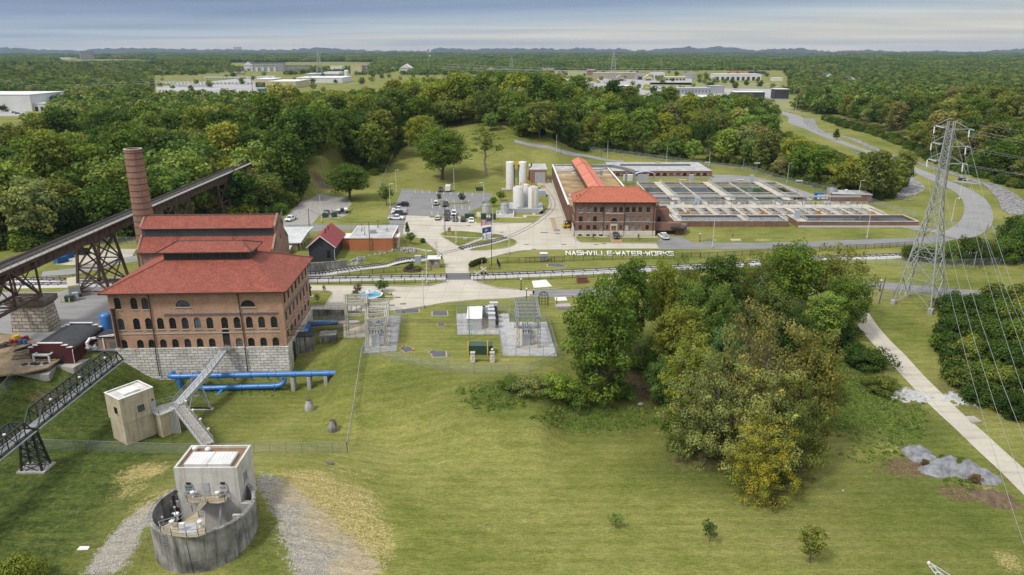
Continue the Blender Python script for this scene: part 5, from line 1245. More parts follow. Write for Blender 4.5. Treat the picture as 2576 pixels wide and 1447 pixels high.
for i,(zx,zy,c,lab)in enumerate(((122,388,b4,'big yellow drum among the red and blue drums'),(88,412,(.28,.03,.03),'red drum nearest the lumber'),(120,413,(.25,.025,.025),'dark red drum in front of the yellow drum'),(150,412,(.03,.12,.28),'left blue drum beside the red drum'),(182,411,(.035,.14,.3),'right blue drum in the row of drums'),(166,392,(.3,.04,.03),'red drum behind the blue drums'),(195,385,(.24,.03,.03),'red drum at the right end of the row'))):
 p=W(2,zx,zy,-.3);p=Ve((p.x,p.y,hgt(p.x,p.y)));o=T('steel_drum',lab,'drum',p,0,'drums by the stone pier');b=MB();r_=.42 if i else.75;h_=1.0 if i else 1.3
 b.lathe((0,0,0),[(r_,.03),(r_,h_*.33),(r_*1.05,h_*.35),(r_,h_*.37),(r_,h_*.66),(r_*1.05,h_*.68),(r_,h_*.7),(r_,h_),(r_*.93,h_),(r_*.93,h_-.05)],16);b.build('barrel',c if not isinstance(c,tuple)else mat('drum_paint_%d'%i,c),o,smooth=True)
eg=mat('timber',(.32,.25,.16),(.19,.15,.10),1.5,fine=.2)
rt=random.Random(5)
for i,(zx,zy,lab)in enumerate(((80,432,'pile of old timbers behind the maroon building'),(155,527,'stack of grey planks left of the maroon building'),(175,500,'heap of broken pallets left of the maroon building'),(40,445,'pile of rusty beams by the drums'),(190,465,'pile of dark machine parts behind the maroon building'))):
 p=W(2,zx,zy,-.8);p.z=hgt(p.x,p.y);o=T('timber_pile',lab,'timber pile',p,.3*i)
 for k in range(16):b=MB();y=rt.uniform(-.9,.9);z=.1+.14*(k//5);b.X=Mx.Rotation(rt.uniform(-.25,.25),4,'Z');b.box(-rt.uniform(1,2),rt.uniform(1,2),y,y+.22,z,z+.12);b.build('plank',[eg,eg,eg,b6,ab][i],o)
def skip(p,label,rz,m,L_=5,open_=True):
 o=T('waste_skip',label,'skip',p,rz);b=MB();h=1.7
 for a in((-L_/2,L_/2,-1.1,-1.0,.1,h),(-L_/2,L_/2,1.0,1.1,.1,h),(-L_/2,-L_/2+.1,-1,1,.1,h),(L_/2-.1,L_/2,-1,1,.1,h),(-L_/2,L_/2,-1,1,.05,.15)):b.box(*a)
 for k in range(7):x=-L_/2+.2+k*(L_-.5)/6;b.box(x,x+.12,-1.18,1.18,.15,h-.15)
 b.build('tub',m,o);c=MB();c.box(-L_/2-.06,L_/2+.06,-1.2,-1.02,h,h+.1);c.box(-L_/2-.06,L_/2+.06,1.02,1.2,h,h+.1);c.build('rim',m,o)
fs=mat('skip_blue',(.03,.14,.38),(.025,.1,.28),1)
skip(W(1,488,1090,0),'front blue waste skip on the loading pad behind the trestle',1.1,fs,3.2);skip(W(1,535,1055,0),'blue waste skip behind the front one',1.1,fs,3.2);skip(W(1,615,1025,0),'long black open skip behind the blue skips',-.1,ab,7)
def veil_mat():
 m,N,L,B=nt('chain_link_mesh');uv=N.new('ShaderNodeTexCoord').outputs['UV']
 n=ao(N,L,uv,1.3,3,.6);r=ramp(N,[(.3,(.13,)*3),(.7,(.24,)*3)]);L.new(n.outputs[0],r.inputs[0]);L.new(r.outputs[0],B.inputs['Alpha']);B.inputs['Alpha'].default_value=.2
 B.inputs['Base Color'].default_value=(.30,.33,.33,1);B.inputs['Roughness'].default_value=.6
 return m
M_VEIL=veil_mat()
def ap(line,label,kind='chain',h=2.0,sp=3.0,name=None,ground=True):
 p0=Ve(line[0]);root=T(name or('chain_link_fence' if kind=='chain' else 'iron_fence'),label,'fence',p0)
 mt=ac if kind=='chain' else ab
 pts=[]
 for a,c in zip(line,line[1:]):
  a,c=Ve(a),Ve(c);n=max(1,round((c-a).length/sp))
  for i in range(n):pts.append(a.lerp(c,i/n))
 pts.append(Ve(line[-1]))
 pts=[Ve((p.x,p.y,max(hgt(p.x,p.y),p.z)if ground else p.z))-p0 for p in pts]
 po=MB();ra=MB();me=MB();up=Ve((0,0,1));t=.045 if kind=='chain' else.05
 for p in pts:po.bar(p-up*.2,p+up*(h+.05),t*2)
 tag(po.build('post',mt,root,uv=False),kind='stuff')
 for a,c in zip(pts,pts[1:]):
  ra.bar(a+up*h,c+up*h,t*1.3)
  if kind=='chain':me.q(a+up*.05,c+up*.05,c+up*h,a+up*h)
  else:
   ra.bar(a+up*.2,c+up*.2,t);n=max(2,int((c-a).length/.16))
   for i in range(n):q=a.lerp(c,(i+.5)/n);me.bar(q+up*.1,q+up*(h+.08),.024)
 ra.build('rail',mt,root,uv=False)
 if kind=='chain':me.build('mesh',M_VEIL,root)
 else:tag(me.build('pickets',mt,root,uv=False),kind='stuff')
 return root
gl=lambda pts:[G(x,y)for x,y in pts]
w0=lambda k,pts,z=0:[W(k,x,y,z)for x,y in pts]
ap(gl([(-60,1126),(0,1130),(150,1132),(300,1137),(440,1142),(640,1142),(760,1140.5),(874,1139)]),'chain link fence along the foot of the slope behind the intake well')
ap(gl([(874,1139),(892,1030),(903,960),(911,900),(918,884)]),'chain link fence climbing the slope right of the manhole cones')
ap([W(15,x,y)for x,y in((660,578),(800,600),(950,640),(1150,680),(1380,718),(1600,742),(1900,742),(2080,730),(2180,695),(2290,640),(2380,575))],'curved chain link fence round the river side of the substation lawn')
ap(gl([(-20,1035),(14,985),(42,950),(40,932)]),'short vine-grown chain link fence below the dirt yard')
ap(gl([(700,575),(712,540),(735,498),(757,457)]),'chain link fence on the left edge of the gravel lot',h=2.4)
ap(gl([(788,470),(826,470)]),'short chain link fence behind the gravel lot',h=2.2);ap(gl([(944,471),(960,471),(975,432),(998,380)]),'tall chain link fence running up the slope into the wood',h=2.8)
ap(gl([(1470,378),(1620,397),(1760,416),(1893,431),(1979,460),(2070,480),(2170,508),(2240,530),(2307,548)]),'long chain link fence between settling basins and wood',h=2.5)
ap(w0(4,[(2567,1050),(1955,1055),(1985,1115),(1695,1115)]),'black iron fence round the flagpole corner','iron',1.6)
ap(w0(5,[(0,1345),(1000,1312),(1700,1300),(2000,1287)])+w0(6,[(470,1061),(940,1033),(1500,1003),(2100,972),(2450,950)]),'long black iron fence between lawn sign and railway','iron',1.6)
ap(w0(4,[(1735,1222),(2150,1212),(2560,1202)])+[D(1700,690),D(1900,680)]+w0(14,[(60,1062),(430,1046)]),'black iron fence on the near side of the railway right of the crossing','iron',1.6)
ap(w0(4,[(180,1252),(900,1248),(1482,1238)]),'black iron fence on the near side of the railway left of the crossing','iron',1.5)
ap(w0(4,[(470,1176),(900,1150),(1345,1128)]),'black iron fence between the two tracks','iron',1.5)
ap(w0(14,[(430,1046),(700,1062),(950,1072),(1200,1062),(1473,1046),(1700,1040)]),'chain link fence in front of the thicket behind the pylon',h=2.4)
ap(w0(14,[(360,1290),(470,1290)]),'chain link gate left of the pylon beside the concrete path',h=2.2,name='gate');ap(w0(14,[(470,1290),(610,1280),(640,1225),(960,1240)]),'chain link fence round the feet of the lattice pylon',h=2.2)
ap(w0(14,[(960,800),(1170,820),(1300,850),(1473,880)]),'chain link fence across the bend of the valley road',h=2.2)
ap(w0(14,[(960,930),(1110,905),(1300,930)]),'iron fence at the end of the plant road','iron',1.7)
ap(w0(1,[(800,950),(1080,945)]),'chain link fence behind the loading pad',h=2.4)
ap(w0(1,[(270,1245),(480,1235),(690,1222)]),'black iron fence beside the access road under the trestle','iron',1.5)
ZP=-.8
q0=G(320.6,1123);rzb=R(55);bh=T('beige_valve_house','two-storey beige concrete valve house with white roof hatch on the lawn','building',(q0.x,q0.y,0),rzb)
zb_=q0.z;tb=Dy(305.8,1006,q0.y+.1).z;BWX,BWY=6.2,5.0;zm=zb_+(tb-zb_)*.47
b=MB();b.box(.14,BWX-.14,.14,BWY-.14,zb_-2,zm);b.box(0,BWX,0,BWY,zm,tb-.3);b.box(.0,BWX,0,.2,tb-.3,tb);b.box(0,BWX,BWY-.2,BWY,tb-.3,tb);b.box(0,.2,.2,BWY-.2,tb-.3,tb);b.box(BWX-.2,BWX,.2,BWY-.2,tb-.3,tb)
b.build('wall',c3,bh)
b=MB();b.box(.2,BWX-.2,.2,BWY-.2,tb-.31,tb-.2);ro=b.build('roof',mat('white_membrane',(.66,.65,.62),(.42,.41,.39),.5,.6,streak=.0),bh)
b=MB();b.box(1.5,4.4,1.2,3.6,tb-.2,tb+.12);b.build('hatch',aa,ro)
b=MB()
for x0,x1,y0,y1 in((-.06,BWX+.06,-.06,.22),(-.06,BWX+.06,BWY-.22,BWY+.06),(-.06,.22,.22,BWY-.22),(BWX-.22,BWX+.06,.22,BWY-.22)):b.box(x0,x1,y0,y1,tb+.003,tb+.07)
b.build('coping',aa,bh)
pw_=ak(2,1005,878,bh);ba(bh,I4,pw_.x,pw_.z,1.15,1.2,False,(2,3),(ab,ai,c3),depth=.0)
pd_=ak(2,1094,880,bh);ZP=pd_.z
b=MB();b.box(pd_.x-.5,pd_.x+.5,-.06,.02,pd_.z,pd_.z+2.1);d_=b.build('door',ae,bh);b=MB();b.box(pd_.x-.15,pd_.x+.15,-.25,.0,pd_.z+2.3,pd_.z+2.5);b.build('lamp',ab,bh)
pl=ak(2,828,895,bh,'x');XL=side('left',BWX,BWY);ba(bh,XL,BWY-pl.y,pl.z,1.0,1.2,False,(2,3),(ab,ai,c3),depth=.0)
J=W(2,1255,835,ZP)
land=T('landing','concrete landing with pipe railing between the beige valve house and the footbridges','landing',J)
b=MB();q=[W(2,x,y,ZP)-J for x,y in((1075,885),(1130,910),(1262,858),(1275,815),(1235,808),(1128,838))]
b.prism([p[:2]for p in q],-.3,-.02);b.build('slab',av,land)
b=MB();q2=[W(2,x,y,ZP)-J for x,y in((1100,890),(1132,905),(1250,858),(1245,825),(1150,850))];b.prism([p[:2]for p in q2],-7.5,-.31);b.build('pier',c3,land)
b=MB();al(b,[q[0],q[1],q[2]]);al(b,[q[5],q[4]]);b.build('railing',ac,land)
cd=T('conduits','bundle of white conduits dropping from the landing','pipes',W(2,1205,872,ZP))
for k in range(6):b=MB();o_=Ve((k*.24,.05*k,0));b.tube([o_+Ve((-.1,.6,.3)),o_+Ve((0,0,.15)),o_+Ve((.05,-.1,-.4)),o_+Ve((.25,-.3,-6.2))],.075,6);b.build('conduit',aa,cd)
def b9(a,c,w,label,deckm,sidem,lamps=0,girder=.45):
 a,c=Ve(a),Ve(c);r=T('footbridge',label,'footbridge',a);d=c-a;n=Ve((-d.y,d.x,0)).normalized()*(w/2);z=Ve((0,0,1))
 b=MB();b.q(-n,d-n,d+n,n);b.q(-n-z*.12,n-z*.12,d+n-z*.12,d-n-z*.12);b.build('deck',deckm,r)
 for s in(-1,1):
  b=MB();b.bar(n*s*1.04-z*girder/2,d+n*s*1.04-z*girder/2,.14,girder);b.build('girder',sidem,r)
  b=MB();al(b,[n*s,d+n*s],1.05,.03,2,1.6);b.build('railing',ac,r)
  if s==1:
   for k in range(lamps):p=n*s+d*((k+.5)/lamps)+z*1.05;b=MB();b.lathe(p,[(.05,0),(.05,.5),(.24,.5),(.2,.72),(.05,.78)],10);b.build('lamp',aa,r)
 return r
M_PLANK=mat('footbridge_planks',(.36,.34,.30),(.22,.21,.19),1.3,fine=.2)
dw=pump.matrix_basis@Ve((dz.x,-.4,.75))if False else(Mx.Translation(org)@Mx.Rotation(BR,4,'Z'))@Ve((dz.x,-.5,.7))
mid=W(2,1482,578,-.75+(ZP+.75)*.1)
lan=T('door_landing','small steel landing outside the pump house door','landing',dw);b=MB();b.box(-.9,1.4,-1.3,.15,-.14,0);b.build('plate',ac,lan);b=MB();al(b,[(1.4,.1,0),(1.4,-1.3,0),(-.2,-1.3,0)]);b.build('railing',ac,lan)
b9(mid,dw+Ve((-.3,-.7,-.05)),1.3,'upper stair flight of the footbridge at the pump house door',ae,ae)
b9(J+Ve((-.1,.3,.02)),mid,1.5,'grey steel footbridge from the landing towards the pump house',ae,ae,0,.7)
hb0=W(2,1480,1112,ZP+.2)
b9(J+Ve((.6,-.5,.02)),hb0,1.7,'planked footbridge from the landing to the grey intake house',M_PLANK,ae,4,.5)
sp_=J.lerp(mid,.62);tw=T('bridge_trestle','grey steel trestle carrying the footbridge above the lawn','support',(sp_.x,sp_.y,0));b=MB();gz=hgt(sp_.x,sp_.y)
for s in(-1,1):b.bar((s*2.1,-.4,gz),(s*.7,0,sp_.z-.7),.22);b.bar((s*2.1,-.4,gz+.25),(-s*2.1,-.4,gz+.25),.2);b.bar((s*1.9,-.3,gz+.8),(-s*.8,0,sp_.z-1.5),.09)
b.bar((-1.3,-.2,(gz+sp_.z)/2),(1.3,-.2,(gz+sp_.z)/2),.12);b.build('frame',ae,tw);b=MB();b.box(-2.6,2.6,-.9,.1,gz-.4,gz+.12);b.build('footing',av,tw)
WX,WY,WR=-42.9,86.7,6.9
well=T('intake_well','round open concrete intake well with dark weathered wall','intake well',(WX,WY,0))
b=MB();b.lathe((0,0,0),[(WR,-9),(WR,-.35),(WR+.05,-.35),(WR+.05,0),(WR-.5,0),(WR-.5,-9)],72,False);b.build('wall',bm,well,smooth=True)
b=MB();b.lathe((0,0,-8.2),[(WR-.45,0),(.1,0)],48,False);b.build('water',mat('well_water',(.02,.025,.022),(.03,.035,.03),1,.1),well)
b=MB()
for a in(-.45,.35,1.0):b.box(math.cos(a)*(WR-.5)-1.2,math.cos(a)*(WR-.5),math.sin(a)*3.5-.2,math.sin(a)*3.5+.2,-8,-.6)
b.box(-WR+.6,WR-.6,2.4,2.65,-2.2,-1.2);b.build('inner_buttress',av,well)
b=MB();b.tube([(1.6,2.2,-.1),(1.9,-.6,-5.5)],.16,8);b.build('pipe',ae,well)
b=MB();al(b,[(math.cos(a)*(WR-.15),math.sin(a)*(WR-.15),0)for a in[(-1.15+k*.12)for k in range(17)]],.22,.025,1,1.2);b.build('rim_pipe',ac,well)
hse=T('intake_house','grey concrete intake house with white roof hatches standing in the round well','building',(-47.3,88.7,0),R(.6))
HW,HD,HT=8.8,6.2,4.5
hw=[(p.x,p.z,1.15,1.0)for p in(ak(3,985,568,hse),ak(3,1278,566,hse))]
b=MB();b.box(0,HW,.02,HD,-9,HT-.5)
for a in((0,HW,0.02,.3,HT-.5,HT),(0,HW,HD-.28,HD,HT-.5,HT),(0,.3,.3,HD-.28,HT-.5,HT),(HW-.3,HW,.3,HD-.28,HT-.5,HT)):b.box(*a)
for z in(1.2,2.2,3.2):b.box(-.012,HW+.012,-.0,HD,z-.018,z+.018)
b.build('wall',M_HOUSE,hse)
b=MB();b.box(.3,HW-.3,.3,HD-.28,HT-.5,HT-.35);ro=b.build('roof',mat('gravel_roof',(.20,.125,.07),(.13,.085,.05),.8,fine=.3),hse)
b=MB()
for x0 in(1.15,4.45):
 b.box(x0,x0+3.2,.75,4.1,HT-.3,HT+.12)
 for k in range(7):b.box(x0+.1+k*.47,x0+.2+k*.47,.74,4.11,HT+.122,HT+.16)
b.build('hatch',mat('dusty_white_metal',(.74,.74,.73),(.58,.57,.55),.45,.5),ro)
for x,y in((1.0,5.1),(3.0,4.75)):c=MB();c.lathe((x,y,HT-.35),[(.25,0),(.25,.35),(.4,.38),(.4,.6),(.3,.62),(.3,.72),(.1,.78)],16);c.build('roof_vent',aa,ro,smooth=True)
for x,z,w2,h2 in hw:ba(hse,I4,x,z,w2,h2,False,(1,4),(ae if x<4 else aa,ai,av),depth=-.02,name='louvred_window')
for x,z,w2,h2 in hw:c=MB();c.box(x-.28,x+.28,-.22,.02,z+1.2,z+1.45);c.build('lamp',au,hse)
pdx=ak(3,1132,608,hse);c=MB();c.box(pdx.x-.5,pdx.x+.5,-.07,.03,pdx.z,pdx.z+2.1);do=c.build('door',ae,hse);c=MB();c.box(pdx.x-.35,pdx.x+.35,-.1,-.07,pdx.z+.15,pdx.z+.85);c.build('door_louvre',av,do)
XR2=side('right',HW,HD);pr_=ak(3,1466,470,hse,'x',HW);ba(hse,XR2,pr_.y,pr_.z,1.1,1.35,False,(1,4),(ae,ai,av),depth=-.02,name='louvred_window')
c=MB();c.tube([(-.5,-.3,-2.6),(-.5,-.3,.3),(-.4,.1,.7),(.1,.2,.7)],.22,8);c.build('pipe',ab,hse)
ZD=pdx.z
dkm=mat('tan_deck',(.42,.35,.23),(.33,.28,.19),1,fine=.1)
pz=lambda x,y,z=0.:W(3,x,y,z)-Ve((WX,WY,0))
plat=T('well_platform','railed steel platforms and crooked catwalk across the round well','platform',(WX,WY,0))
o1=[pz(*p,ZD)for p in((1085,612),(950,612),(965,650),(1010,668),(1090,665),(1140,640),(1150,668),(1230,672),(1300,655),(1305,612))]
cat_=[pz(*p,(ZD+.05)/2)for p in((1090,640),(1140,640),(1130,668),(1070,730),(1065,790),(900,838),(950,815),(1040,752),(1055,700))]
o2=[pz(*p,.06)for p in((725,885),(830,830),(905,838),(1065,792),(1118,796),(1125,935),(1050,958),(960,962),(830,950),(740,922))]
for o_,z_ in((o1,ZD),(o2,.06)):b=MB();b.prism([p[:2]for p in o_],z_-.12,z_);b.build('deck',dkm,plat)
b=MB();b.prism([p[:2]for p in cat_],ZD*.5-.08,ZD*.5+.03);b.build('catwalk',dkm,plat)
b=MB();rl=lambda*p,z=0.:[pz(x,y,z)for x,y in p]
for seq,z_ in((((945,625),(965,655),(1080,665)),ZD),(((1125,665),(1290,655),(1310,615)),ZD),(((1080,665),(1010,745),(905,835),(725,890),(740,925),(830,952),(960,962),(1060,952),(1125,930),(1118,800),(1065,795),(1062,740),(1125,668)),.06)):al(b,rl(*seq,z=z_),1.05,.032,2,1.3)
b.build('railing',ac,plat)
b=MB();b.prism([p[:2]for p in[pz(*q_,.065)for q_ in((880,930),(935,850),(1035,838),(1040,905),(1030,945))]],.062,.075);b.build('floor_plate',ae,plat)
for i,(zx,zy,z_,lab)in enumerate(((1015,625,ZD,'valve actuator at the left side of the intake house door'),(1228,628,ZD,'valve actuator at the right side of the intake house door'),(835,880,.06,'valve actuator on the left of the outer well platform'),(1078,880,.06,'valve actuator on the right of the outer well platform'),(880,812,.06,'tall valve spindle head beside the catwalk'))):
 p=W(3,zx,zy,z_);o=T('valve_actuator',lab,'valve',p,i*.7,'valve actuators on the well');b=MB();b.lathe((0,0,0),[(.2,0),(.16,.1),(.16,.75),(.32,.78),(.34,1.0),(.26,1.06),(.1,1.12)],14);b.build('pedestal',aa,o,smooth=True);b=MB();b.tube([(.2,0,.85),(.65,0,.85)],.13,8);b.bar((.5,0,.7),(.5,.3,1.0),.09);b.build('motor',ae,o)
p=W(3,925,900,.06);o=T('control_box','white control box on the outer well platform','cabinet',p);b=MB();b.box(-.35,.35,-.15,.15,.3,1.05);b.bar((0,0,0),(0,0,.35),.1);b.build('casing',aa,o);b=MB();b.box(-.3,.3,-.17,-.15,.36,1.0);b.build('door',aa,o)
for zx,zy,lab,h in((768,905,'short mast with a lamp at the ladder head',1.9),(888,905,'tall mast in the middle of the well platform',3.4)):p=W(3,zx,zy,.06);o=T('mast',lab,'mast',p);b=MB();b.tube([(0,0,0),(0,0,h)],.05,6);b.build('pole',ac,o);b=MB();b.lathe((0,0,h),[(.02,0),(.14,.04),(.14,.22),(.03,.3)],10);b.build('lamp',ae,o)
la=W(3,790,965,0);o=T('caged_ladder','caged steel ladder hanging on the outside of the round well','ladder',la);b=MB();n_=Ve((WX,WY,0))-la;n_.z=0;n_.normalize();t_=Ve((-n_.y,n_.x,0));oo=-n_*.3
for s in(-1,1):b.bar(oo+t_*s*.25+Ve((0,0,1)),oo+t_*s*.25+Ve((0,0,-5)),.06)
for k in range(18):b.bar(oo-t_*.25+Ve((0,0,.6-k*.3)),oo+t_*.25+Ve((0,0,.6-k*.3)),.04)
b.build('rungs',ac,o);b=MB()
for k in range(6):
 z=.9-k*.5;c_=[oo-n_*(.4*math.sin(math.pi*j/8))+t_*(.38*math.cos(math.pi*j/8))+Ve((0,0,z))for j in range(9)]
 for a,d2 in zip(c_,c_[1:]):b.bar(a,d2,.045)
for j in range(1,8):a=oo-n_*(.4*math.sin(math.pi*j/8))+t_*(.38*math.cos(math.pi*j/8));b.bar(a+Ve((0,0,.9)),a+Ve((0,0,-1.6)),.03)
b.build('cage',ac,o)
c0=W(3,955,985,0);o=T('cable','black cable running down the face of the round well','cable',c0);b=MB();nn=(c0-Ve((WX,WY,0))).normalized();b.tube([nn*.1,nn*.12+Ve((.1,0,-2)),nn*.12+Ve((.3,0,-5))],.05,5);b.build('line',ab,o)
TXc=-80.3
cv_=T('truss_footbridge','long black box-truss bridge running from the pump house over the lawn','bridge',(TXc,137,0),R(.3))
def d9(y0,y1,name):
 b=MB();zb0,zt0,hw_=.15,2.7,1.15;n=max(3,round((y0-y1)/2.1));st_=(y0-y1)/n
 for x in(-hw_,hw_):
  b.bar((x,y0,zb0),(x,y1,zb0),.26);b.bar((x,y0-st_,zt0),(x,y1+st_,zt0),.22);b.bar((x,y0,zb0),(x,y0-st_,zt0),.2);b.bar((x,y1,zb0),(x,y1+st_,zt0),.2);b.bar((x,y0-st_,1.35),(x,y1+st_,1.35),.09)
  for k in range(1,n):
   y=y0-st_*k;b.bar((x,y,zb0),(x,y,zt0),.13)
   if k<n-1:b.bar((x,y,zt0 if k%2 else zb0),(x,y-st_,zb0 if k%2 else zt0),.11)
 for k in range(1,n):
  y=y0-st_*k;b.bar((-hw_,y,zt0),(hw_,y,zt0),.12);b.bar((-hw_,y,zb0),(hw_,y,zb0),.14)
  if k<n-1:b.bar((-hw_,y,zt0),(hw_,y-st_,zt0),.08);b.bar((hw_,y,zt0),(-hw_,y-st_,zt0),.08)
 o=b.build(name,ab,cv_)
 b=MB();b.box(-.75,.75,y1,y0,.25,.32);b.build('walkway',ac,o)
 b=MB();b.box(hw_+.16,hw_+.5,y1,y0,.0,.12);b.build('cable_tray',ac,o)
 for k in range(3):b=MB();b.lathe((hw_*.6,y0-(k+.6)*(y0-y1)/3.2,zt0-.1),[(.03,.4),(.25,.25),(.2,0)],10);b.build('lamp',aa,o)
d9(-.8,-29.2,'span');d9(-30.0,-62,'span')
tp_=G(95,1182);tb0=T('truss_tower','black lattice tower carrying the truss bridge on the lawn','support',(TXc-.1,107.4,0));gz=hgt(TXc,107.4);b=MB()
for sx_ in(-1,1):
 for sy_ in(-1,1):b.bar((sx_*1.75,sy_*1.2,gz),(sx_*1.05,sy_*.5,0),.3)
for k in range(5):
 t0,t1=k/5,(k+1)/5;f_=lambda sx_,sy_,t:Ve((sx_*(1.75-.7*t),sy_*(1.2-.7*t),gz+(0-gz)*t))
 for(a1,a2)in(((-1,-1),(1,-1)),((1,-1),(1,1)),((1,1),(-1,1)),((-1,1),(-1,-1))):
  b.bar(f_(*a1,t1),f_(*a2,t1),.13);b.bar(f_(*a1,t0),f_(*a2,t1),.1);b.bar(f_(*a2,t0),f_(*a1,t1),.1)
b.build('frame',ab,tb0);b=MB();b.box(-2.3,2.3,-1.7,1.7,gz-.6,gz+.3);b.build('footing',av,tb0)
def pipe(label,pts,r,flanges=(),brackets=(),cat='pipe',taper_=None,m=None):
 p0=Ve(pts[0]);o=T('water_pipe',label,cat,p0);q=bez([Ve(p)-p0 for p in pts],5);b=MB();rr=[r]*len(q)
 if taper_:rr[-6:]=[r,r*.92,r*.8,r*.68,r*.55,r*.45]
 b.tube(q,rr,16);b.build('pipe_run',m or b7,o,smooth=True)
 for f_,d_ in flanges:
  b=MB();f_=Ve(f_)-p0;d_=Ve(d_).normalized();b.tube([f_-d_*.1,f_+d_*.1],r*1.22,18);b.build('flange',m or b7,o)
 for f_ in brackets:
  b=MB();f_=Ve(f_)-p0;b.bar(f_+Ve((0,-.7,-.75)),f_+Ve((0,1.4,-.75)),.16);b.bar(f_+Ve((0,-.55,-.75)),f_+Ve((0,1.3,-2.0)),.14);b.build('bracket',m or b7,o)
 return o
yA=137.4;LA=lambda zx,zy,y=yA:Dy(*P(2,zx,zy),y)
a0_,a1_=LA(1220,632),LA(2475,607)
M_B2=mat('pale_blue_pipe',(.10,.34,.70),(.07,.27,.6),.6,.4,spec=.5)
pipe('upper blue water main along the stone base of the pump house',[(a0_.x-.6,yA+1.9,a0_.z-.1),(a0_.x-.5,yA+.7,a0_.z),(a0_.x+.3,yA,a0_.z),a0_.lerp(a1_,.2),a0_.lerp(a1_,.45),a0_.lerp(a1_,.7),a0_.lerp(a1_,.9),a1_],.56,[(a0_.lerp(a1_,t),a1_-a0_)for t in(.05,.12,.26,.355,.45,.54,.59,.7,.79,.89)],[a0_.lerp(a1_,t)for t in(.02,.26,.355,.45,.545,.6)],taper_=True)
v0=LA(1272,640);pipe('blue riser dropping from the upper water main',[(v0.x,yA-.1,v0.z),(v0.x,yA-.1,v0.z-1.6),(v0.x,yA-.1,v0.z-3.4)],.42,[((v0.x,yA-.1,v0.z-.75),(0,0,1)),((v0.x,yA-.1,v0.z-1.1),(0,0,1))])
b0_,b1_=LA(1440,716,136.9),LA(1990,697,136.9)
pipe('lower blue water main at the foot of the stone base',[(b0_.x-.6,138.6,b0_.z+1.2),(b0_.x-.6,137.2,b0_.z+1.0),(b0_.x-.2,136.9,b0_.z+.1),b0_.lerp(b1_,.3),b0_.lerp(b1_,.7),b0_.lerp(b1_,.96),(b1_.x+.5,137.3,b1_.z+.4),(b1_.x+.4,138.6,b1_.z+.7)],.52,[(b0_.lerp(b1_,t),b1_-b0_)for t in(.1,.32,.5,.72,.93)],[b0_.lerp(b1_,t)for t in(.1,.5,.72,.93)])
c0_,c1_=LA(1390,768,135.6),LA(1540,766,135.6);pipe('short blue branch pipe below the lower water main',[c0_,c0_.lerp(c1_,.6),c1_,c1_.lerp(LA(1585,722,136.9),.6),LA(1585,722,136.9)],.36,[(c0_.lerp(c1_,.5),c1_-c0_),(c1_,(1,.3,.5))])
pipe('blue pipe stub beside the footbridge',[LA(1360,660,137),LA(1400,610,137.6),LA(1408,603,138.8)],.4,[(LA(1380,635,137.2),(1,.4,1))])
e0,e1,e2=D(*P(15,195,320),-1.2),D(*P(15,150,385),-1.8),D(*P(15,85,460),-2.6)
pipe('fat blue pipe elbowing along the right wall of the pump house',[D(*P(15,430,300),-.5),D(*P(15,260,310),-.7),e0,e1,e2,e2+Ve((-1.6,.1,-.1))],.62,[(e0.lerp(e1,.5),e1-e0),(e1.lerp(e2,.4),e2-e1)])
for i,(zx,zt,zb2,lab)in enumerate(((2080,632,732,'nearest the pump house'),(2195,626,708,'in the middle of the three'),(2315,622,676,'nearest the concrete block'))):
 p=LA(zx,zt);gz=hgt(p.x,yA);o=T('pipe_support','concrete pipe support under the blue main '+lab,'support',(p.x,yA,gz),0,'concrete supports under the blue main');b=MB();b.box(-.3,.3,-.75,.75,-.6,p.z-gz-.45);b.box(-.36,.36,-.8,-.55,-.6,p.z-gz-.1);b.box(-.36,.36,.55,.8,-.6,p.z-gz-.1);b.build('post',av,o)
bk=D(*P(2,2515,600),hgt(-33.5,138)+.2);o=T('concrete_block','square concrete valve chamber where the blue main enters the bank','chamber',(a1_.x+1.6,yA,0),R(8));b=MB();b.box(-1.7,1.7,-1.6,1.8,-6,a1_.z+1.3);b.build('wall',bm,o);b=MB();b.box(-1.75,1.75,-1.65,1.85,a1_.z+1.302,a1_.z+1.45);b.build('lid',be,o)
for X,Yb,lab in((779,1030,'pale concrete manhole cone on the lawn, higher on the slope'),(838,1082,'dark stained manhole cone near the fence corner')):
 p=G(X,Yb);o=T('manhole_cone',lab,'manhole',p,0,'manhole cones on the lawn');b=MB();b.lathe((0,0,0),[(.95,-.3),(.95,.6),(.8,1.1),(.52,1.9),(.52,2.0)],22);b.build('cone',av if X<800 else bm,o,smooth=True);b=MB();b.lathe((0,0,2.0),[(.5,0),(.5,.1),(.1,.16)],16);b.build('lid',b6,o)
def dh(name,label,cat,p,sz,m,rz=0.,lid=None,sink=.6):
 o=T(name,label,cat,p,rz);b=MB();b.box(-sz[0]/2,sz[0]/2,-sz[1]/2,sz[1]/2,-sink,sz[2]);b.build('body',m,o)
 if lid:b=MB();b.box(-sz[0]/2-.06,sz[0]/2+.06,-sz[1]/2-.06,sz[1]/2+.06,sz[2]+.003,sz[2]+.15);b.build('lid',lid,o)
 return o
rw0,rw1=W(15,172,200,0),W(15,510,205,0);o=T('retaining_wall','concrete retaining wall below the forecourt right of the pump house','wall',rw0);d_=rw1-rw0;b=MB();b.bar(Ve((0,0,-2.6)),d_+Ve((0,0,-2.6)),.5,6.0);b.build('wall',bm,o);b=MB();al(b,[Ve((0,0,.4)),d_+Ve((0,0,.4))]);b.build('railing',ac,o)
td=[W(15,x,y,-.6)for x,y in((175,290),(600,282),(640,300),(440,310),(180,305))]
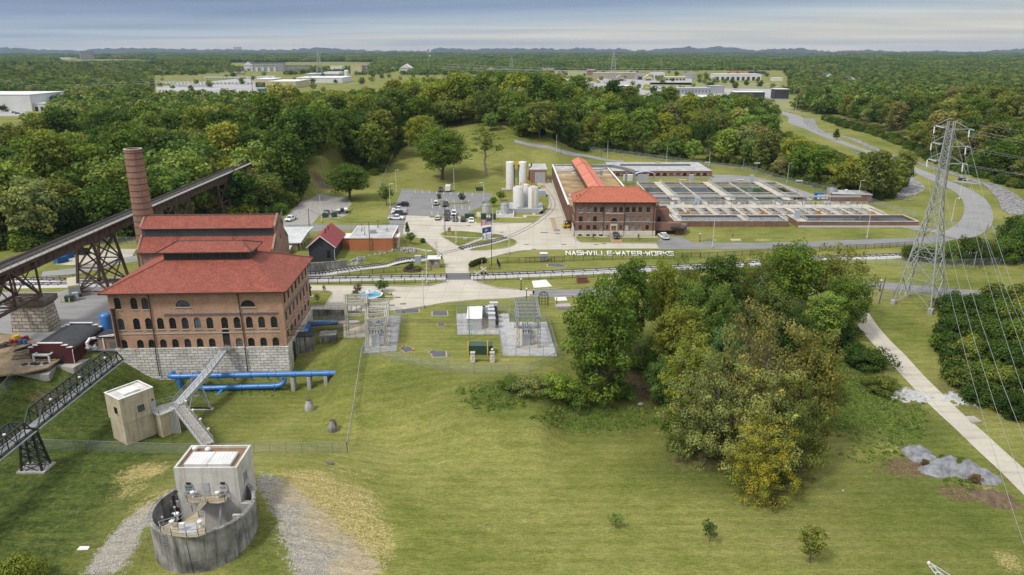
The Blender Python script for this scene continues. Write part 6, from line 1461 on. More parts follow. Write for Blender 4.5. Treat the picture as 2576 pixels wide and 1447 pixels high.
o=T('pipe_gallery','concrete gallery slab with pipes between pump house and substation','gallery',td[0]);b=MB();b.prism([(p-td[0])[:2]for p in td],-.3,0);b.build('slab',be,o);b=MB();al(b,[td[0]-td[0],td[1]-td[0]]);b.tube([td[4]-td[0]+Ve((0,0,.4)),td[3]-td[0]+Ve((0,0,.4))],.18,8);b.tube([td[4]-td[0]+Ve((0,.4,.4)),td[3]-td[0]+Ve((0,.4,.4))],.14,8);b.build('pipework',ac,o)
for zx,zy,sz,lab in((165,520,(3.4,3.0,3.2),'tall concrete chamber with dark roof by the arched cellar door'),(355,455,(3.6,2.8,1.7),'low concrete chamber with a vent on the slope'),(1,1,(1,1,1),'')):
 if lab:p=W(15,zx,zy);dh('valve_chamber',lab,'chamber',p,sz,bm,.1,ab if sz[2]>3 else be,2.5)
M_SLATE=am('charcoal_brick',(.050,.053,.06),(.042,.045,.05),(.04,.042,.046),big=.15,stain=.1)
M_REDSH=mat('red_shingle',(.255,.055,.055),(.195,.043,.045),1.2,.85,fine=.2)
M_METROOF=mat('pale_metal_roof',(.62,.64,.63),(.42,.44,.43),.6,.5,streak=.4,streakc=(.25,.25,.24))
p=W(4,205,1025);gh=T('gabled_house','charcoal gabled house with red shingle roof and a round gable window','house',p,R(3));GW,GDp,GE,GA=7.3,16.5,3.9,7.0
b=MB();b.plate([(0,-1.5),(GW,-1.5),(GW,GE),(GW/2,GA),(0,GE)],'y',0,GDp);b.build('wall',M_SLATE,gh)
b=MB();e=.55;th=.16
for s in(0,1):
 x0,z0=(-e,GE-e*(GA-GE)/(GW/2)+.12)if s==0 else(GW+e,GE-e*(GA-GE)/(GW/2)+.12);b.q(*([(x0,-.5,z0),(GW/2,-.5,GA+.12),(GW/2,GDp+.5,GA+.12),(x0,GDp+.5,z0)][::1 if s==0 else-1]));b.q(*([(x0,-.5,z0-th),(GW/2,-.5,GA+.12-th),(GW/2,GDp+.5,GA+.12-th),(x0,GDp+.5,z0-th)]));b.bar((x0,-.5,z0-.06),(x0,GDp+.5,z0-.06),.14)
ro=b.build('roof',M_REDSH,gh)
b=MB()
for s in(0,1):x0=-e if s==0 else GW+e;b.bar((x0,-.52,GE-.25),(GW/2,-.52,GA+.1),.1,.28);b.tube([(x0,-.4,GE-.3),(x0+(.5 if s==0 else-.5),-.12,GE-1),(x0+(.5 if s==0 else-.5),-.12,-.2)],.07,6)
b.build('bargeboard',aa,gh)
for y in(5,9.5):c=MB();c.tube([(GW/2+.5,y,GA-.5),(GW/2+.5,y,GA+.7)],.13,8);c.tube([(GW/2+.5,y,GA+.7),(GW/2+.5,y,GA+.95)],.2,8);c.build('vent_pipe',ab,ro)
b=MB();b.plate([(GW/2+.62*math.cos(k*.4488),4.6+.62*math.sin(k*.4488))for k in range(14)],'y',-.05,.05);b.build('round_window',ai,gh)
b=MB();b.plate(arch(.95,2.2,6,5.6,.6),'y',-.04,.05);b.build('arched_window',ai,gh)
p=W(4,583,942);ob=T('flat_roofed_building','orange brick single-storey building with flat grey roof and antennas','building',p,R(1.5));OW,OD,OH=12.9,15.2,4.2
b=MB();b.box(0,OW,0,OD,-1.5,OH-.35);b.box(-4.6,0,3.5,9,-1.2,3.0);b.build('wall',d7,ob)
b=MB();b.box(.1,OW-.1,.1,OD-.1,OH-.35,OH-.12);b.build('roof',mat('dirty_roof_membrane',(.50,.50,.49),(.30,.30,.30),.35,.8,fine=.1),ob)
b=MB();b.box(-4.8,-.02,3.3,9.2,3.0,3.25)
for a in((-.15,OW+.15,-.15,.15,OH-.36,OH),(-.15,OW+.15,OD-.15,OD+.15,OH-.36,OH),(-.15,.15,.15,OD-.15,OH-.36,OH),(OW-.15,OW+.15,.15,OD-.15,OH-.36,OH)):b.box(*a)
b.build('fascia',aa,ob)
b=MB();b.box(OW,OW+1.5,4.2,8.5,3.0,3.2);b.build('canopy',aa,ob);b=MB();b.box(OW-.02,OW+.05,5,7.6,0,2.8);b.build('door',ai,ob)
b=MB();b.box(5.6,7.2,5.2,6.6,OH-.1,OH+.9);b.build('roof_unit',ac,ob)
for x,y,h in((2.6,8,2.4),(4.3,3,2.6),(6.9,12.5,2.6),(10.4,8,2.4)):
 b=MB();b.tube([(x,y,OH-.1),(x,y,OH+h)],.05,5)
 for s in(0,2.1,4.2):b.bar((x,y,OH+.9),(x+.6*math.cos(s),y+.6*math.sin(s),OH-.1),.06)
 b.bar((x-.5,y,OH+h-.3),(x+.5,y,OH+h-.3),.05);b.build('antenna',ab,ob)
yb=Ve((-81,211.8,2.0));ylw=T('yellow_building','yellow walled shed with a low pale metal roof behind the boiler house','building',yb,R(4))
M_YWALL=mat('yellow_render',(.62,.53,.26),(.52,.44,.22),.8)
b=MB();b.box(0,16,0,20,-2.2,2.7);b.box(0,14.2,-4.2,-.02,-2.2,1.6);b.build('wall',M_YWALL,ylw)
b=MB();b.q((-1,-.8,2.75),(17.4,-.8,2.75),(17.4,10,3.3),(-1,10,3.3));b.q((17.4,20.8,2.75),(-1,20.8,2.75),(-1,10,3.3),(17.4,10,3.3));b.box(-.9,17.3,-.7,20.7,2.5,2.72);b.q((-.6,-5,1.5),(14.8,-5,1.5),(14.8,-.2,2.1),(-.6,-.2,2.1));b.build('roof',M_METROOF,ylw)
for y in(2,5.5,12):b=MB();b.box(15.99,16.06,y,y+1.4,.2,1.9);b.build('window',ai,ylw)
b=MB();b.tube([(16.9,1,-2),(16.9,1,2.6)],.1,6);b.tube([(16.9,9,-2),(16.9,9,2.6)],.1,6);b.build('porch_post',aa,ylw)
a,c=D(768,684,0),D(872,674,0);o=T('retaining_wall','long grey concrete retaining wall in front of the gabled house','wall',a);d_=c-a;b=MB();b.bar(Ve((0,.1,.9)),d_+Ve((0,.1,.9)),.45,2.9);b.build('wall',bm,o)
def rocks(line,h,w_,label,seed):
 r4=random.Random(seed);p0=Ve(line[0]);o=T('rock_outcrop',label,'rock',p0);b=MB();q=bez(line,14);rows=[]
 for i,p in enumerate(q):
  e=math.sin(math.pi*min(1,max(0,i/(len(q)-1))))**.3;row=[]
  for k,(dy,hz)in enumerate(((-.5,-.4),(-.15,.35),(.05,.62),(.25,.66),(.4,.95),(.75,1.02),(1.1,.7))):row.append(b.pt(Ve((p.x,p.y,0))-p0+Ve((r4.uniform(-.35,.35),dy*w_+r4.uniform(-.4,.4),hz*h*e*r4.uniform(.75,1.2)+hgt(p.x,p.y)*.0))))
  rows.append(row)
 for A,C in zip(rows,rows[1:]):
  for k in range(6):b.fi((A[k],C[k],C[k+1],A[k+1]))
 b.build('rock',mat('limestone_rock',(.40,.39,.36),(.20,.195,.18),1.1,.9,fine=.35,bump=.8),o)
rocks([D(873,672,0),D(900,668,0),D(940,661,0),D(985,651,0),D(1015,644,0),D(1045,638,0)],2.3,2.2,'grey limestone outcrop right of the concrete retaining wall',4)
st_=T('garden_steps','line of pale concrete steps down the bank right of the orange building','steps',W(4,1040,912));b=MB();pp=[W(4,1040+k*20,912+(k*1.0 if k<5 else 5+(k-5)*3.2))-st_.location for k in range(15)]
for a,c in zip(pp,pp[1:]):m_=(a+c)/2;b.box(m_.x-.55,m_.x+.55,m_.y-.7,m_.y+.7,m_.z-.3,m_.z+.14)
b.build('tread',ef,st_)
a3('walk',[Ve(W(4,x,y))for x,y in((1018,915),(1045,915),(1058,820),(1040,820))],a8,2.06)
p=W(4,1372,1092,0);bo_=T('guard_booth','tan gate booth with a white flat roof at the rail crossing','booth',p,R(3));b=MB();b.box(-1.5,1.5,-1.4,1.4,-.1,2.7);b.build('wall',mat('tan_panel',(.36,.30,.22),(.30,.25,.18),1.5),bo_);b=MB();b.box(-1.95,1.95,-1.85,1.85,2.7,2.98);b.build('roof',aa,bo_)
for x in(-.9,.25):b=MB();b.box(x,x+.75,-1.44,-1.38,1.1,2.2);b.build('window',bv,bo_)
b=MB();b.box(-1.62,-1.5,-.5,.45,0,2.1);b.build('door',ae,bo_)
def a7(k,zx,zy,w,d,h,label,m=None,name='cabinet',rz=.05,z=0,roof=None,view=None):
 p=W(k,zx,zy)if z is None else W(k,zx,zy,z);o=T(name,label,'cabinet',p,rz);b=MB();b.box(-w/2,w/2,0,d,.1,h);b.box(-w/2-.08,w/2+.08,-.08,d+.08,-.2,.1);b.build('casing',m or ae,o);b=MB();b.box(-w/2-.05,w/2+.05,-.05,d+.05,h,h+.08);b.build('lid',roof or m or ae,o)
 b=MB();b.box(-w/2+.08,-.03,-.03,0,.25,h-.1);b.box(.03,w/2-.08,-.03,0,.25,h-.1);b.build('door',m or ae,o);return o
a7(4,1217,1068,1.8,1.4,2.4,'tall silver signal cabinet left of the gate booth');a7(4,2393,1040,2.2,1.6,2.3,'grey equipment hut on the lawn behind the iron fence',name='equipment_hut',roof=aa);a7(4,1660,850,1.3,.7,.8,'low grey box on the left grass island')
a7(4,2110,1425-1000+420-420,1,1,1,'x')if False else None
LG='white lamp posts round the plant'
def lamp(k,bx,by,ty,label,arm=0,m=None,r=.11,base=True,z=None,name='lamp_post',group=LG,head=True):
 X,Yb_=P(k,bx,by);p=G(X,Yb_)if z is None else D(X,Yb_,z);ox,oy,s=ce[k];top=Dy(X,oy+ty*s,p.y);h=top.z-p.z
 o=T(name,label,'lamp post',p,0,group);b=MB();b.tube([(0,0,0),(0,0,h)],[r,r*.6],7);b.build('pole',m or aa,o)
 if base:b=MB();b.lathe((0,0,0),[(.38,-.2),(.38,.75),(.3,.8)],10);b.build('base',av,o)
 if head and arm:b=MB();b.bar((0,0,h-.1),(arm*.9,0,h-.05),.1);b.box(arm*.7,arm*1.6,-.2,.2,h-.12,h+.03);b.build('lantern',m or aa,o)
 return o
for a in((4,320,678,425,'white lamp post at the corner of the gravel lot',0),(4,1017,408,185,'white lamp post at the upper left corner of the parking lot',1),(4,960,556,315,'white lamp post left of the row of parked pickups',1),(4,1556,382,170,'plain white pole at the back of the parking lot by the trailer',0),(4,1832,492,303,'white lamp post beside the small trees at the right of the parking lot',-1),(4,1575,878,610,'white lamp post on the lower grass island',0),(4,1918,803,545,'white lamp post on the small grass island near the flags',0),(4,2068,975,690,'white lamp post on the lawn above the flagpole',0),(4,1302,1254,940,'white lamp post by the forecourt left of the crossing',1),(15,1170,178,-150,'tall white lamp post at the edge of the substation lawn',0),(12,1703,852,715,'white pole beside the hill lane, left of a black pole',0),(12,2078,892,760,'white pole beside the hill lane behind the clerestory',0),(12,2512,925,800,'white pole behind the arcaded building',0),(6,553,200,60,'white pole at the right end of the arcaded building',0),(6,1283,354,168,'white lamp post on the basin lane nearest the grey-tank side wood',1),(6,1945,540,332,'white lamp post behind the steel tank building',1),(6,583,966,703,'white lamp post on the lawn near the white pickup',0),(6,2030,877,625,'white lamp post in front of the black basin water',1),(14,650,428,303,'white lamp post beside the straight of the valley road',1),(14,1045,624,488,'white lamp post inside the bend, upper one',1),(14,995,768,612,'white lamp post inside the bend, lower one',1),(13,1003,517,432,'white lamp post on the meadow by the valley road',0),(13,763,515,442,'white lamp post by the white tanks beyond the wood',0),(13,665,490,432,'white lamp post behind the white tanks',0),(13,942,545,503,'short white lamp post at the top bend of the valley road',1)):lamp(*a)
for a in((12,1737,867,740,'black pole beside the hill lane',0),(12,2033,888,810,'thin dark pole near the hill lane',0),(4,1473,803,520,'tall black pole beside the people on the yard',0)):lamp(*a,m=ab,base=False,group=None)
es=mat('pole_wood',(.13,.105,.08),(.08,.065,.05),1.5)
def cj(k,bx,by,tx,ty,label,arms=1,m=None,r=.16,z=None):
 X,Yb_=P(k,bx,by);p=G(X,Yb_)if z is None else D(X,Yb_,z);X2,Y2=P(k,tx,ty);t=Dy(X2,Y2,p.y)-p;o=T('utility_pole',label,'utility pole',p);b=MB();b.tube([(0,0,-.2),t],[r,r*.7],7);b.build('pole',m or es,o)
 for i in range(arms):b=MB();b.bar(t+Ve((-1.2,0,-.5-i)),t+Ve((1.2,0,-.5-i)),.13);[b.tube([t+Ve((x,0,-.5-i)),t+Ve((x,0,-.15-i))],.06,5)for x in(-1.1,0,1.1)];b.build('crossarm',m or es,o)
 return o,p+t
u1,t1=cj(4,770,945,758,672,'wooden pole standing in front of the orange brick building',0);u2,t2=cj(4,203,716,194,552,'wooden pole by the gravel lot',0);u3,t3=cj(1,2118,745,2110,640,'wooden pole at the wood edge behind the boiler house',0)
cj(4,2118,1,2118,1,'x')if False else None
cj(6,858,266,885,130,'leaning pale pole beside the basin yard fence',0,ac);u4,t4=cj(14,518,1305,565,1130,'leaning pole left of the lattice pylon',0);u5,t5=cj(14,1196,912,1240,780,'leaning pole with a floodlight behind the pylon',0);u6,t6=cj(14,1140,1078,1160,970,'short light pole in front of the thicket',0,ac);u7,t7=cj(14,1182,1078,1205,900,'dark pole in front of the thicket',0)
GLB=mat('globe_glass',(.85,.84,.8),(.8,.79,.75),1,.3)
def globe(k,bx,by,ty,label,z=0):
 X,Yb_=P(k,bx,by);p=G(X,Yb_);ox,oy,s=ce[k];h=Dy(X,oy+ty*s,p.y).z-p.z;o=T('globe_lamp',label,'street lamp',p,0,'black globe lamps');b=MB();b.lathe((0,0,0),[(.28,-.1),(.24,.3),(.1,.5),(.085,h-.5),(.15,h-.45)],10);b.build('post',ab,o);b=MB();b.lathe((0,0,h-.25),[(.05,-.24),(.2,-.15),(.26,0),(.2,.16),(.03,.25)],14);b.build('globe',GLB,o,smooth=True)
for a in((5,965,1018,948,'black globe lamp left of the filter building steps'),(5,1077,1018,948,'black globe lamp right of the filter building steps'),(5,1998,1106,1008,'black globe lamp on the lawn in front of the basins'),(15,2052,103,3,'black globe lamp on the near side of the south road'),(4,2180,1309,1198,'black globe lamp on the track side of the south road'),(4,1169,1102,1015,'black globe lamp in the round flower bed'),(14,524,1224,1148,'black globe lamp left of the pylon'),(15,1758,590,524,'black globe lamp on the right gate pillar')):globe(*a)
sl_=MB();c=W(4,1172,1118,0);sl_.lathe((c.x,c.y,0),[(3.0,.02),(2.9,.16),(.1,.2)],24);tag(sl_.build('flower_bed',mat('mulch',(.05,.035,.025),(.03,.022,.016),2)),kind='structure')
for i,(x,y)in enumerate(((1130,1115),(1150,1098),(1200,1108),(1215,1120))):tree('bush',W(4,x,y,0),['rust-tinged shrub at the left of the round flower bed','dark shrub behind the lamp in the round flower bed','small shrub at the right of the round flower bed','low shrub at the right edge of the round flower bed'][i],jit(cq[['rust','dark','mid','olive'][i]]),1.3 if i<2 else.9,.9,'shrub',near=True,name='shrub')
hx=[W(4,1712,1092,0),W(4,1755,1062,0),W(4,1805,1050,0),W(4,1840,1050,0)]
rng=np.random.default_rng(9);pf=[]
for i in range(26):q=hx[0].lerp(hx[3],i/25)+Ve((0,.6*math.sin(i/25*3.1),0))-hx[0];pf.append((np.array((q.x,q.y,.8)),np.array((.8,1.0,.85))))
o=bpy.data.objects.new('clipped_hedge',bf('hedge',pf,5200,.13,rng));COL.objects.link(o);o.location=hx[0];o.color=(.05,.075,.02,1);tag(o,'dark clipped curving hedge right of the rail crossing','hedge')
def b2(k,bx,by,ty,label,lights=True,gate=False,buck=True):
 X,Yb_=P(k,bx,by);p=D(X,Yb_,0);ox,oy,s=ce[k];h=Dy(X,oy+ty*s,p.y).z;o=T('crossing_signal',label,'railway signal',p,.0);b=MB();b.tube([(0,0,0),(0,0,h)],.09,7);b.box(-.3,.3,-.3,.3,0,.25);b.build('mast',ac,o)
 if buck:
  b=MB()
  for s_ in(-1,1):b.bar((-.75*s_,-.14-.03*s_,h-1.05),(.75*s_,-.14-.03*s_,h-.05),.05,.26)
  b.build('crossbuck',aa,o)
 if lights:
  for s_ in(-1,1):b=MB();b.X=Mx.Translation((s_*.5,-.2,h-1.7))@Mx.Rotation(math.pi/2,4,'X');b.lathe((0,0,0),[(.34,-.02),(.34,.04)],16);b.lathe((0,0,0),[(.15,.05),(.16,.3)],12);b.build('signal_light',ab,o)
  b=MB();b.bar((-.6,-.1,h-1.7),(.6,-.1,h-1.7),.08);b.build('light_bar',ab,o)
 if gate:
  a=T('x','x','x')if False else None;b=MB();b.box(-.55,-.25,-.2,.3,.7,1.5);b.build('gate_motor',ac,o);c=MB()
  for i in range(12):c.m=i%2;c.box(-.46,-.34,-.1,-.02,1.5+i*.42,1.5+(i+1)*.42-.001)
  c.build('gate_arm',[mat('signal_red',(.5,.04,.03),(.42,.035,.03),2),aa],o)
 return o
b2(4,1831,1246,1092,'crossing signal with raised striped gate arm right of the road',True,True);b2(4,1771,1215,1132,'small white crossbuck post on the right of the crossing',False);b2(4,1418,1088,950,'crossing signal with lamps beside the gate booth',True,True);b2(4,1387,948,852,'crossbuck seen from behind at the siding beyond the booth',False)
p=W(4,1906,1086,0);ptop=Dy(*P(4,1903,632),p.y);fp=T('flagpole','tall black flagpole in the fenced corner by the crossing','flagpole',p);b=MB();b.tube([(0,0,0),(0,0,ptop.z)],[.11,.05],8);b.build('pole',ab,fp);b=MB();b.lathe((0,0,ptop.z),[(.02,0),(.12,.1),(.02,.22)],8);b.build('finial',b4,fp)
def flag(z1,w_,h_,label,paint):
 o=T('flag',label,'flag',p+Ve((0,0,0)));b=MB();nx_,nz_=16,13;mats,pick=paint
 g_=[[b.pt((-.1-w_*i/nx_,-.25*math.sin(i*.8)*i/nx_-i*.03,z1-h_*j/nz_-.45*(i/nx_)**1.5))for i in range(nx_+1)]for j in range(nz_+1)]
 for j in range(nz_):
  for i in range(nx_):b.m=pick(i/nx_,j);b.fi((g_[j][i],g_[j+1][i],g_[j+1][i+1],g_[j][i+1]))
 b.build('cloth',mats,o)
fr_,fb_,fw_=mat('flag_red',(.5,.03,.05)),mat('flag_blue',(.03,.06,.25),(.025,.05,.2)),mat('flag_white',(.75,.75,.75),(.7,.7,.7))
flag(ptop.z-.2,2.9,1.7,'red, white and blue striped national flag on the black flagpole',([fr_,fw_,fb_],lambda u,j:2 if u<.42 and j<7 else j%2))
flag(ptop.z-2.6,2.5,1.6,'dark blue flag with a pale round emblem on the black flagpole',([fb_,mat('flag_emblem',(.45,.5,.55))],lambda u,j:1 if(u-.5)**2*2.4+((j+.5)/13-.5)**2<.06 else 0))
flag(ptop.z-4.6,2.5,1.6,'white flag with a dark frame below the other flags',([fw_,fb_],lambda u,j:1 if(abs(u-.5)<.36 and 3<=j<=9)and not(abs(u-.5)<.28 and 4<=j<=8)else 0))
LET={'N':[(0,0,0,1),(0,1,1,0),(1,0,1,1)],'A':[(0,0,.5,1),(.5,1,1,0),(.22,.4,.78,.4)],'S':[(1,1,0,1),(0,1,0,.52),(0,.52,1,.48),(1,.48,1,0),(1,0,0,0)],'H':[(0,0,0,1),(1,0,1,1),(0,.5,1,.5)],'V':[(0,1,.5,0),(.5,0,1,1)],'I':[(.5,0,.5,1)],'L':[(0,1,0,0),(0,0,1,0)],'E':[(0,0,0,1),(0,1,1,1),(0,.5,.85,.5),(0,0,1,0)],'-':[(0,.5,1,.5)],'W':[(0,1,.25,0),(.25,0,.5,.75),(.5,.75,.75,0),(.75,0,1,1)],'T':[(0,1,1,1),(.5,1,.5,0)],'R':[(0,0,0,1),(0,1,1,1),(1,1,1,.5),(1,.5,0,.5),(.35,.5,1,0)],'O':[(0,0,0,1),(0,1,1,1),(1,1,1,0),(1,0,0,0)],'K':[(0,0,0,1),(0,.42,1,1),(.3,.55,1,0)]}
word=[('N',70,182),('A',205,295),('S',315,430),('H',445,558),('V',572,662),('I',690,715),('L',738,845),('L',855,965),('E',980,1095),('-',1105,1150),('W',1170,1282),('A',1298,1392),('T',1396,1500),('E',1518,1632),('R',1645,1752),('-',1770,1815),('W',1828,1942),('O',1956,2065),('R',2080,2190),('K',2212,2325),('S',2335,2450)]
base=W(21,70,280,0);sg=T('lawn_sign','big white block letters reading NASHVILLE-WATER-WORKS on the lawn','sign',base)
for w3 in word:
 ch,xa,xb=w3;yb_=279+(xa-70)/2380*14;yt_=yb_-91
 l=W(21,xa,yb_,0);r_=W(21,xb,yb_,0);wd_=r_.x-l.x;top=Dy(*P(21,xa,yt_),l.y+1.7);b=MB();up_=Ve((0,1.7,top.z-.1));k=.27;l=l+Ve((k/2,0,0));wd_-=k
 f_=lambda u,t:Ve((u*wd_,0,.1))+up_*t
 if ch=='I':f_=lambda u,t:Ve((.5*wd_,0,.1))+up_*t
 nrm=Ve((1,0,0)).cross(up_).normalized()
 for i,(u0,t0,u1_,t1_)in enumerate(LET[ch]):
  a,c=f_(u0,t0),f_(u1_,t1_);d_=(c-a).normalized();s_=d_.cross(nrm)*(k/2);a2,c2=a-d_*k*.45,c+d_*k*.45;n2_=nrm*(.06+i*.004)
  if abs(d_.x)>.9:s_=s_*1.25
  A=[a2-s_-n2_,a2+s_-n2_,c2+s_-n2_,c2-s_-n2_];B2=[q+n2_*2 for q in A];i0=[b.pt(q)for q in A];i1=[b.pt(q)for q in B2]
  for f4 in((i0[3],i0[2],i0[1],i0[0]),tuple(i1),(i0[0],i0[1],i1[1],i1[0]),(i0[1],i0[2],i1[2],i1[1]),(i0[2],i0[3],i1[3],i1[2]),(i0[3],i0[0],i1[0],i1[3])):b.fi(f4)
 lo=b.build('letter',aa,sg);lo.location=l-base
p=W(15,705,88,0);fo=T('fountain','white octagonal fountain basin with blue water and a tiered centre','fountain',p);b=MB();R8=lambda r,z:[(r*math.cos(math.pi/8+k*math.pi/4),r*math.sin(math.pi/8+k*math.pi/4))for k in range(8)]
prf=[(3.3,.0),(3.3,.7),(3.55,.72),(3.55,.92),(3.1,.92),(3.1,.3)];bg=[[b.pt((x,y,z))for x,y in R8(r,z)]for r,z in prf]
for A,C in zip(bg,bg[1:]):
 for j in range(8):b.fi((A[j],A[(j+1)%8],C[(j+1)%8],C[j]))
b.build('basin',aa,fo);b=MB();b.prism(R8(3.12,0),.5,.62);b.build('water',mat('pool_blue',(.12,.42,.62),(.10,.36,.58),1,.1),fo)
b=MB();b.lathe((0,0,.3),[(.5,0),(.3,.3),(.22,.8),(1.0,1.15),(1.0,1.25),(.2,1.1),(.18,1.7),(.5,1.95),(.5,2.02),(.12,1.95),(.05,2.4)],16);b.build('tiered_centre',aa,fo,smooth=True)
a3('walk',[W(15,x,y,0)for x,y in((495,90),(640,88),(640,94),(497,97))],a8,.16);a3('walk',[W(15,x,y,0)for x,y in((765,80),(915,75),(917,82),(765,87))],a8,.16);a3('walk',[W(15,x,y,0)for x,y in((705,30),(722,30),(718,50),(700,50))],a8,.16)
def d4(k,x,y,label,h=.95):p=W(k,x,y);o=T('fire_hydrant',label,'hydrant',p,.3);b=MB();m_=mat('hydrant_red',(.45,.06,.03),(.35,.05,.03));b.lathe((0,0,0),[(.2,0),(.2,.08),(.14,.1),(.14,.6),(.18,.62),(.16,.75),(.05,.9)],10);b.build('barrel',m_,o,smooth=True);b=MB();b.tube([(-.27,0,.5),(.27,0,.5)],.08,8);b.build('outlet',m_,o)
d4(15,890,74,'red hydrant at the right edge of the fountain island');d4(4,1541,783,'red hydrant on the upper grass island');d4(6,772,858,'red hydrant on the lawn below the basins')
p=W(4,203,1372,0);o=T('relic_pump','black iron pump relic on a stone plinth beside the pump house','monument',p);b=MB();b.box(-1.2,1.2,-.8,.8,0,.35);b.build('plinth',bd,o);b=MB();b.lathe((.2,0,.35),[(.5,0),(.35,.3),(.35,1.9),(.6,2.0),(.6,2.3),(.3,2.5),(.35,3.0),(.1,3.1)],12);b.lathe((-.75,0,.35),[(.32,0),(.32,1.1),(.1,1.2)],10);b.tube([(.2,0,1.2),(-.75,0,1.2)],.14,8);b.build('pump',ab,o)
b1(W(15,305,152,0),'thin yellow marker post on the small lawn by the pump house',1.3,.09)
M_GRAV=mat('substation_gravel',(.50,.50,.49),(.33,.33,.33),.8,fine=.4)
ff=mat('beige_lattice_steel',(.56,.54,.45),(.42,.41,.35),2,.5)
eh=mat('transformer_paint',(.56,.58,.57),(.44,.46,.46),1.5,.5)
M_HATCH=mat('dark_hatch_plate',(.085,.09,.10),(.06,.064,.07),1.,.6)
def pad(name,k,pts,m,z):return a3(name,[W(k,x,y,0)for x,y in pts],m,z)
pad('gravel_pad',15,((1450,226),(1900,226),(1905,298),(2226,298),(2312,592),(1845,586),(1818,404),(1456,406)),M_GRAV,.06)
pad('concrete_pad',15,((1575,262),(1800,245),(1810,368),(1578,372)),mat('tan_concrete',(.46,.40,.29),(.38,.33,.25),.6),.1)
pad('concrete_pad',15,((1945,345),(2150,345),(2160,518),(1975,520)),a8,.11)
pad('gravel_pad',15,((652,565),(688,300),(870,242),(982,250),(940,546)),mat('dark_gravel',(.34,.34,.33),(.24,.24,.24),.8,fine=.4),.06)
pad('concrete_pad',15,((480,318),(690,312),(690,430),(482,428)),mat('tan_concrete',(.46,.40,.29)),.11);pad('concrete_pad',15,((720,395),(885,340),(870,512),(690,528)),a8,.11)
a,c=W(15,650,572),W(15,940,549);o=T('plinth_wall','low concrete plinth wall under the left substation','wall',a);b=MB();b.bar(Ve((0,0,-.9)),c-a+Ve((0,0,-.9)),.4,2.4);b.build('wall',be,o)
a,c=W(15,482,432,0),W(15,690,434,0);o=T('plinth_wall','stained concrete wall under the raised switchgear slab','wall',a);b=MB();b.bar(Ve((0,0,-1.3)),c-a+Ve((0,0,-1.3)),.4,2.7);b.build('wall',bm,o)
def col_lattice(b,p,h,w_=.5):
 for sx_ in(-1,1):
  for sy_ in(-1,1):b.bar(p+Ve((sx_*w_/2,sy_*w_/2,0)),p+Ve((sx_*w_/2,sy_*w_/2,h)),.1)
 n=int(h/.8)
 for k in range(n):
  z0,z1=h*k/n,h*(k+1)/n;s=1 if k%2 else-1
  for sy_ in(-1,1):b.bar(p+Ve((s*w_/2,sy_*w_/2,z0)),p+Ve((-s*w_/2,sy_*w_/2,z1)),.05)
  for sx_ in(-1,1):b.bar(p+Ve((sx_*w_/2,s*w_/2,z0)),p+Ve((sx_*w_/2,-s*w_/2,z1)),.05)
def ck(b,p,q,w_=.5):
 d=q-p;n=max(3,int(d.length/.9));s_=Ve((-d.y,d.x,0)).normalized()*(w_/2)
 for o_ in(s_,-s_):
  for z in(0,w_):b.bar(p+o_+Ve((0,0,z)),q+o_+Ve((0,0,z)),.09)
 for k in range(n):a,c=p+d*(k/n),p+d*((k+1)/n);b.bar(a+s_,c-s_+Ve((0,0,w_)),.05);b.bar(a-s_+Ve((0,0,w_)),c+s_,.05);b.bar(a-s_,c+s_,.05)
def ei(label,cols,h,m,cross=3,w_=.5):
 p0=cols[0];o=T('substation_gantry',label,'gantry',p0);C=[c-p0 for c in cols]
 for c in C:b=MB();col_lattice(b,c,h,w_);b.build('column',m,o)
 for i,j in((0,1),(1,2),(2,3),(3,0)):
  for z in(h-w_,h*.62):b=MB();ck(b,C[i]+Ve((0,0,z)),C[j]+Ve((0,0,z)),w_*.8);b.build('beam',m,o)
 for k in range(cross):
  t=(k+1)/(cross+1);b=MB();ck(b,C[0].lerp(C[3],t)+Ve((0,0,h-w_)),C[1].lerp(C[2],t)+Ve((0,0,h-w_)),w_*.7);b.build('beam',m,o)
 for t in(.2,.5,.8):
  for s in(.25,.5,.75):q=C[0].lerp(C[1],s).lerp(C[3].lerp(C[2],s),t);b=MB();b.lathe(q+Ve((0,0,h*.62+.4)),[(.05,0),(.14,.1),(.05,.2),(.14,.3),(.05,.4),(.14,.5),(.05,.6),(.14,.7),(.04,.9)],8);b.build('insulator',mat('porcelain',(.35,.42,.42),(.3,.36,.36)),o)
 for s in(.25,.5,.75):b=MB();b.tube([C[0].lerp(C[1],s)+Ve((0,0,h*.62+1.3)),C[3].lerp(C[2],s)+Ve((0,0,h*.62+1.3))],.04,5);b.build('busbar',ac,o)
 return o
def colh(zx,zy0,zy1):p=W(15,zx,zy0,0);return Dy(*P(15,zx,zy1),p.y).z
g1=[W(15,x,y,.1)for x,y in((690,520),(852,500),(872,330),(700,330))]
ei('beige lattice gantry over the left transformers',g1,6.6,ff);g0=[W(15,x,y,.1)for x,y in((518,410),(690,400),(690,318),(516,318))];ei('beige lattice gantry over the raised slab left of the transformers',g0,7.4,ff,2)
g3=[W(15,x,y,.1)for x,y in((1980,515),(2158,512),(2135,345),(1955,345))];ei('grey lattice gantry over the right transformers',g3,7.0,ac,4)
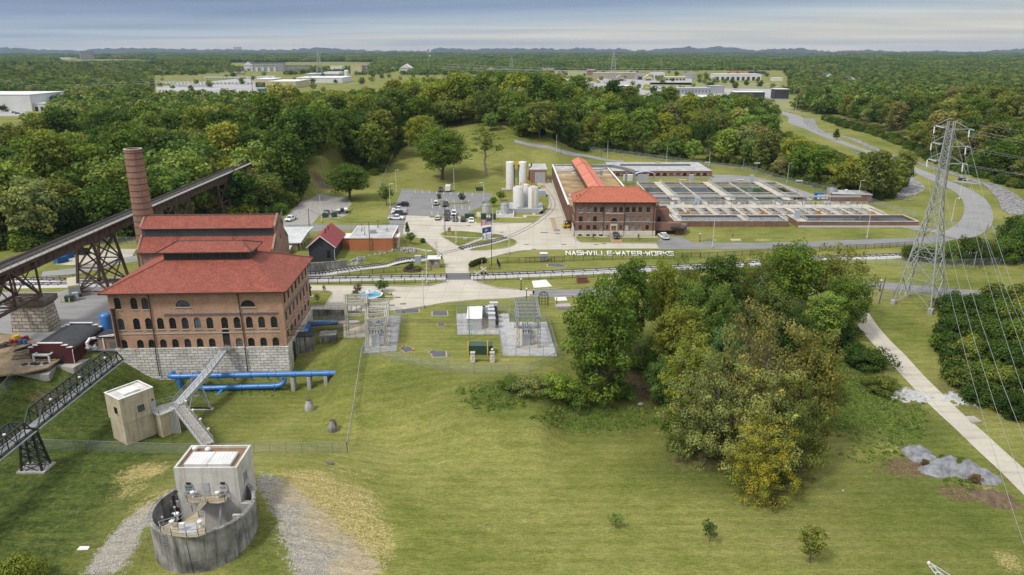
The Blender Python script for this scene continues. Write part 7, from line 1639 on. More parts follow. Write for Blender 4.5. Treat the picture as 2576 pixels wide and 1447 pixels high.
def transformer(k,zx,zy,label,s=1.):
 p=W(k,zx,zy,.11);o=T('transformer',label,'transformer',p,.05,'substation transformers');b=MB();b.box(-1.0*s,.5*s,0,1.5*s,0,2.2*s);b.build('tank',eh,o);b=MB()
 for i in range(6):b.box(.55*s,1.35*s,.08+i*.25*s,.2+i*.25*s,.3,1.9*s)
 b.build('radiator',au if 0 else ae,o)
 for i in range(3):b=MB();b.lathe((-.75*s+i*.5*s,.7*s,2.2*s),[(.12,0),(.06,.1),(.13,.2),(.06,.3),(.13,.4),(.06,.5),(.1,.65),(.03,.8)],8);b.build('bushing',au,o)
for a in((15,770,505,'front transformer of the left substation',1.15),(15,785,440,'middle transformer of the left substation',1.0),(15,795,395,'rear transformer of the left substation',.95),(15,2060,496,'front transformer of the right substation',1.1),(15,2055,440,'middle transformer of the right substation',1.),(15,2050,405,'rear transformer of the right substation',.95)):transformer(*a)
o=a7(15,1604,364,3.4,8.2,2.6,'long grey switchgear house in the fenced gravel yard',eh,'switchgear_house',.02,.1,aa)
for zx,zy,w_,d_,h_,lab in((1660,252,2.0,.9,2.3,'left grey switch cabinet beside the switchgear house'),(1700,250,2.0,.9,2.3,'right grey switch cabinet beside the switchgear house'),(1772,225,1.9,1.2,2.6,'brown-topped cabinet at the back of the fenced yard'),(1757,352,1.5,1.4,2.2,'front grey transformer box on the tan pad'),(1755,308,1.5,1.4,2.2,'second grey transformer box on the tan pad'),(1750,272,1.5,1.4,2.2,'third grey transformer box on the tan pad'),(1748,240,1.3,1.2,2.2,'rearmost transformer box with rusty top on the tan pad'),(1713,256,.8,.8,1.1,'small grey box beside the transformer boxes')):
 o=a7(15,zx,zy,w_,d_,h_,lab,eh,z=.1)
 if zx>1730 and zx<1760:b=MB();[b.box(w_/2+.05,w_/2+.75,.1+i*.25,.22+i*.25,.4,h_-.3)for i in range(5)];b.build('radiator',au,o)
ap(w0(15,[(1450,226),(1456,406),(1818,404),(1845,586)]),'chain link fence round the left part of the gravel yard',h=2.2);ap(w0(15,[(1845,588),(2312,594),(2226,298),(2150,298)]),'chain link fence round the right substation',h=2.3);ap(w0(15,[(1450,226),(1900,226),(1905,298),(1960,298)]),'chain link fence behind the gravel yard',h=2.4)
ap(w0(15,[(652,572),(940,549),(982,252),(890,244)]),'chain link fence round the left substation',h=2.2);ap(w0(15,[(482,430),(690,432)]),'chain link fence on the raised slab',h=1.6)
lamp(15,1562,445,155,'slim grey pole in front of the switchgear house',0,ac,.13,False,None,'pole',None)
o=a7(15,1655,578,5.0,2.4,1.9,'long dark green transformer between yellow bollards',mat('green_enamel',(.03,.065,.045)),'green_transformer',.0);a7(15,1577,576,.9,1.6,1.6,'cream cabinet beside the green transformer',er)
b1(W(15,1553,580),'tall yellow bollard left of the green transformer',3.0);b1(W(15,1719,588),'tall yellow bollard right of the green transformer',3.4)
for x,lab in((1590,'left stone gate pillar below the green transformer'),(1758,'right stone gate pillar below the green transformer')):dh('gate_pillar',lab,'pillar',W(15,x,640),(.9,.9,2.0),ep,0,bd)
ap([W(15,1606,634),W(15,1744,634)],'short black iron fence between the two stone pillars','iron',1.5)
for x,y,lab in((988,518,'orange traffic cone at the back of the hatch'),(1080,541,'orange traffic cone at the right of the hatch')):p=W(15,x,y);o=T('traffic_cone',lab,'traffic cone',p);b=MB();b.box(-.25,.25,-.25,.25,0,.06);b.build('base',ab,o);b=MB();om=mat('cone_orange',(.75,.16,.03),(.65,.13,.03));b.m=0;b.lathe((0,0,.06),[(.19,0),(.12,.32)],12,False);b.m=1;b.lathe((0,0,.06),[(.12,.32),(.085,.5)],12,False);b.m=0;b.lathe((0,0,.06),[(.085,.5),(.03,.75)],12);b.build('cone',[om,aa],o)
def cm(k,pts,label,m=None,rim=True,h=.12):
 q=[W(k,x,y)for x,y in pts];c=sum(q,Ve())/len(q);o=T('ground_hatch',label,'hatch',c);b=MB();l_=[(p-c)for p in q]
 if rim:b.prism([(p.x*1.14,p.y*1.14)for p in l_],-.3,h*.6);b.build('rim',mat('tan_concrete',(.46,.40,.29)),o)
 b=MB();b.prism([(p.x,p.y)for p in l_],-.2,h);b.build('plate',m or M_HATCH,o)
for a in((((928,192),(998,190),(1000,221),(924,223)),'left dark hatch of the pair behind the left substation'),(((1008,189),(1124,184),(1126,217),(1004,221)),'right dark hatch of the pair behind the left substation'),(((1246,207),(1368,205),(1372,242),(1246,244)),'dark rectangular hatch in the middle of the substation lawn'),(((1290,312),(1348,310),(1350,332),(1288,333)),'small grey hatch on the substation lawn'),(((1040,508),(1088,538),(1010,560),(965,525)),'dark diamond-shaped hatch with traffic cones'),(((1210,560),(1245,540),(1290,552),(1356,550),(1358,597),(1245,600),(1240,575)),'dark angular hatch beside a small plate'),(((1375,578),(1411,578),(1411,591),(1375,592)),'small dark plate right of the angular hatch')):cm(15,*a)
cm(15,((2292,88),(2390,84),(2402,114),(2302,118)),'white concrete slab by the south road',aa,False);cm(4,((2280,1226),(2412,1214),(2470,1276),(2300,1290)),'large white concrete slab on the track side of the south road',aa,False);cm(16,((435,312),(500,307),(510,322),(450,330)),'white slab left of the grove on the track lawn',aa,False);cm(16,((735,322),(800,320),(850,352),(770,358)),'white slab half hidden by the grove',aa,False)
cm(5,((258,1367),(405,1365),(470,1385),(420,1400),(265,1388)),'dark angular hatch between iron fence and railway');cm(5,((2010,1095),(2065,1090),(2080,1076),(2165,1080),(2170,1100),(2000,1106)),'dark angular hatch beside the globe lamp below the basins');cm(5,((2340,1078),(2460,1076),(2476,1098),(2360,1100)),'tan concrete slab on the lawn below the basins',mat('tan_concrete',(.46,.40,.29)),False);cm(17,((2195,262),(2250,262),(2305,308),(2240,316)),'grey concrete slab beside the concrete path',be,False)
o=dh('concrete_plinth','pale raised concrete plinth with a post near the south road','plinth',W(15,2365,180),(3.6,2.2,.9),be,.05);b=MB();b.tube([(-1.5,.6,.9),(-1.5,.6,2.6)],.12,6);b.build('post',b6,o)
p=W(15,2197,160);o=T('dome_cage','domed iron trellis cage on the substation lawn','trellis',p);b=MB()
for k in range(10):a=k*.628;b.tube([(1.3*math.cos(a),1.3*math.sin(a),0),(1.3*math.cos(a),1.3*math.sin(a),2.4),(.9*math.cos(a),.9*math.sin(a),3.4),(0,0,3.9)],.04,4,False)
for z,r_ in((.8,1.3),(1.6,1.3),(2.4,1.3),(3.2,1.0)):b.tube([(r_*math.cos(k*.5236),r_*math.sin(k*.5236),z)for k in range(13)],.035,4,False)
b.build('frame',ab,o)
o=dh('planter_box','rusty brown box enclosure on the track lawn left of the grove','planter',W(16,245,345,0),(2.6,2.4,1.5),mat('rusty_sheet',(.20,.085,.05),(.14,.06,.04),1.2),.1,b6,.1)
def wire(label,a,c,sag,n=1,off=(0,0,0),r=.05,m=None,name='cable'):
 a,c=Ve(a),Ve(c);o=T(name,label,'cable',a)
 for k in range(n):
  b=MB();of=Ve(off)*k;b.tube([(a-a)+of+(c-a)*t+Ve((0,0,-sag*4*t*(1-t)))for t in[i/12 for i in range(13)]],r,4);b.build('strand',m or ab,o)
PH=Mx.Translation(org)@Mx.Rotation(BR,4,'Z')
wire('upper bundle of black cables from the pump house to the left gantry',PH@Ve((PW+.1,3.4,3.0)),g0[1]+Ve((.5,1,6.6)),1.6,4,(.05,.35,.18),.06);wire('lower bundle of black cables from the pump house to the left gantry',PH@Ve((PW+.1,2.4,2.0)),g0[0]+Ve((5.5,1,3.2)),1.2,4,(.05,.35,.16),.06)
wire('service wires between the wooden poles by the orange building',t1,t2,1.5,2,(0,.3,-.3),.03,None,'service_wire');wire('long wires above the substation lawn',g1[1]+Ve((1,0,6)),g3[0]+Ve((-1,2,6)),1.0,3,(0,.8,0),.03,None,'service_wire');wire('long service wire from the orange building pole over the yard',t1,W(4,2567,625,5.),2,1,(0,0,0),.03,None,'service_wire')
def paint_mat():
 m,N,L,B=nt('car_paint');oi=N.new('ShaderNodeObjectInfo');L.new(oi.outputs['Color'],B.inputs['Base Color']);B.inputs['Roughness'].default_value=.28;B.inputs['Specular IOR Level'].default_value=.5;B.inputs['Coat Weight'].default_value=.4
 return m
fg=paint_mat();di=mat('tyre',(.018,.018,.018),(.028,.028,.028),3,.9);M_RIM=mat('wheel_rim',(.35,.36,.37),(.25,.25,.26),3,.35,.7);M_CGL=mat('car_glass',(.018,.022,.026),(.03,.035,.04),1,.06,spec=.7)
et=mat('lamp_lens',(.75,.76,.76),(.6,.6,.6),3,.15);M_TAIL=mat('tail_lens',(.35,.02,.02),(.28,.015,.015),3,.2)
def frus(b,x0,x1,w0,X0,X1,w1,z0,z1):
 A=[b.pt((x,y,z0))for x,y in((x0,-w0),(x1,-w0),(x1,w0),(x0,w0))];C=[b.pt((x,y,z1))for x,y in((X0,-w1),(X1,-w1),(X1,w1),(X0,w1))]
 b.fi(A[::-1]);b.fi(C)
 for i in range(4):j=(i+1)%4;b.fi((A[i],A[j],C[j],C[i]))
def car_parts(kind,root):
 L_,w_,hood,roof,cab={'sedan':(4.7,.9,.82,1.42,(-1.6,1.0,-.95,.3)),'suv':(4.8,.95,.98,1.72,(-2.2,1.15,-1.95,.5)),'wagon':(4.6,.9,.88,1.52,(-2.1,1.05,-1.8,.35)),'pickup':(5.8,1.0,1.08,1.86,(-.7,1.5,-.45,.85)),'jeep':(4.4,.9,1.05,1.85,(-2.0,.75,-1.95,.55))}[kind]
 b=MB();h=L_/2;zs=.36
 out=[(-h,zs+.1),(-h+.1,zs),(h-.1,zs),(h,zs+.12),(h,hood-.22),(h-.15,hood-.06),(cab[1]+.1,hood),(cab[0]-.05,hood+.02),(-h+.08,hood-.0 if kind!='sedan' else hood-.02),(-h,hood-.2)]
 if kind=='pickup':
  b.plate([(-.8,zs),(h-.1,zs),(h,zs+.12),(h,hood-.2),(h-.15,hood-.04),(cab[1]+.1,hood+.02),(-.8,hood+.02)],'y',-w_,w_)
  b.box(-h,-.8,-w_,w_,zs+.1,.72);b.box(-h,-.8,-w_,-w_+.1,.72,hood);b.box(-h,-.8,w_-.1,w_,.72,hood);b.box(-h,-h+.1,-w_+.1,w_-.1,.72,hood)
 else:b.plate(out,'y',-w_,w_)
 b.build('body',fg,root,smooth=False)
 b=MB();frus(b,cab[0],cab[1],w_-.06,cab[2],cab[3],w_-.2,hood,roof-.06);b.build('window',M_CGL,root)
 b=MB();frus(b,cab[2]-.03,cab[3]+.03,w_-.18,cab[2]+.1,cab[3]-.1,w_-.26,roof-.06,roof)
 for s in(-1,1):
  for x0,x1 in((cab[0],cab[2]),(cab[1],cab[3]),((cab[0]+cab[1])/2,(cab[2]+cab[3])/2)):b.bar((x0,s*(w_-.05),hood),(x1,s*(w_-.18),roof-.05),.09)
 b.build('roof',fg,root)
 r_=.42 if kind in('pickup','jeep')else.35
 for x in(-h+.95,h-.95):
  for s in(-1,1):
   b=MB();b.X=Mx.Translation((x,s*(w_-.1),r_))@Mx.Rotation(math.pi/2,4,'X');b.lathe((0,0,0),[(r_*.55,-.13),(r_,-.12),(r_,.12),(r_*.55,.13)],16);wo=b.build('wheel',di,root)
   b=MB();b.X=Mx.Translation((x,s*(w_+.04),r_))@Mx.Rotation(math.pi/2,4,'X');b.lathe((0,0,0),[(r_*.6,-.02),(r_*.55,.02)],12);b.build('rim',M_RIM,wo)
 for s in(-1,1):
  b=MB();b.box(h-.03,h+.03,s*w_*.62-.2,s*w_*.62+.2,hood-.32,hood-.16);b.build('headlight',et,root)
  b=MB();b.box(-h-.03,-h+.03,s*w_*.8-.12,s*w_*.8+.12,hood-.36,hood-.1);b.build('tail_light',M_TAIL,root)
 b=MB();b.box(h-.02,h+.07,-w_*.95,w_*.95,.36,.56);b.box(-h-.07,-h+.02,-w_*.95,w_*.95,.36,.56);b.build('bumper',au if kind!='sedan' else fg,root)
 b=MB();b.box(h-.01,h+.035,-w_*.4,w_*.4,hood-.36,hood-.12);b.build('grille',au,root)
 if kind=='jeep':b=MB();b.X=Mx.Translation((-h-.2,0,1.0))@Mx.Rotation(math.pi/2,4,'Y');b.lathe((0,0,0),[(.2,-.11),(.4,-.1),(.4,.1),(.2,.11)],16);so_=b.build('spare_wheel',di,root);b=MB();b.box(-h-.38,-h-.3,-.17,.17,.83,1.17);b.build('hub_cover',et,so_)
CARS={}
def car(kind,p,deg,c,label,cat='car'):
 rz=R(deg);p=Ve((p.x,p.y,.05))
 if kind not in CARS:r=T('parked_'+('pickup' if kind=='pickup' else 'car'),label,cat,p,rz,'vehicles parked at the plant');car_parts(kind,r);CARS[kind]=r
 else:r=dup(CARS[kind],p,rz,label);r['category']=cat
 for ch in r.children:
  if ch.name.split('.')[0]in('body','roof','bumper'):ch.color=(*c,1)
 return r
WHT,BLK,SIL,GRY,NAV=(.72,.73,.73),(.014,.015,.017),(.50,.51,.51),(.045,.05,.056),(.02,.028,.05)
C22=lambda x,y,dy=0.:W(22,x,y,.05)+Ve((0,dy,0))
sp1=car('pickup',C22(345,1030,.8),-6,WHT,'white service pickup with tool boxes, nearest of the row left of the parking lot','pickup')
b=MB();b.box(-2.75,-.9,-.95,-.55,1.08,1.45);b.box(-2.75,-.9,.55,.95,1.08,1.45);b.box(-1.3,-.9,-.55,.55,1.08,1.7);b.build('tool_box',ae,sp1)
car('suv',C22(455,905,.8),-3,GRY,'charcoal car squeezed between the white service pickup and the next white pickup');car('pickup',C22(405,895,1.6),180,WHT,'white pickup second from the front in the row left of the parking lot','pickup');car('pickup',C22(415,828,1.8),179,WHT,'white pickup third from the front in the row left of the parking lot','pickup');car('sedan',C22(430,770,1.8),180,BLK,'black sedan between white pickup and black off-roader');car('jeep',C22(520,690,1.),177,BLK,'black boxy off-roader with spare wheel at the far end of the row')
car('suv',C22(1480,325,2.6),-87,BLK,'black car beside the white box trailer at the back of the lot');car('jeep',C22(1365,668,2.2),92,WHT,'white boxy off-roader with a spare wheel facing the bark island');car('pickup',C22(1602,700,3.),-88,BLK,'black pickup with its nose towards the yard beside the bark island','pickup');car('pickup',C22(1642,925,2.8),-88,GRY,'dark grey pickup behind the black pole','pickup');car('suv',C22(1828,935,2.4),-88,(.62,.66,.70),'pale blue-white car in the row behind the kerb')
car('wagon',C22(1412,1052,2.4),90,SIL,'silver estate car, leftmost of the front row');car('suv',C22(1652,1066,2.4),-88,BLK,'black off-roader behind the pole in the front row');car('sedan',C22(1862,1086,2.4),-88,NAV,'dark blue sedan in the middle of the front row');car('suv',C22(2072,1092,2.4),90,BLK,'black car with its tail to the yard in the front row');car('sedan',C22(2282,1108,2.4),-88,WHT,'white sedan, rightmost of the front row')
car('pickup',W(4,18,668,.05)+Ve((0,2,0)),-100,WHT,'white pickup at the left edge of the gravel lot','pickup');car('pickup',W(4,347,622,.05)+Ve((0,2.6,0)),92,BLK,'black pickup beside the white lamp post on the gravel lot','pickup');car('pickup',W(5,1602,1088,.05)+Ve((0,2.4,0)),100,WHT,'white pickup parked alone right of the filter building','pickup');car('suv',W(5,1053,1082,.05)+Ve((0,2.2,0)),-90,BLK,'black car parked on the clay pavers at the filter building door')
o=T('box_trailer','white enclosed cargo trailer at the back of the parking lot','trailer',C22(1678,318)+Ve((0,2.2,0)),R(-90));b=MB();b.box(-2.1,2.0,-1.1,1.1,.55,2.75);b.box(-2.0,1.9,-.9,.9,2.75,2.8);b.build('body',aa,o);b=MB();b.box(-.35,.35,-.35,.35,2.8,3.15);b.build('roof_unit',aa,o);b=MB();b.bar((2,0,.5),(3.2,0,.5),.12);b.bar((3.0,0,.05),(3.0,0,.6),.1);b.build('drawbar',au,o)
for x in(-.5,.4):
 for s in(-1,1):b=MB();b.X=Mx.Translation((x,s*1.12,.36))@Mx.Rotation(math.pi/2,4,'X');b.lathe((0,0,0),[(.2,-.12),(.36,-.1),(.36,.1),(.2,.12)],14);b.build('wheel',di,o)
o=T('sprayer_trailer','white and black tank trailer with booms on the gravel lot','trailer',W(4,500,600,.05)+Ve((0,1.5,0)),R(8));b=MB();b.tube([(1.0,0,1.5),(2.3,0,1.5)],.7,14);b.tube([(-1.8,0,1.3),(-.6,0,1.3)],.5,12);b.build('tank',aa,o,smooth=True);b=MB();b.bar((-3,-.8,.6),(3.5,-.8,.6),.2);b.bar((-3,.8,.6),(3.5,.8,.6),.2);b.box(-.4,.8,-.7,.7,.7,1.9);b.bar((2.5,-.9,.6),(4.5,-1.4,1.9),.2);b.bar((-3,0,.6),(-4,0,1.5),.2);b.build('frame',ab,o)
for x in(-.9,1.9):
 for s in(-1,1):b=MB();b.X=Mx.Translation((x,s*1.0,.42))@Mx.Rotation(math.pi/2,4,'X');b.lathe((0,0,0),[(.2,-.14),(.42,-.12),(.42,.12),(.2,.14)],14);b.build('wheel',di,o)
o=T('forklift','yellow and black forklift beside the left wall of the filter building','forklift',W(5,478,955,.05)+Ve((0,.8,0)),R(20));b=MB();b.box(-1.3,1.0,-.75,.75,.35,1.25);b.box(-1.5,-1.1,-.7,.7,.4,1.5);b.build('body',b4,o);b=MB();b.box(-.6,.1,-.4,.4,1.25,1.6);b.box(-.7,-.5,-.4,.4,1.6,2.0)
for x in(-1,.8):
 for s in(-.65,.65):b.bar((x,s,1.2),(x*.8,s,2.5),.1)
b.box(-.9,.75,-.7,.7,2.45,2.55);b.build('cage',ab,o);b=MB();[b.bar((1.1,s,.2),(1.1,s,3.0),.14)for s in(-.35,.35)];[b.bar((1.15,s,.2),(2.3,s,.2),.12)for s in(-.35,.35)];b.build('mast',ab,o)
for x in(-.9,.7):
 for s in(-.75,.75):b=MB();b.X=Mx.Translation((x,s,.36))@Mx.Rotation(math.pi/2,4,'X');b.lathe((0,0,0),[(.15,-.14),(.36,-.12),(.36,.12),(.15,.14)],14);b.build('wheel',di,o)
for k,zx,zy,w_,d_,h_,lab in((22,2245,990,3.6,1.8,1.5,'green transformer behind the white sedan'),(23,95,772,3.4,1.6,1.4,'green transformer between yellow bollards behind the lot'),(23,200,1432,2.0,1.6,2.0,'left green cabinet in front of the grey tanks'),(23,420,1440,2.0,1.6,2.0,'right green cabinet in front of the grey tanks'),(4,346,634,1.5,1.3,1.6,'small green cabinet between yellow posts by the black pickup'),(4,437,630,2.1,1.5,1.7,'larger green cabinet on the gravel lot pad'),(14,1070,500,3,1.6,1.3,'green transformer by the valley road between yellow posts')):a7(k,zx,zy,w_,d_,h_,lab,mat('green_enamel',(.03,.065,.045)),'green_cabinet',z=None if k==14 else.05)
for k,zx,zy,lab in((22,2080,950,'yellow bollard left of the green transformer by the sedan'),(22,2468,1035,'yellow bollard on the grass right of the white sedan'),(23,12,795,'left yellow bollard of the green transformer behind the lot'),(23,230,785,'right yellow bollard of the green transformer behind the lot'),(23,75,1445,'yellow bollard left of the left green cabinet'),(23,310,1400,'yellow bollard between the two green cabinets'),(23,500,1440,'yellow bollard right of the right green cabinet'),(23,1620,615,'left yellow bollard at the brick shed door'),(23,1648,615,'right yellow bollard at the brick shed door'),(4,322,634,'yellow post left of the small green cabinet'),(4,398,634,'yellow post between the green cabinets on the gravel'),(4,470,634,'yellow post right of the larger green cabinet'),(14,1035,495,'left yellow post at the valley road transformer'),(14,1100,500,'right yellow post at the valley road transformer')):b1(W(k,zx,zy),lab,1.3)
def person(p,deg,label,top,legs,skin=(.32,.19,.12),hair=(.03,.022,.018),pose=0.,h=1.74):
 o=T('person',label,'person',p,R(deg));s=h/1.74
 V=[(0,0,.95),(0,0,1.15),(0,0,1.38),(0,0,1.48),(0,.02,1.60),(0,.02,1.70)];E=[(0,1),(1,2),(2,3),(3,4),(4,5)];RR=[(.15,.11),(.14,.10),(.17,.11),(.055,.055),(.085,.10),(.075,.09)]
 for sg_ in(-1,1):
  b0_=len(V);V+=[(sg_*.1,0,.88),(sg_*.11,pose*sg_*.1+.02,.48),(sg_*.12,pose*sg_*.2-.02,.07),(sg_*.13,pose*sg_*.2+.13,.04)];E+=[(0,b0_),(b0_,b0_+1),(b0_+1,b0_+2),(b0_+2,b0_+3)];RR+=[(.09,.1),(.06,.065),(.042,.045),(.04,.03)]
  a0=len(V);V+=[(sg_*.2,0,1.38),(sg_*.25,-.02,1.10),(sg_*.24,.08,.87),(sg_*.24,.11,.77)];E+=[(2,a0),(a0,a0+1),(a0+1,a0+2),(a0+2,a0+3)];RR+=[(.06,.06),(.045,.045),(.032,.032),(.035,.022)]
  for j in range(4):V.append((sg_*.24-.03+.02*j,.12,.70-.006*(j in(1,2))));E.append((a0+3,len(V)-1));RR.append((.01,.01))
  V.append((sg_*.24,.17,.76));E.append((a0+3,len(V)-1));RR.append((.011,.011))
 me=bpy.data.meshes.new('body');me.from_pydata([(x*s,y*s,z*s)for x,y,z in V],E,[]);ob_=bpy.data.objects.new('body',me);COL.objects.link(ob_)
 md=ob_.modifiers.new('skin','SKIN');
 for i,r_ in enumerate(RR):me.skin_vertices[0].data[i].radius=(r_[0]*s,r_[1]*s)
 me.skin_vertices[0].data[0].use_root=True
 ob_.modifiers.new('sub','SUBSURF').levels=1;ob_.modifiers['sub'].render_levels=1
 dg=bpy.context.evaluated_depsgraph_get();m2=bpy.data.meshes.new_from_object(ob_.evaluated_get(dg));ob_.modifiers.clear();ob_.data=m2;ob_.parent=o
 m2.materials.clear()
 for m_ in(mat('skin_%s'%(int(skin[0]*100)),skin),mat('cloth_%d_%d_%d'%tuple(int(c*100)for c in top),top),mat('cloth_%d_%d_%d'%tuple(int(c*100)for c in legs),legs),au):m2.materials.append(m_)
 for f_ in m2.polygons:
  c=f_.center/s;f_.material_index=0 if c.z>1.45 or(abs(c.x)>.2 and c.z<1.1)else 1 if c.z>.93 else 2 if c.z>.1 else 3
  f_.use_smooth=True
 b=MB();b.lathe((0,-.0,1.62*s),[(.105*s,0),(.115*s,.06*s),(.09*s,.13*s),(.02*s,.165*s)],12);b.build('hair',mat('hair_%d'%int(hair[0]*100),hair),o,smooth=True)
 b=MB();[b.lathe((sx_*.035*s,.115*s,1.64*s),[(.004,-.01),(.014,0),(.004,.01)],6)for sx_ in(-1,1)];b.bar((0,.12*s,1.63*s),(0,.145*s,1.59*s),.025);b.bar((-.03*s,.118*s,1.555*s),(.03*s,.118*s,1.555*s),.012);b.build('face',au,o)
 return o
for a in((W(4,1462,755,.06),90,'person in black standing left of the tall black pole',(.02,.02,.022),(.02,.02,.025)),(W(4,1502,768,.06),20,'person in brown top, left of the group by the island',(.20,.08,.05),(.05,.05,.07)),(W(4,1512,765,.06),-60,'person in a rust-red shirt in the middle of the group',(.30,.07,.04),(.03,.03,.04)),(W(4,1520,762,.06),200,'person in a pale shirt at the right of the group',(.55,.53,.48),(.25,.22,.17)),(W(5,517,985,.06),60,'person in dark clothes beside the forklift',(.03,.03,.035),(.025,.025,.03))):person(*a)
def silo(p,r,h,label,name='silo',dome=.5,m=None,cage=None,rail=True,skirt=False):
 o=T(name,label,'tank',p);b=MB();b.lathe((0,0,0),[(r,0),(r,h),(r*.97,h+.12),(r*.5,h+dome*.8),(.1,h+dome)],36);b.build('shell',m or aa,o,smooth=True)
 if rail:b=MB();pp=[(r*.98*math.cos(k*.3927),r*.98*math.sin(k*.3927),h)for k in range(17)];al(b,pp,1.05,.035,2,2);b.build('railing',b4 if rail==1 else ac,o)
 if cage is not None:
  b=MB();c_,s_=math.cos(cage),math.sin(cage);q=Ve((c_*(r+.15),s_*(r+.15),0));t_=Ve((-s_,c_,0))
  for s in(-1,1):b.bar(q+t_*s*.3,q+t_*s*.3+Ve((0,0,h+1)),.08)
  for k in range(int(h/.5)):b.bar(q-t_*.3+Ve((0,0,k*.5)),q+t_*.3+Ve((0,0,k*.5)),.05)
  b.build('ladder',b4 if skirt is not None else ac,o)
 return o
def b3(k,xl,xr,yb,yt):
 cx=(xl+xr)/2;p=W(k,cx,yb,0);Z=p.y/(CP-((ce[k][1]+yb*ce[k][2])-723.5)/F*SP);r=(xr-xl)/2*ce[k][2]/F*Z;p=Ve((p.x,p.y+r,0));return p,r,Dy(*P(k,cx,yt),p.y).z
for xl,xr,lab in((715,905,'left tall white silo with yellow ladder cage'),(1008,1195,'right tall white silo with yellow ladder cage')):
 p,r,h=b3(23,xl,xr,768,92);o=silo(p,r,h-.3,lab,'silo',.35,cage=3.3 if xl<800 else-.3,rail=0)
 b=MB();s=-1 if xl<800 else 1;b.tube([(-s*(r+.15),-.5,.3),(-s*(r+.15),-.5,h-1.6),(-s*(r-.2),-.5,h-1.5)],.16,8);b.build('fill_pipe',ab,o)
 b=MB()
 for k in range(8):z=h*.5+k*.75;b.bar((s*(r+.9),-.5,z),(s*(r+.9),.5,z),.08);b.bar((s*(r+.1),-.5,z),(s*(r+.9),-.5,z),.08)
 for y in(-.5,0,.5):b.bar((s*(r+.9),y,h*.45),(s*(r+.9),y,h+.6),.08)
 b.box(s*(r+.1),s*(r+1.0),-.6,.6,h*.3,h*.3+.12);b.build('ladder_cage',b4,o)
 if xl<800:pa,ra,ha=p,r,h
o=T('silo_bridge','yellow steel bridge between the tops of the tall silos','platform',(0,0,0));mx=(pa.x+p.x)/2;b=MB();o.location=(mx,pa.y-1,ha-2.2);wb=(p.x-pa.x)/2-r;b.box(-wb,wb,-.8,.8,1.0,1.15);b.box(-wb,wb,-.8,-.72,1.15,2.2);b.box(-wb,wb,.72,.8,1.15,2.2);b.bar((-wb,-.7,-.6),(0,-.7,.9),.15);b.bar((wb,-.7,-.6),(0,-.7,.9),.15);b.build('frame',b4,o)
dh('concrete_footing','low concrete base under the tall silos','base',Ve((mx,pa.y+.3,0)),(p.x-pa.x+2*r+4,2*r+1.2,.5),be)
pb=W(23,790,1288,0);pb2=W(23,1580,1290,0);ph=Dy(*P(23,1000,1192),pb.y).z;o=T('tank_plinth','grey concrete plinth with stairs under the three white tanks','plinth',pb);b=MB();pl_w=(pb2-pb).x;b.box(0,pl_w,0,12.5,-.3,ph);b.build('wall',ae,o);b=MB()
for k in range(7):b.box(pl_w-2.2+k*.28,pl_w-.3,-1.1,-.02,-.1,(k+1)*ph/7)
b.build('stairs',ae,o);b=MB();al(b,[(pl_w-.2,-1.1,ph*.2),(pl_w-.2,-.1,ph),(pl_w-.2,7,ph)]);al(b,[(.2,0,ph),(.2,9,ph)]);b.build('railing',ac,o)
for xl,xr,yt,dy,lab,cg in((878,1120,690,0,'front left of the three squat white tanks',None),(1228,1470,690,0,'front right of the three squat white tanks with a tan ladder',-1.7),(1052,1296,640,5.6,'rear of the three squat white tanks',None)):
 p,r,h=b3(23,xl,xr,1190,yt);s_=(60-ph)/60;r2b=r*s_;x2=p.x*s_;o=silo(Ve((x2,pb.y+.6+r2b+dy*.93,ph)),r2b,Dy(*P(23,(xl+xr)/2,yt),pb.y+.6+r2b+dy).z-ph,lab,'chemical_tank',.55,cage=cg)
 if cg is None and dy==0:b=MB();b.X=Mx.Translation((.2,-r2b-.02,.9))@Mx.Rotation(math.pi/2,4,'X');b.lathe((0,0,0),[(.55,-.1),(.55,.12),(.45,.2),(.05,.22)],18);b.build('manway',aa,o)
for xl,xr,yb_,yt,lab in((165,355,1345,1085,'left streaked grey tank by the parking lot'),(595,785,1338,1068,'right streaked grey tank inside a white containment')):
 p,r,h=b3(23,xl,xr,yb_,yt);o=silo(p,r,h,lab,'chemical_tank',.25,mat('streaked_tank',(.50,.53,.54),(.40,.42,.43),.8,.6,streak=.5,streakc=(.14,.12,.10)),None,2);b=MB();b.lathe((0,0,h-.5),[(r+.02,0),(r+.06,0),(r+.06,.3),(r+.02,.3)],30,False);b.build('band',ae,o)
q0_,q1_=W(23,490,1380,0),W(23,905,1378,0);o=T('containment','low white containment wall round the right grey tank','containment',q0_);w2=(q1_-q0_).x;b=MB();[b.box(*a)for a in((0,w2,0,.3,-.1,1.0),(0,w2,6.7,7.0,-.1,1.0),(0,.3,.3,6.7,-.1,1.0),(w2-.3,w2,.3,6.7,-.1,1.0),(.3,w2-.3,.3,6.7,-.1,.1))];b.build('wall',av if 0 else aa,o);b=MB();al(b,[(0,6.8,.9),(0,.1,.9)]);b.build('railing',ac,o)
q0_=W(23,120,1345,0);o=T('tank_railing','galvanised railing round the left grey tank','railing',q0_);b=MB();al(b,[(0,5,0),(0,0,0),(5.5,0,0),(5.5,5,0)]);b.build('rails',ac,o)
a3('walk',[W(23,x,y,0)for x,y in((1330,1290),(1400,1290),(1400,1330),(1590,1330),(1560,1350),(1200,1350),(1190,1400),(1110,1395),(1110,1330),(1330,1330))],a8,.05);a3('walk',[W(23,x,y,0)for x,y in((40,1265),(120,1265),(500,1370),(900,1380),(1150,1390),(1100,1402),(480,1392),(35,1370))],a8,.05)
dh('grey_box','grey concrete box at the bend of the rails','box',W(23,1545,915,0)+Ve((0,2,0)),(3.4,4,2.6),ae)
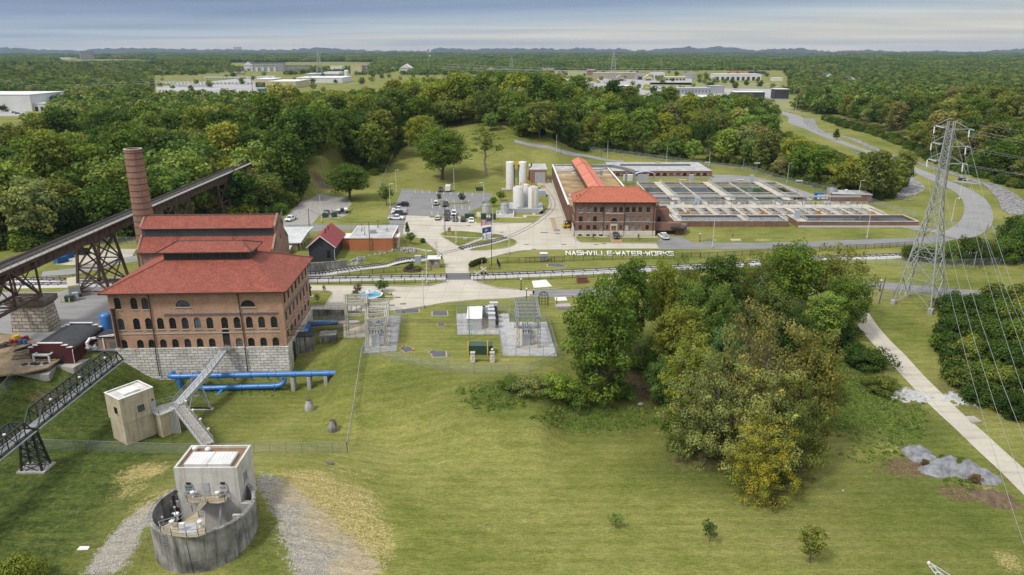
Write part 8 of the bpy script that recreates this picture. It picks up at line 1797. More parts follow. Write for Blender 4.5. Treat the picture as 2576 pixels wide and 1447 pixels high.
o=T('buffer_stop','yellow buffer stop at the end of the rails','buffer stop',W(23,1565,700,0));b=MB();b.bar((-1,0,0),(0,.5,1.1),.25);b.bar((1,0,0),(0,.5,1.1),.25);b.bar((-1.2,0,.9),(1.2,0,.9),.3);b.build('frame',b4,o)
p=W(23,1268,600,0);br=T('brick_shed','plain brick shed with a grey roller door behind the white tanks','building',p,R(.5));b=MB();sw,sd,sh=7.9,17.0,6.7;b.box(0,sw,0,sd,-.2,sh-.3);b.build('wall',d7 if 0 else am('shed_brick',(.30,.14,.095),(.24,.11,.075),(.27,.2,.16)),br);b=MB();b.box(.2,sw-.2,.2,sd-.2,sh-.3,sh-.2);ro=b.build('roof',mat('dirty_roof_membrane',(.5,.5,.49)),br)
b=MB();[b.box(*a)for a in((-.1,sw+.1,-.1,.2,sh-.3,sh),(-.1,sw+.1,sd-.2,sd+.1,sh-.3,sh),(-.1,.2,.2,sd-.2,sh-.3,sh),(sw-.2,sw+.1,.2,sd-.2,sh-.3,sh))];b.build('coping',aa,br);b=MB();b.box(2.4,7.3,-.06,.02,0,5.2);b.build('roller_door',ae,br);b=MB();b.tube([(1,9,sh-.4),(1,9,sh+1.6)],.3,8);b.tube([(-.3,2,1),(-.3,2.5,5),(.3,5,sh+.4)],.35,8);b.build('flue',ab,br)
f0,f1=W(5,568,1040,0),W(5,1478,1041,0)
fil=T('filter_building','three-storey dark brick filter building with orange tile hipped roof and arched entrance','building',f0,math.atan2(f1.y-f0.y,f1.x-f0.x));FWd=(f1-f0).length;FD=11.6
fe=ak(5,1000,652,fil).z
def fz(y):return ak(5,1000,y,fil).z
def fx(x,y):return ak(5,x,y,fil).x
ea=[]
for x in(640,731,805,879,952,1030,1099,1173,1245,1318,1410):ea.append((fx(x,745),fz(774),1.25,fz(713)-fz(774),False,(2,2)))
for x in(637,727,800,873,1165,1239,1311,1402):ea.append((fx(x,848),fz(877),1.25,fz(818)-fz(877),False,(4,4)))
for x,w2 in((633,1.1),(722,1.25),(797,1.25),(870,1.25),(940,.65),(1095,.65),(1160,1.25),(1232,1.25),(1306,1.25),(1397,1.1)):ea.append((fx(x,945),fz(972),w2,fz(918)-fz(972),False,(3,4)))
bas=[(fx(x,1030),fz(1039),1.2,.5,False,(2,1))for x in(628,720,793,865)]
zb2=fz(983);dxx=fx(1017,900);aw=(dxx,fz(900),2.1,fz(838)-fz(900),True,(4,3));z_d=fz(998)
cu=[rect(x,z,w2,h)for x,z,w2,h,a,s in ea]+[arch(aw[2],aw[3],8,aw[0],aw[1]),rect(dxx,z_d,1.5,fz(926)-z_d)]
b=MB();dj(b,[(0,zb2-.0),(FWd,zb2),(FWd,fe),(0,fe)],cu,.28)
lw=[]
for z,h in((fz(972),1.7),(fz(877),1.7),(fz(774),1.8)):lw+=[(1.6+k*2.1,z,1.1,h,False,(2,3))for k in range(5)]
for nm in('left','right','back'):
 b.X=side(nm,FWd,FD);L_=FWd if nm=='back' else FD;dj(b,[(0,-.2 if nm=='back' else zb2),(L_,-.2 if nm=='back' else zb2),(L_,fe),(0,fe)],[]if nm=='back' else[rect(*q_[:4])for q_ in lw],.28);b.X=None
b.box(.32,FWd-.32,.32,FD-.32,0,fe-.1)
b.build('wall',a4,fil)
FWM=(au,ai,bd);FWM2=(ae,bv,bd);rg=random.Random(2)
for i,q_ in enumerate(ea):ba(fil,I4,*q_,FWM if i<11 and rg.random()<.75 or(i>=11 and rg.random()<.4)else FWM2)
ba(fil,I4,*aw,FWM,name='arched_window')
for nm in('left','right'):
 for q_ in lw:ba(fil,side(nm,FWd,FD),*q_,FWM)
b=MB();b.box(-.2,FWd+.2,-.22,FD+.2,-.4,zb2);b.build('stone_base',am('pale_ashlar',(.60,.55,.46),(.52,.48,.40),(.38,.35,.3),1.6,.6,.2,.3,.4),fil)
for x,z,w2,h,a_,s_ in bas:c=MB();c.box(x-.6,x+.6,-.25,-.2,z,z+.55);c.build('basement_window',ai,fil)
b=MB();b.box(-.05,FWd+.05,-.1,.03,fz(884),fz(877)-.02);b.box(fx(915,785),fx(1135,785),-.16,.03,fz(791),fz(784))
for s in(-1,1):b.box(dxx+s*1.02-.22,dxx+s*1.02+.22,-.16,.03,z_d,fz(902))
b.box(dxx-1.26,dxx+1.26,-.18,.03,fz(926),fz(901));b.build('string_course',mat('pale_trim',(.60,.55,.46),(.5,.46,.39),1),fil)
b=MB()
for x in[fx(x_,700)for x_ in(731,805,879,952,1030,1099,1173,1245,1318)]:
 for r_ in(.98,.72):
  pts_=[(x+r_*math.cos(math.pi*k/8),-.03,fz(712)+.2+r_*math.sin(math.pi*k/8))for k in range(9)]
  for a,c in zip(pts_,pts_[1:]):b.bar(a,c,.1,.1)
pts_=[(dxx+1.3*math.cos(math.pi*k/10),-.05,fz(838)-1.05+1.3*math.sin(math.pi*k/10))for k in range(11)]
for a,c in zip(pts_,pts_[1:]):b.bar(a,c,.16,.2)
b.build('arch_moulding',mat('pale_brick',(.33,.24,.18),(.27,.19,.14),1.5),fil)
b=MB();b.box(dxx-.72,dxx+.72,.1,.2,z_d,fz(926));b.build('door',mat('oak_door',(.34,.16,.035),(.26,.12,.03),2,.5),fil)
for x_ in(572,903,1143,1476):xx=fx(x_,700);b=MB();b.tube([(xx,-.18,fe-.2),(xx,-.16,.1)],.1,6);b.build('downspout',a5,fil)
b=MB()
for k in range(6):b.box(dxx-1.9,dxx+1.9,-.28-(k+1)*.36,-.23,-.1,z_d*(1-k/6)-.02)
for s in(-1,1):b.box(dxx+s*2.2-.28,dxx+s*2.2+.28,-2.4,-.23,-.1,z_d*.8)
b.build('steps',bd,fil)
b=MB();ov=.8;rdg=FD/2;A,B_=hip(b,-ov,FWd+ov,-ov,FD+ov,fe+.05,rdg,FWd-rdg,rdg,rdg,fe+4.1);ro=b.build('roof',eq,fil);b=MB();b8(b,A,B_,.13);b.tube([B_[0],B_[1]],.15,6);b.build('ridge_cap',eq,ro);b=MB();b.box(-ov,FWd+ov,-ov,FD+ov,fe-.2,fe+.03);b.build('eaves',a5,ro)
for x,y,z in((.6,3.4,fe+1),(1.6,2.6,fe+1.5)):c=MB();c.lathe((x,y,z),[(.14,-.5),(.14,.5),(.2,.55),(.1,.65)],8);c.build('roof_vent',au,ro)
wx0,wx1,wy0,wy1,wz=19.9,44.7,f0.y+FD,345.5,8.3
wing=T('filter_wing','long flat-roofed brick wing with a tan roof and an orange-roofed clerestory behind the filter building','building',(wx0,wy0,0),R(.4));ww,wl_=wx1-wx0,wy1-wy0
b=MB();b.box(0,ww,.02,wl_,-.2,wz-.6);[b.box(*a)for a in((0,.3,.02,wl_,wz-.6,wz),(ww-.3,ww,.02,wl_,wz-.6,wz),(.3,ww-.3,wl_-.3,wl_,wz-.6,wz))]
for k in range(27):y=1.2+k*3.5;b.box(-.35,.0,y,y+.9,-.2,wz-.5);b.box(ww,ww+.35,y,y+.9,-.2,wz-.5)
b.build('wall',a4,wing)
for k in range(26):y=2.9+k*3.5;c=MB();c.box(-.04,.02,y-.6,y+.6,2.4,6.4);c.build('window',ai,wing)
b=MB();b.box(-.5,-.0,.02,wl_,-.2,1.6);b.build('plinth',mat('pale_ashlar_plain',(.58,.54,.45),(.48,.45,.38),.8),wing)
b=MB();b.box(-.4,.35,.02,wl_+.1,wz+.003,wz+.12);b.box(ww-.35,ww+.4,.02,wl_+.1,wz+.003,wz+.12);b.box(.35,ww-.35,wl_-.35,wl_+.1,wz+.003,wz+.12)
for y in(12,66,78):b.box(.3,8.4,y,y+.35,wz-.56,wz-.2);b.box(15.4,ww-.3,y,y+.35,wz-.56,wz-.2)
b.build('coping',aa,wing)
b=MB();b.box(.3,ww-.3,.05,wl_-12,wz-.6,wz-.5);ro=b.build('roof',mat('tan_roofing',(.42,.28,.125),(.16,.12,.08),.16,.9,fine=.2),wing);b=MB();b.box(.3,ww-.3,wl_-12,wl_-.3,wz-.6,wz-.5);b.build('roof',mat('dirty_roof_membrane',(.5,.5,.49)),wing)
for i in range(6):c=MB();y=(14,18,63,69,80,84)[i];x=(2.2,1.6,2.4,7,3,7.4)[i];c.box(x,x+1.3,y,y+.9,wz-.5,wz+.2);c.build('roof_unit',aa,wing)
c=MB();c.box(19,20.2,66,67.5,wz-.5,wz+1.5);c.bar((15.6,66.7,wz+.3),(19,66.7,wz+.3),.8);c.build('roof_duct',ac,wing)
cl0,cl1,cxm=9.4,15.2,12.3
b=MB();b.box(cl0,cl1,.0,wl_-21,wz-.6,10.75);b.box(cl0,cl1,wl_-21,wl_,wz-.6,10.25);clo=b.build('clerestory',a5,wing)
b=MB()
for k in range(26):y=1+k*3.5;b.box(cl0-.06,cl0+.02,y,y+2.6,8.7,10.1)
b.build('pane',mat('amber_glass',(.12,.085,.04),(.06,.045,.025),.5,.3),clo)
def gable(b,x0,x1,y0,y1,ze,zr):b.q((x0,y0,ze),(cxm,y0,zr),(cxm,y1,zr),(x0,y1,ze));b.q((x1,y1,ze),(cxm,y1,zr),(cxm,y0,zr),(x1,y0,ze));b.q((x0,y0,ze),(x1,y0,ze),(cxm,y0,zr));b.q((x1,y1,ze),(x0,y1,ze),(cxm,y1,zr))
M_SEAM=c6('orange_metal_roof',(.50,.175,.115),(.46,.155,.10),.5,50,.8)
b=MB();gable(b,cl0-.5,cl1+.5,-.5-FD*.45,wl_-21,10.8,12.4);gable(b,cl0-.5,cl1+.5,wl_-21.02,wl_+.4,10.3,11.85);cro=b.build('clerestory_roof',M_SEAM,wing);b=MB();b.tube([(cxm,-5,12.42),(cxm,wl_-21,12.42)],.16,6);b.tube([(cl0-.5,wl_-20.9,10.85),(cxm,wl_-20.9,12.45),(cl1+.5,wl_-20.9,10.85)],.16,6);b.tube([(cxm,wl_-21,11.9),(cxm,wl_+.4,11.9)],.14,6);b.build('ridge_cap',mat('ridge_red',(.30,.085,.05),(.24,.07,.04),2),cro)
ax0=W(5,1000,376,0);arc=T('arcaded_building','low brick building with a row of arched windows and a grey roof with skylight strip','building',ax0,R(.3));AW,AD,AH=49.0,29.0,3.3
ah=[(2.6+k*3.3,.75,2.0,1.75)for k in range(14)]
b=MB();dj(b,[(0,-.2),(AW,-.2),(AW,AH),(0,AH)],[arch(w2,h,8,x,z)for x,z,w2,h in ah],.4);b.box(.02,AW-.02,.42,AD,-.2,AH-.3);b.box(0,.4,.41,AD,AH-.3,AH);b.box(AW-.4,AW,.41,AD,AH-.3,AH);b.build('wall',am('arcade_brick',(.26,.115,.085),(.2,.09,.065),(.25,.17,.14)),arc)
for x,z,w2,h in ah:ba(arc,I4,x,z,w2,h,True,(4,2),(au,ai,bd),depth=.35)
b=MB()
for k in range(15):x=2.6+(k-.5)*3.3;b.box(max(.02,x-.6),min(AW,x+.6),-.06,.02,1.55,1.8)
b.box(0,AW,-.1,.02,.02,.6);b.box(-.1,AW+.1,-.12,.35,AH+.003,AH+.14);b.build('stone_band',bd,arc)
b=MB();b.box(-.1,AW+.1,.36,AD,AH-.29,AH+.1);ro=b.build('roof',mat('dirty_roof_membrane',(.5,.5,.49)),arc)
b=MB();b.box(6,AW-7,16,18,AH+.1,AH+1.0);sk=b.build('skylight',ac,ro);b=MB()
for k in range(42):b.box(6.3+k*.85,6.95+k*.85,15.94,16.02,AH+.35,AH+.85)
b.build('pane',ai,sk)
o=T('silver_duct','silver air duct crossing the wing roof to the arcaded building','duct',(40,330,0));b=MB();q_=[Dy(*P(5,x,y),yy)-Ve((40,330,0))for x,y,yy in((760,240,333),(1000,242,338),(1160,275,338),(1250,300,337))]
for a,c in zip(q_,q_[1:]):b.bar(a,c,1.5,1.3)
b.bar(q_[2],Ve((q_[2].x,q_[2].y,1.)),1.0,1.);b.bar(q_[3],Ve((q_[3].x,q_[3].y,1.)),1.0,1.);b.build('duct_run',ac,o)
for a,sz,m_,lab,nm in(((5,1345,408,1.2),(5.2,1.4,3.0),ae,'row of grey electrical cabinets under a blue canopy','switchgear'),((5,1180,395,.5),(4.6,2,2.4),aa,'white plant unit left of the blue canopy','plant_unit')):dh(nm,lab,'cabinet',W(*a[:3],a[3]),sz,m_)
o=T('blue_canopy','pale blue arched canopy over the grey cabinets','canopy',W(5,1368,405,1.2));b=MB();n_=8;pp=[(-4.6+9.2*k/n_,3.2+1.2*math.sin(math.pi*k/n_))for k in range(n_+1)]
for a,c in zip(pp,pp[1:]):b.q((a[0],-1.2,a[1]),(c[0],-1.2,c[1]),(c[0],1.8,c[1]),(a[0],1.8,a[1]))
b.build('cover',mat('blue_fabric',(.35,.5,.72),(.3,.44,.64),.5),o);b=MB();[b.bar((x,y,-.5),(x,y,3.2),.14)for x in(-4.4,4.4)for y in(-1,1.6)];b.build('post',ac,o)
bn=mat('basin_concrete',(.58,.53,.44),(.36,.33,.28),.35,.9,fine=.15);eu=mat('wet_concrete',(.12,.12,.11),(.06,.065,.06),.5,.7)
def ct(name,c,c2,rough=.08):
 m,N,L,B=nt(name);co=N.new('ShaderNodeTexCoord').outputs['Object'];n=ao(N,L,a6(N,L,co,(.1,1.3,1)),.8,3,.6);r=ramp(N,[(.4,c),(.65,c2)]);L.new(n.outputs[0],r.inputs[0]);L.new(r.outputs[0],B.inputs['Base Color']);B.inputs['Roughness'].default_value=rough;B.inputs['Specular IOR Level'].default_value=.5
 n2=ao(N,L,a6(N,L,co,(1,2.5,1)),2.2,3,.6);bp=N.new('ShaderNodeBump');bp.inputs['Strength'].default_value=.25;bp.inputs['Distance'].default_value=.06;L.new(n2.outputs[0],bp.inputs['Height']);L.new(bp.outputs[0],B.inputs['Normal']);return m
fu=ct('basin_water',(.006,.009,.007),(.012,.02,.015));M_WGN=ct('green_basin_water',(.012,.04,.02),(.02,.075,.035));f2=ct('open_basin_water',(.03,.04,.05),(.06,.075,.09),.12)
BZ=2.0
def ew(name,label,x0,x1,y0,y1,zw,cells_x,f3,thin,cross,watermats,wallm=None):
 o=T(name,label,'basin',(x0,y0,0));w_,d_=x1-x0,y1-y0;b=MB();t=.45
 for a in((0,w_,0,t,-.5,BZ),(0,w_,d_-t,d_,-.5,BZ),(0,t,t,d_-t,-.5,BZ),(w_-t,w_,t,d_-t,-.5,BZ)):b.box(*a)
 b.build('wall',wallm or bn,o);b=MB()
 for a in((-.08,w_+.08,-.08,t+.1,BZ+.004,BZ+.16),(-.08,w_+.08,d_-t-.1,d_+.08,BZ+.004,BZ+.16),(-.08,t+.1,t+.1,d_-t-.1,BZ+.004,BZ+.16),(w_-t-.1,w_+.08,t+.1,d_-t-.1,BZ+.004,BZ+.16)):b.box(*a)
 b.build('coping',bn,o)
 for x,hw in thin:b=MB();b.box(x-x0-hw,x-x0+hw,t,d_-t,-.5,BZ-.02);b.build('division_wall',bn,o)
 for x,hw,rails in f3:
  b=MB();b.box(x-x0-hw,x-x0+hw,.1,d_-.1,BZ-.25,BZ+.18);wk=b.build('walkway',bn,o);b=MB();b.box(x-x0-hw*.7,x-x0+hw*.7,t,d_-t,-.5,BZ-.25);b.build('support_wall',eu,wk);b=MB()
  for s in rails:al(b,[(x-x0+s*(hw-.08),.2,BZ+.18),(x-x0+s*(hw-.08),d_-.2,BZ+.18)],1.05,.04,2,1.7)
  if rails:b.build('railing',aa,wk)
 for y,hw,top in cross:b=MB();b.box(t,w_-t,y-y0-hw,y-y0+hw,-.5,top);b.build('cross_wall',bn,o)
 b=MB();xs=[x0]+sorted([q_[0]for q_ in thin]+[q_[0]for q_ in f3])+[x1]
 ys=[y0]+sorted(q_[0]for q_ in cross)+[y1];k=0
 for i,(a,c)in enumerate(zip(xs,xs[1:])):
  for j,(e,f_)in enumerate(zip(ys,ys[1:])):b=MB();b.q((a-x0,e-y0,zw),(c-x0,e-y0,zw),(c-x0,f_-y0,zw),(a-x0,f_-y0,zw));b.build('water',watermats(i,j),o)
 return o
yz=lambda y25:W(25,1200,y25,BZ-.1).y
crs=[(yz(y),.22,BZ-.12)for y in(285,330,466,516)]
ew('settling_basin','four large dark settling basins divided by railed walkways',57.2,121.7,291,334,1.5,6,[(66.6,1.5,(1,)),(89.0,1.5,(1,)),(112.4,1.5,(1,))],[(77.3,.3),(100.,.3)],crs,lambda i,j:M_WGN if(i,j)in((4,2),(4,0),(3,4))else fu)
sw_=[(60.5+k*5.05,.55 if k%3 else 1.0,(1,)if k%2 else(-1,1))for k in range(16)]
ew('flocculation_basin','long row of narrow mixing basins crossed by many railed walkways',58,139,263.6,276.2,1.4,16,sw_,[],[(268.5,.2,BZ-.1),(272,.15,BZ-.3)],lambda i,j:fu)
ew('open_basin','left long open basin of pale water behind the dark brick wall',57.8,98.5,253.4,263.5,BZ-.35,1,[(59.6,.9,(1,)),(83.5,.8,(1,))],[],[],lambda i,j:f2,a4)
ew('open_basin','right long open basin of dark water with a brick front wall',101.5,144.5,252.6,263.5,BZ-.45,1,[(103.6,1.2,(1,))],[],[],lambda i,j:f2,a4)
o=T('basin_wall_piers','brick piers along the front of the left open basin','wall',(57.8,253.4,0));b=MB();[b.box(k*3.9,k*3.9+1.1,-.3,-.01,-.3,BZ-.05)for k in range(11)];b.build('pier',a4,o)
o=T('pipe_run','two white pipes along the foot of the right open basin','pipes',(101.5,252,0));b=MB();b.tube([(0,0,.55),(43,0,.55)],.12,8);b.tube([(0,-.1,.2),(43,-.1,.2)],.12,8);b.build('pipe',aa,o)
o=T('basin_railing','white railing along the front of the left open basin','railing',(57.8,253.5,BZ+.16));b=MB();al(b,[(3,0,0),(40.5,0,0),(40.5,6,0)],1.05,.04,3,2);b.build('rails',aa,o)
o=T('basin_deck','pale concrete deck with equipment between the large and narrow basins','deck',(58,276.4,0));b=MB();b.box(0,82,0,6.5,-.4,BZ+.05);b.build('slab',bn,o);b=MB();[b.box(1+k*9.5,8.6+k*9.5,6.52,14.2,-.4,.6)for k in range(7)];b.build('channel',eu,o);b=MB();[b.box(8.7+k*9.5,10.4+k*9.5,6.52,14.3,-.4,BZ)for k in range(6)];b.build('cross_walk',bn,o)
b=MB();al(b,[(0,6.4,BZ+.05),(82,6.4,BZ+.05)],1.05,.04,2,2.4);al(b,[(2,.2,BZ+.05),(80,.2,BZ+.05)],1.05,.04,2,2.4);b.build('railing',aa,o)
o=T('pipe_bridge','long raised white pipe and cable rack over the basin deck','pipes',(58,289,0));b=MB();b.tube([(-2,0,4.1),(82,0,4.1)],.3,10);b.box(-2,82,-1.2,-.5,3.9,4.1);b.build('pipe',ac,o);b=MB();[b.bar((k*6,-.4,0),(k*6,-.4,4),.18)for k in range(14)];b.build('post',ac,o)
rb=random.Random(8)
for k in range(15):x=61+k*5.2;p=Ve((x,277.6+rb.uniform(0,3.5),BZ+.05));o=T('gate_stand','dark gate spindle on the basin deck between the mixing walkways','valve',p,0,'gate spindles on the basin deck');b=MB();b.tube([(0,0,0),(0,0,1.9)],.07,6);b.lathe((0,0,1.1),[(.1,0),(.35,.05),(.35,.15),(.1,.2)],10);b.build('spindle',ab,o)
for k in range(9):x=62.5+k*8.6;o=T('drive_unit','pale mixer drive unit on the deck of the narrow basins','motor',Ve((x,279+rb.uniform(0,3),BZ+.05)),rb.uniform(0,3),'mixer drive units');b=MB();b.box(-.7,.7,-.4,.4,0,.9);b.tube([(-.9,0,1.1),(.6,0,1.1)],.3,10);b.build('motor',ae if k%3 else aa,o)
for i,zx in enumerate((355,1053,1580,2085)):p=W(6,zx,648,BZ+.1);o=T('orange_box',['leftmost','second','third','rightmost'][i]+' of the orange ring boxes on the narrow basins','box',p);b=MB();b.box(-.6,.6,-.3,.3,0,1.1);b.box(-.7,.7,-.4,.4,1.1,1.2);b.build('box',mat('orange_plastic',(.55,.25,.05),(.45,.2,.04),2),o)
for i,(k,zx,zy,lab)in enumerate(((25,570,958,'tall pale blue cabinet beside the filter building'),(26,698,350,'tall pale blue cabinet between the two open basins'),(25,1205,205,'silver cabinet on the back edge of the large basins'),(6,953,345,'silver cabinet at the far right of the large basins'),(25,1340,770,'grey cabinet on the basin deck'))):a7(k,zx,zy,1.7,1.2,3.0,lab,mat('pale_blue_panel',(.45,.52,.56),(.38,.44,.48),1.5,.4),'control_cabinet',z=BZ)
for i,(k,bx,by,tx,ty,lab)in enumerate(((6,290,518,292,340,'floodlight mast on the first walkway of the large basins'),(6,828,518,843,338,'floodlight mast on the second walkway of the large basins'),(6,1372,515,1386,345,'floodlight mast on the third walkway of the large basins'),(6,530,255,538,172,'floodlight mast behind the arcaded building corner'),(6,990,300,1004,178,'floodlight mast at the back of the basin yard'),(6,62,300,65,172,'floodlight mast in front of the arcade'))):
 X,Yb_=P(k,bx,by);p=D(X,Yb_,BZ if i<3 else.1);X2,Y2=P(k,bx+(tx-bx)*.4,ty);h=Dy(X2,Y2,p.y).z-p.z;o=T('floodlight_mast',lab,'floodlight',p,0,'floodlight masts of the basins');b=MB();b.tube([(0,0,0),(0,0,h)],[.13,.08],7);b.build('pole',ac,o)
 for s in(-1,0,1):b=MB();b.X=Mx.Translation((s*.95,-.1,h+.1))@Mx.Rotation(R(25),4,'X');b.box(-.42,.42,-.12,.12,0,.6);b.build('lamp_head',aa,o)
for a in((6,745,745,520,'white pole at the front wall of the left open basin',0),(6,1955,763,560,'pole at the front wall of the right open basin',0)):lamp(*a,m=ac,group=None)
p=W(6,1705,545,0);o=T('brick_plant_room','low brick plant room with a flat grey roof behind the narrow basins','building',Ve((p.x+1,p.y+2,0)),R(-8));b=MB();b.box(0,15,0,9,-.2,3.3);b.build('wall',a4,o);b=MB();b.box(-.2,15.2,-.2,9.2,3.3,3.6);ro=b.build('roof',mat('dirty_roof_membrane',(.5,.5,.49)),o);b=MB();b.lathe((6,4,3.6),[(.4,0),(.4,.6),(.6,.7),(.6,1.1),(.3,1.2)],14);b.build('roof_vent',aa,ro)
p,r,h=b3(6,1664,1758,522,405);o=silo(p,r,h,'round steel tank with top railing behind the narrow basins','steel_tank',.3,ac,None,2)
for zx,zy,c,lab in((1590,520,(.04,.14,.36),'blue chiller unit beside the steel tank'),(1640,520,(.3,.06,.05),'red pump skid beside the steel tank')):p=W(6,zx,zy,0);o=T('plant_unit',lab,'plant unit',p);b=MB();b.box(-1.6,1.6,0,2.5,.1,3.0 if c[0]<.1 else 2.2);b.build('casing',mat('unit_paint_%d'%zx,c),o);b=MB();[b.box(-1.2+1.3*i,-.2+1.3*i,-.06,.0,.5+j*1.1,1.4+j*1.1)for i in range(2)for j in range(2)];b.build('fan',aa,o)
p=W(5,1510,680,2.2);o=T('brick_stair_house','small brick block with a walled roof joining the filter building to the basins','building',Ve((f1.x+.3,f1.y+6,0)));b=MB();b.box(0,5.6,0,6,-.2,7.0);b.box(0,5.6,0,.3,7,7.9);b.box(0,5.6,5.7,6,7,7.9);b.box(5.3,5.6,.3,5.7,7,7.9);b.build('wall',a4,o);b=MB();b.box(1.6,2.8,-.05,.02,2.4,5.4);b.build('door',ai,o)
o=T('link_block','dark brick link wall between filter building and open basin','wall',Ve((f1.x+.3,f1.y+1.8,0)));b=MB();b.box(0,57.6-f1.x-.3,0,2.5,1.4,4.0);b.box(0,57.6-f1.x-.3,2.6,9,-.2,2.2);b.build('wall',a4,o);b=MB();al(b,[(0,2.6,2.3),(9,2.6,2.3)]);b.build('railing',aa,o)
p=W(5,1650,1020,0);o=T('brick_shelter','low angular brick shelter with a dark flat roof below the basins','building',p);ou=[W(5,x,y,2.6)-p for x,y in((1645,925),(1680,920),(1838,918),(1858,930),(1800,960),(1690,955))];b=MB();b.prism([q_[:2]for q_ in ou],2.45,2.75);b.build('roof',ab,o);ib=[W(5,x,y,0)-p for x,y in((1690,1010),(1720,1020),(1820,1022),(1850,975),(1700,965))];b=MB();b.prism([q_[:2]for q_ in ib],-.2,2.45);b.build('wall',a4,o);b=MB();c=W(5,1712,1016,0)-p;b.box(c.x-.6,c.x+.6,c.y-.35,c.y+.2,0,2.1);b.build('door',ab,o)
pc_=Ve((101.0,170.6,0));eb=mat('pylon_steel',(.48,.49,.48),(.34,.35,.34),1.5,.5,.3)
pyl=T('lattice_pylon','tall grey lattice power pylon with three pairs of arms','pylon',pc_,R(42));gz=[hgt(pc_.x+6*math.cos(a),pc_.y+6*math.sin(a))for a in(0,1.57,3.14,4.71)]
PT=Dy(2397,305,170.6).z
def pw(z):return 4.35-3.35*min(1,z/27)if z<27 else 1.0-.38*(z-27)/(PT-27)
def pcn(i,z):s=pw(z);return Ve(((-1,1,1,-1)[i]*s,(-1,-1,1,1)[i]*s,z))
b=MB()
for i in range(4):
 zs=[min(gz)+.5]+[3+k*3 for k in range(9)]+[PT]
 for a,c in zip(zs,zs[1:]):b.bar(pcn(i,a),pcn(i,c),.3 if a<20 else.2)
b.build('leg',eb,pyl);b=MB();zs=[0.6,7,12.5,17,20.6,23.6,26,28]+[28+1.5*k for k in range(1,int((PT-28)/1.5)+1)]
for a,c in zip(zs,zs[1:]):
 for i in range(4):
  j=(i+1)%4;t=.13 if a<26 else.09
  b.bar(pcn(i,a),pcn(j,c),t);b.bar(pcn(j,a),pcn(i,c),t)
  if a>.8:b.bar(pcn(i,a),pcn(j,a),t)
  if c-a>3:m=pcn(i,(a+c)/2).lerp(pcn(j,(a+c)/2),.5);b.bar(pcn(i,(a+c)/2),m,.09);b.bar(pcn(j,(a+c)/2),m,.09);b.bar(pcn(i,(a+c)/2),pcn(i,a).lerp(pcn(j,a),.25),.08);b.bar(pcn(j,(a+c)/2),pcn(j,a).lerp(pcn(i,a),.25),.08)
b.build('bracing',eb,pyl)
for i in range(4):b=MB();q=pcn(i,0);b.box(q.x-.55,q.x+.55,q.y-.55,q.y+.55,gz[i]-1,.9);b.build('footing',av,pyl)
Minv=Mx.Rotation(-R(42),4,'Z');tips=[]
M_INS=mat('insulator_glass',(.62,.68,.66),(.5,.56,.55),3,.3)
for k,(zl,xl,yl,xr,yr)in enumerate(((0,885,135,1113,158),(0,865,245,1090,272),(0,838,355,1070,385))):
 for s,(tx,ty)in((-1,(xl,yl)),(1,(xr,yr))):
  X,Y=P(14,tx,ty);fy=170.6+(-1.5 if s>0 else 1.5);tw_=Dy(X,Y,fy);tl=Minv@(tw_-pc_);b=MB()
  z=tl.z;ec=[pcn(i,z-.2)for i in range(4)];ec.sort(key=lambda q:(q-tl).length);end=tl*.86+Ve((0,0,tl.z*.14))
  b.bar(ec[0],tl,.13);b.bar(ec[1],tl,.13);up1=pcn(0,z+1.7);ups=sorted([pcn(i,z+1.7)for i in range(4)],key=lambda q:(q-tl).length);b.bar(ups[0],tl,.09);b.bar(ups[1],tl,.09)
  for t in(.3,.6):b.bar(ec[0].lerp(tl,t),ec[1].lerp(tl,t),.07)
  arm=b.build('arm',eb,pyl)
  for d_ in((.45,-.3 if s<0 else.2,-.12),(-.15 if s<0 else-.12,-.35,-1.0)):
   dv=(Minv.to_3x3()@Ve(d_)).normalized();c=MB();c.tube([tl+dv*(.2+.3*q)for q in range(7)],[.07,.17,.12,.17,.12,.17,.07],8);c.build('insulator',M_INS,arm);
  tips.append((tw_,s,k))
bz=mat('wire_aluminium',(.42,.43,.43),(.34,.35,.35),1,.5,.3)
for tw_,s,k in tips:
 sd='left' if s<0 else 'right';ar=('upper','middle','lower')[k]
 a=tw_+Ve((-.15,-.5,-2.0));wire('river side power line from the %s %s pylon arm'%(ar,sd),a,a+Ve((-.40*200+(0 if s>0 else 2),-200,-.12*200)),14,1,(0,0,0),.028,bz,'power_line')
 a=tw_+Ve((2.0,.6,-.5));wire('hillside power line from the %s %s pylon arm'%(ar,sd),a,a+Ve((260,95,-14)),9,1,(0,0,0),.03,bz,'power_line')
 wire('jumper loop at the %s %s pylon arm'%(ar,sd),tw_+Ve((-.15,-.5,-2.0)),tw_+Ve((2.0,.6,-.5)),1.3,1,(0,0,0),.025,bz,'jumper_wire')
wire('earth wire from the pylon top away to the hillside',pc_+Ve((0,0,PT)),pc_+Ve((260,95,PT-10)),7,1,(0,0,0),.022,bz,'power_line');wire('earth wire from the pylon top towards the river',pc_+Ve((0,0,PT)),pc_+Ve((-80,-200,PT-24)),12,1,(0,0,0),.022,bz,'power_line')
wire('service wire between the leaning poles behind the pylon',t5,t7,1.0,2,(0,.4,0),.025,bz,'service_wire')
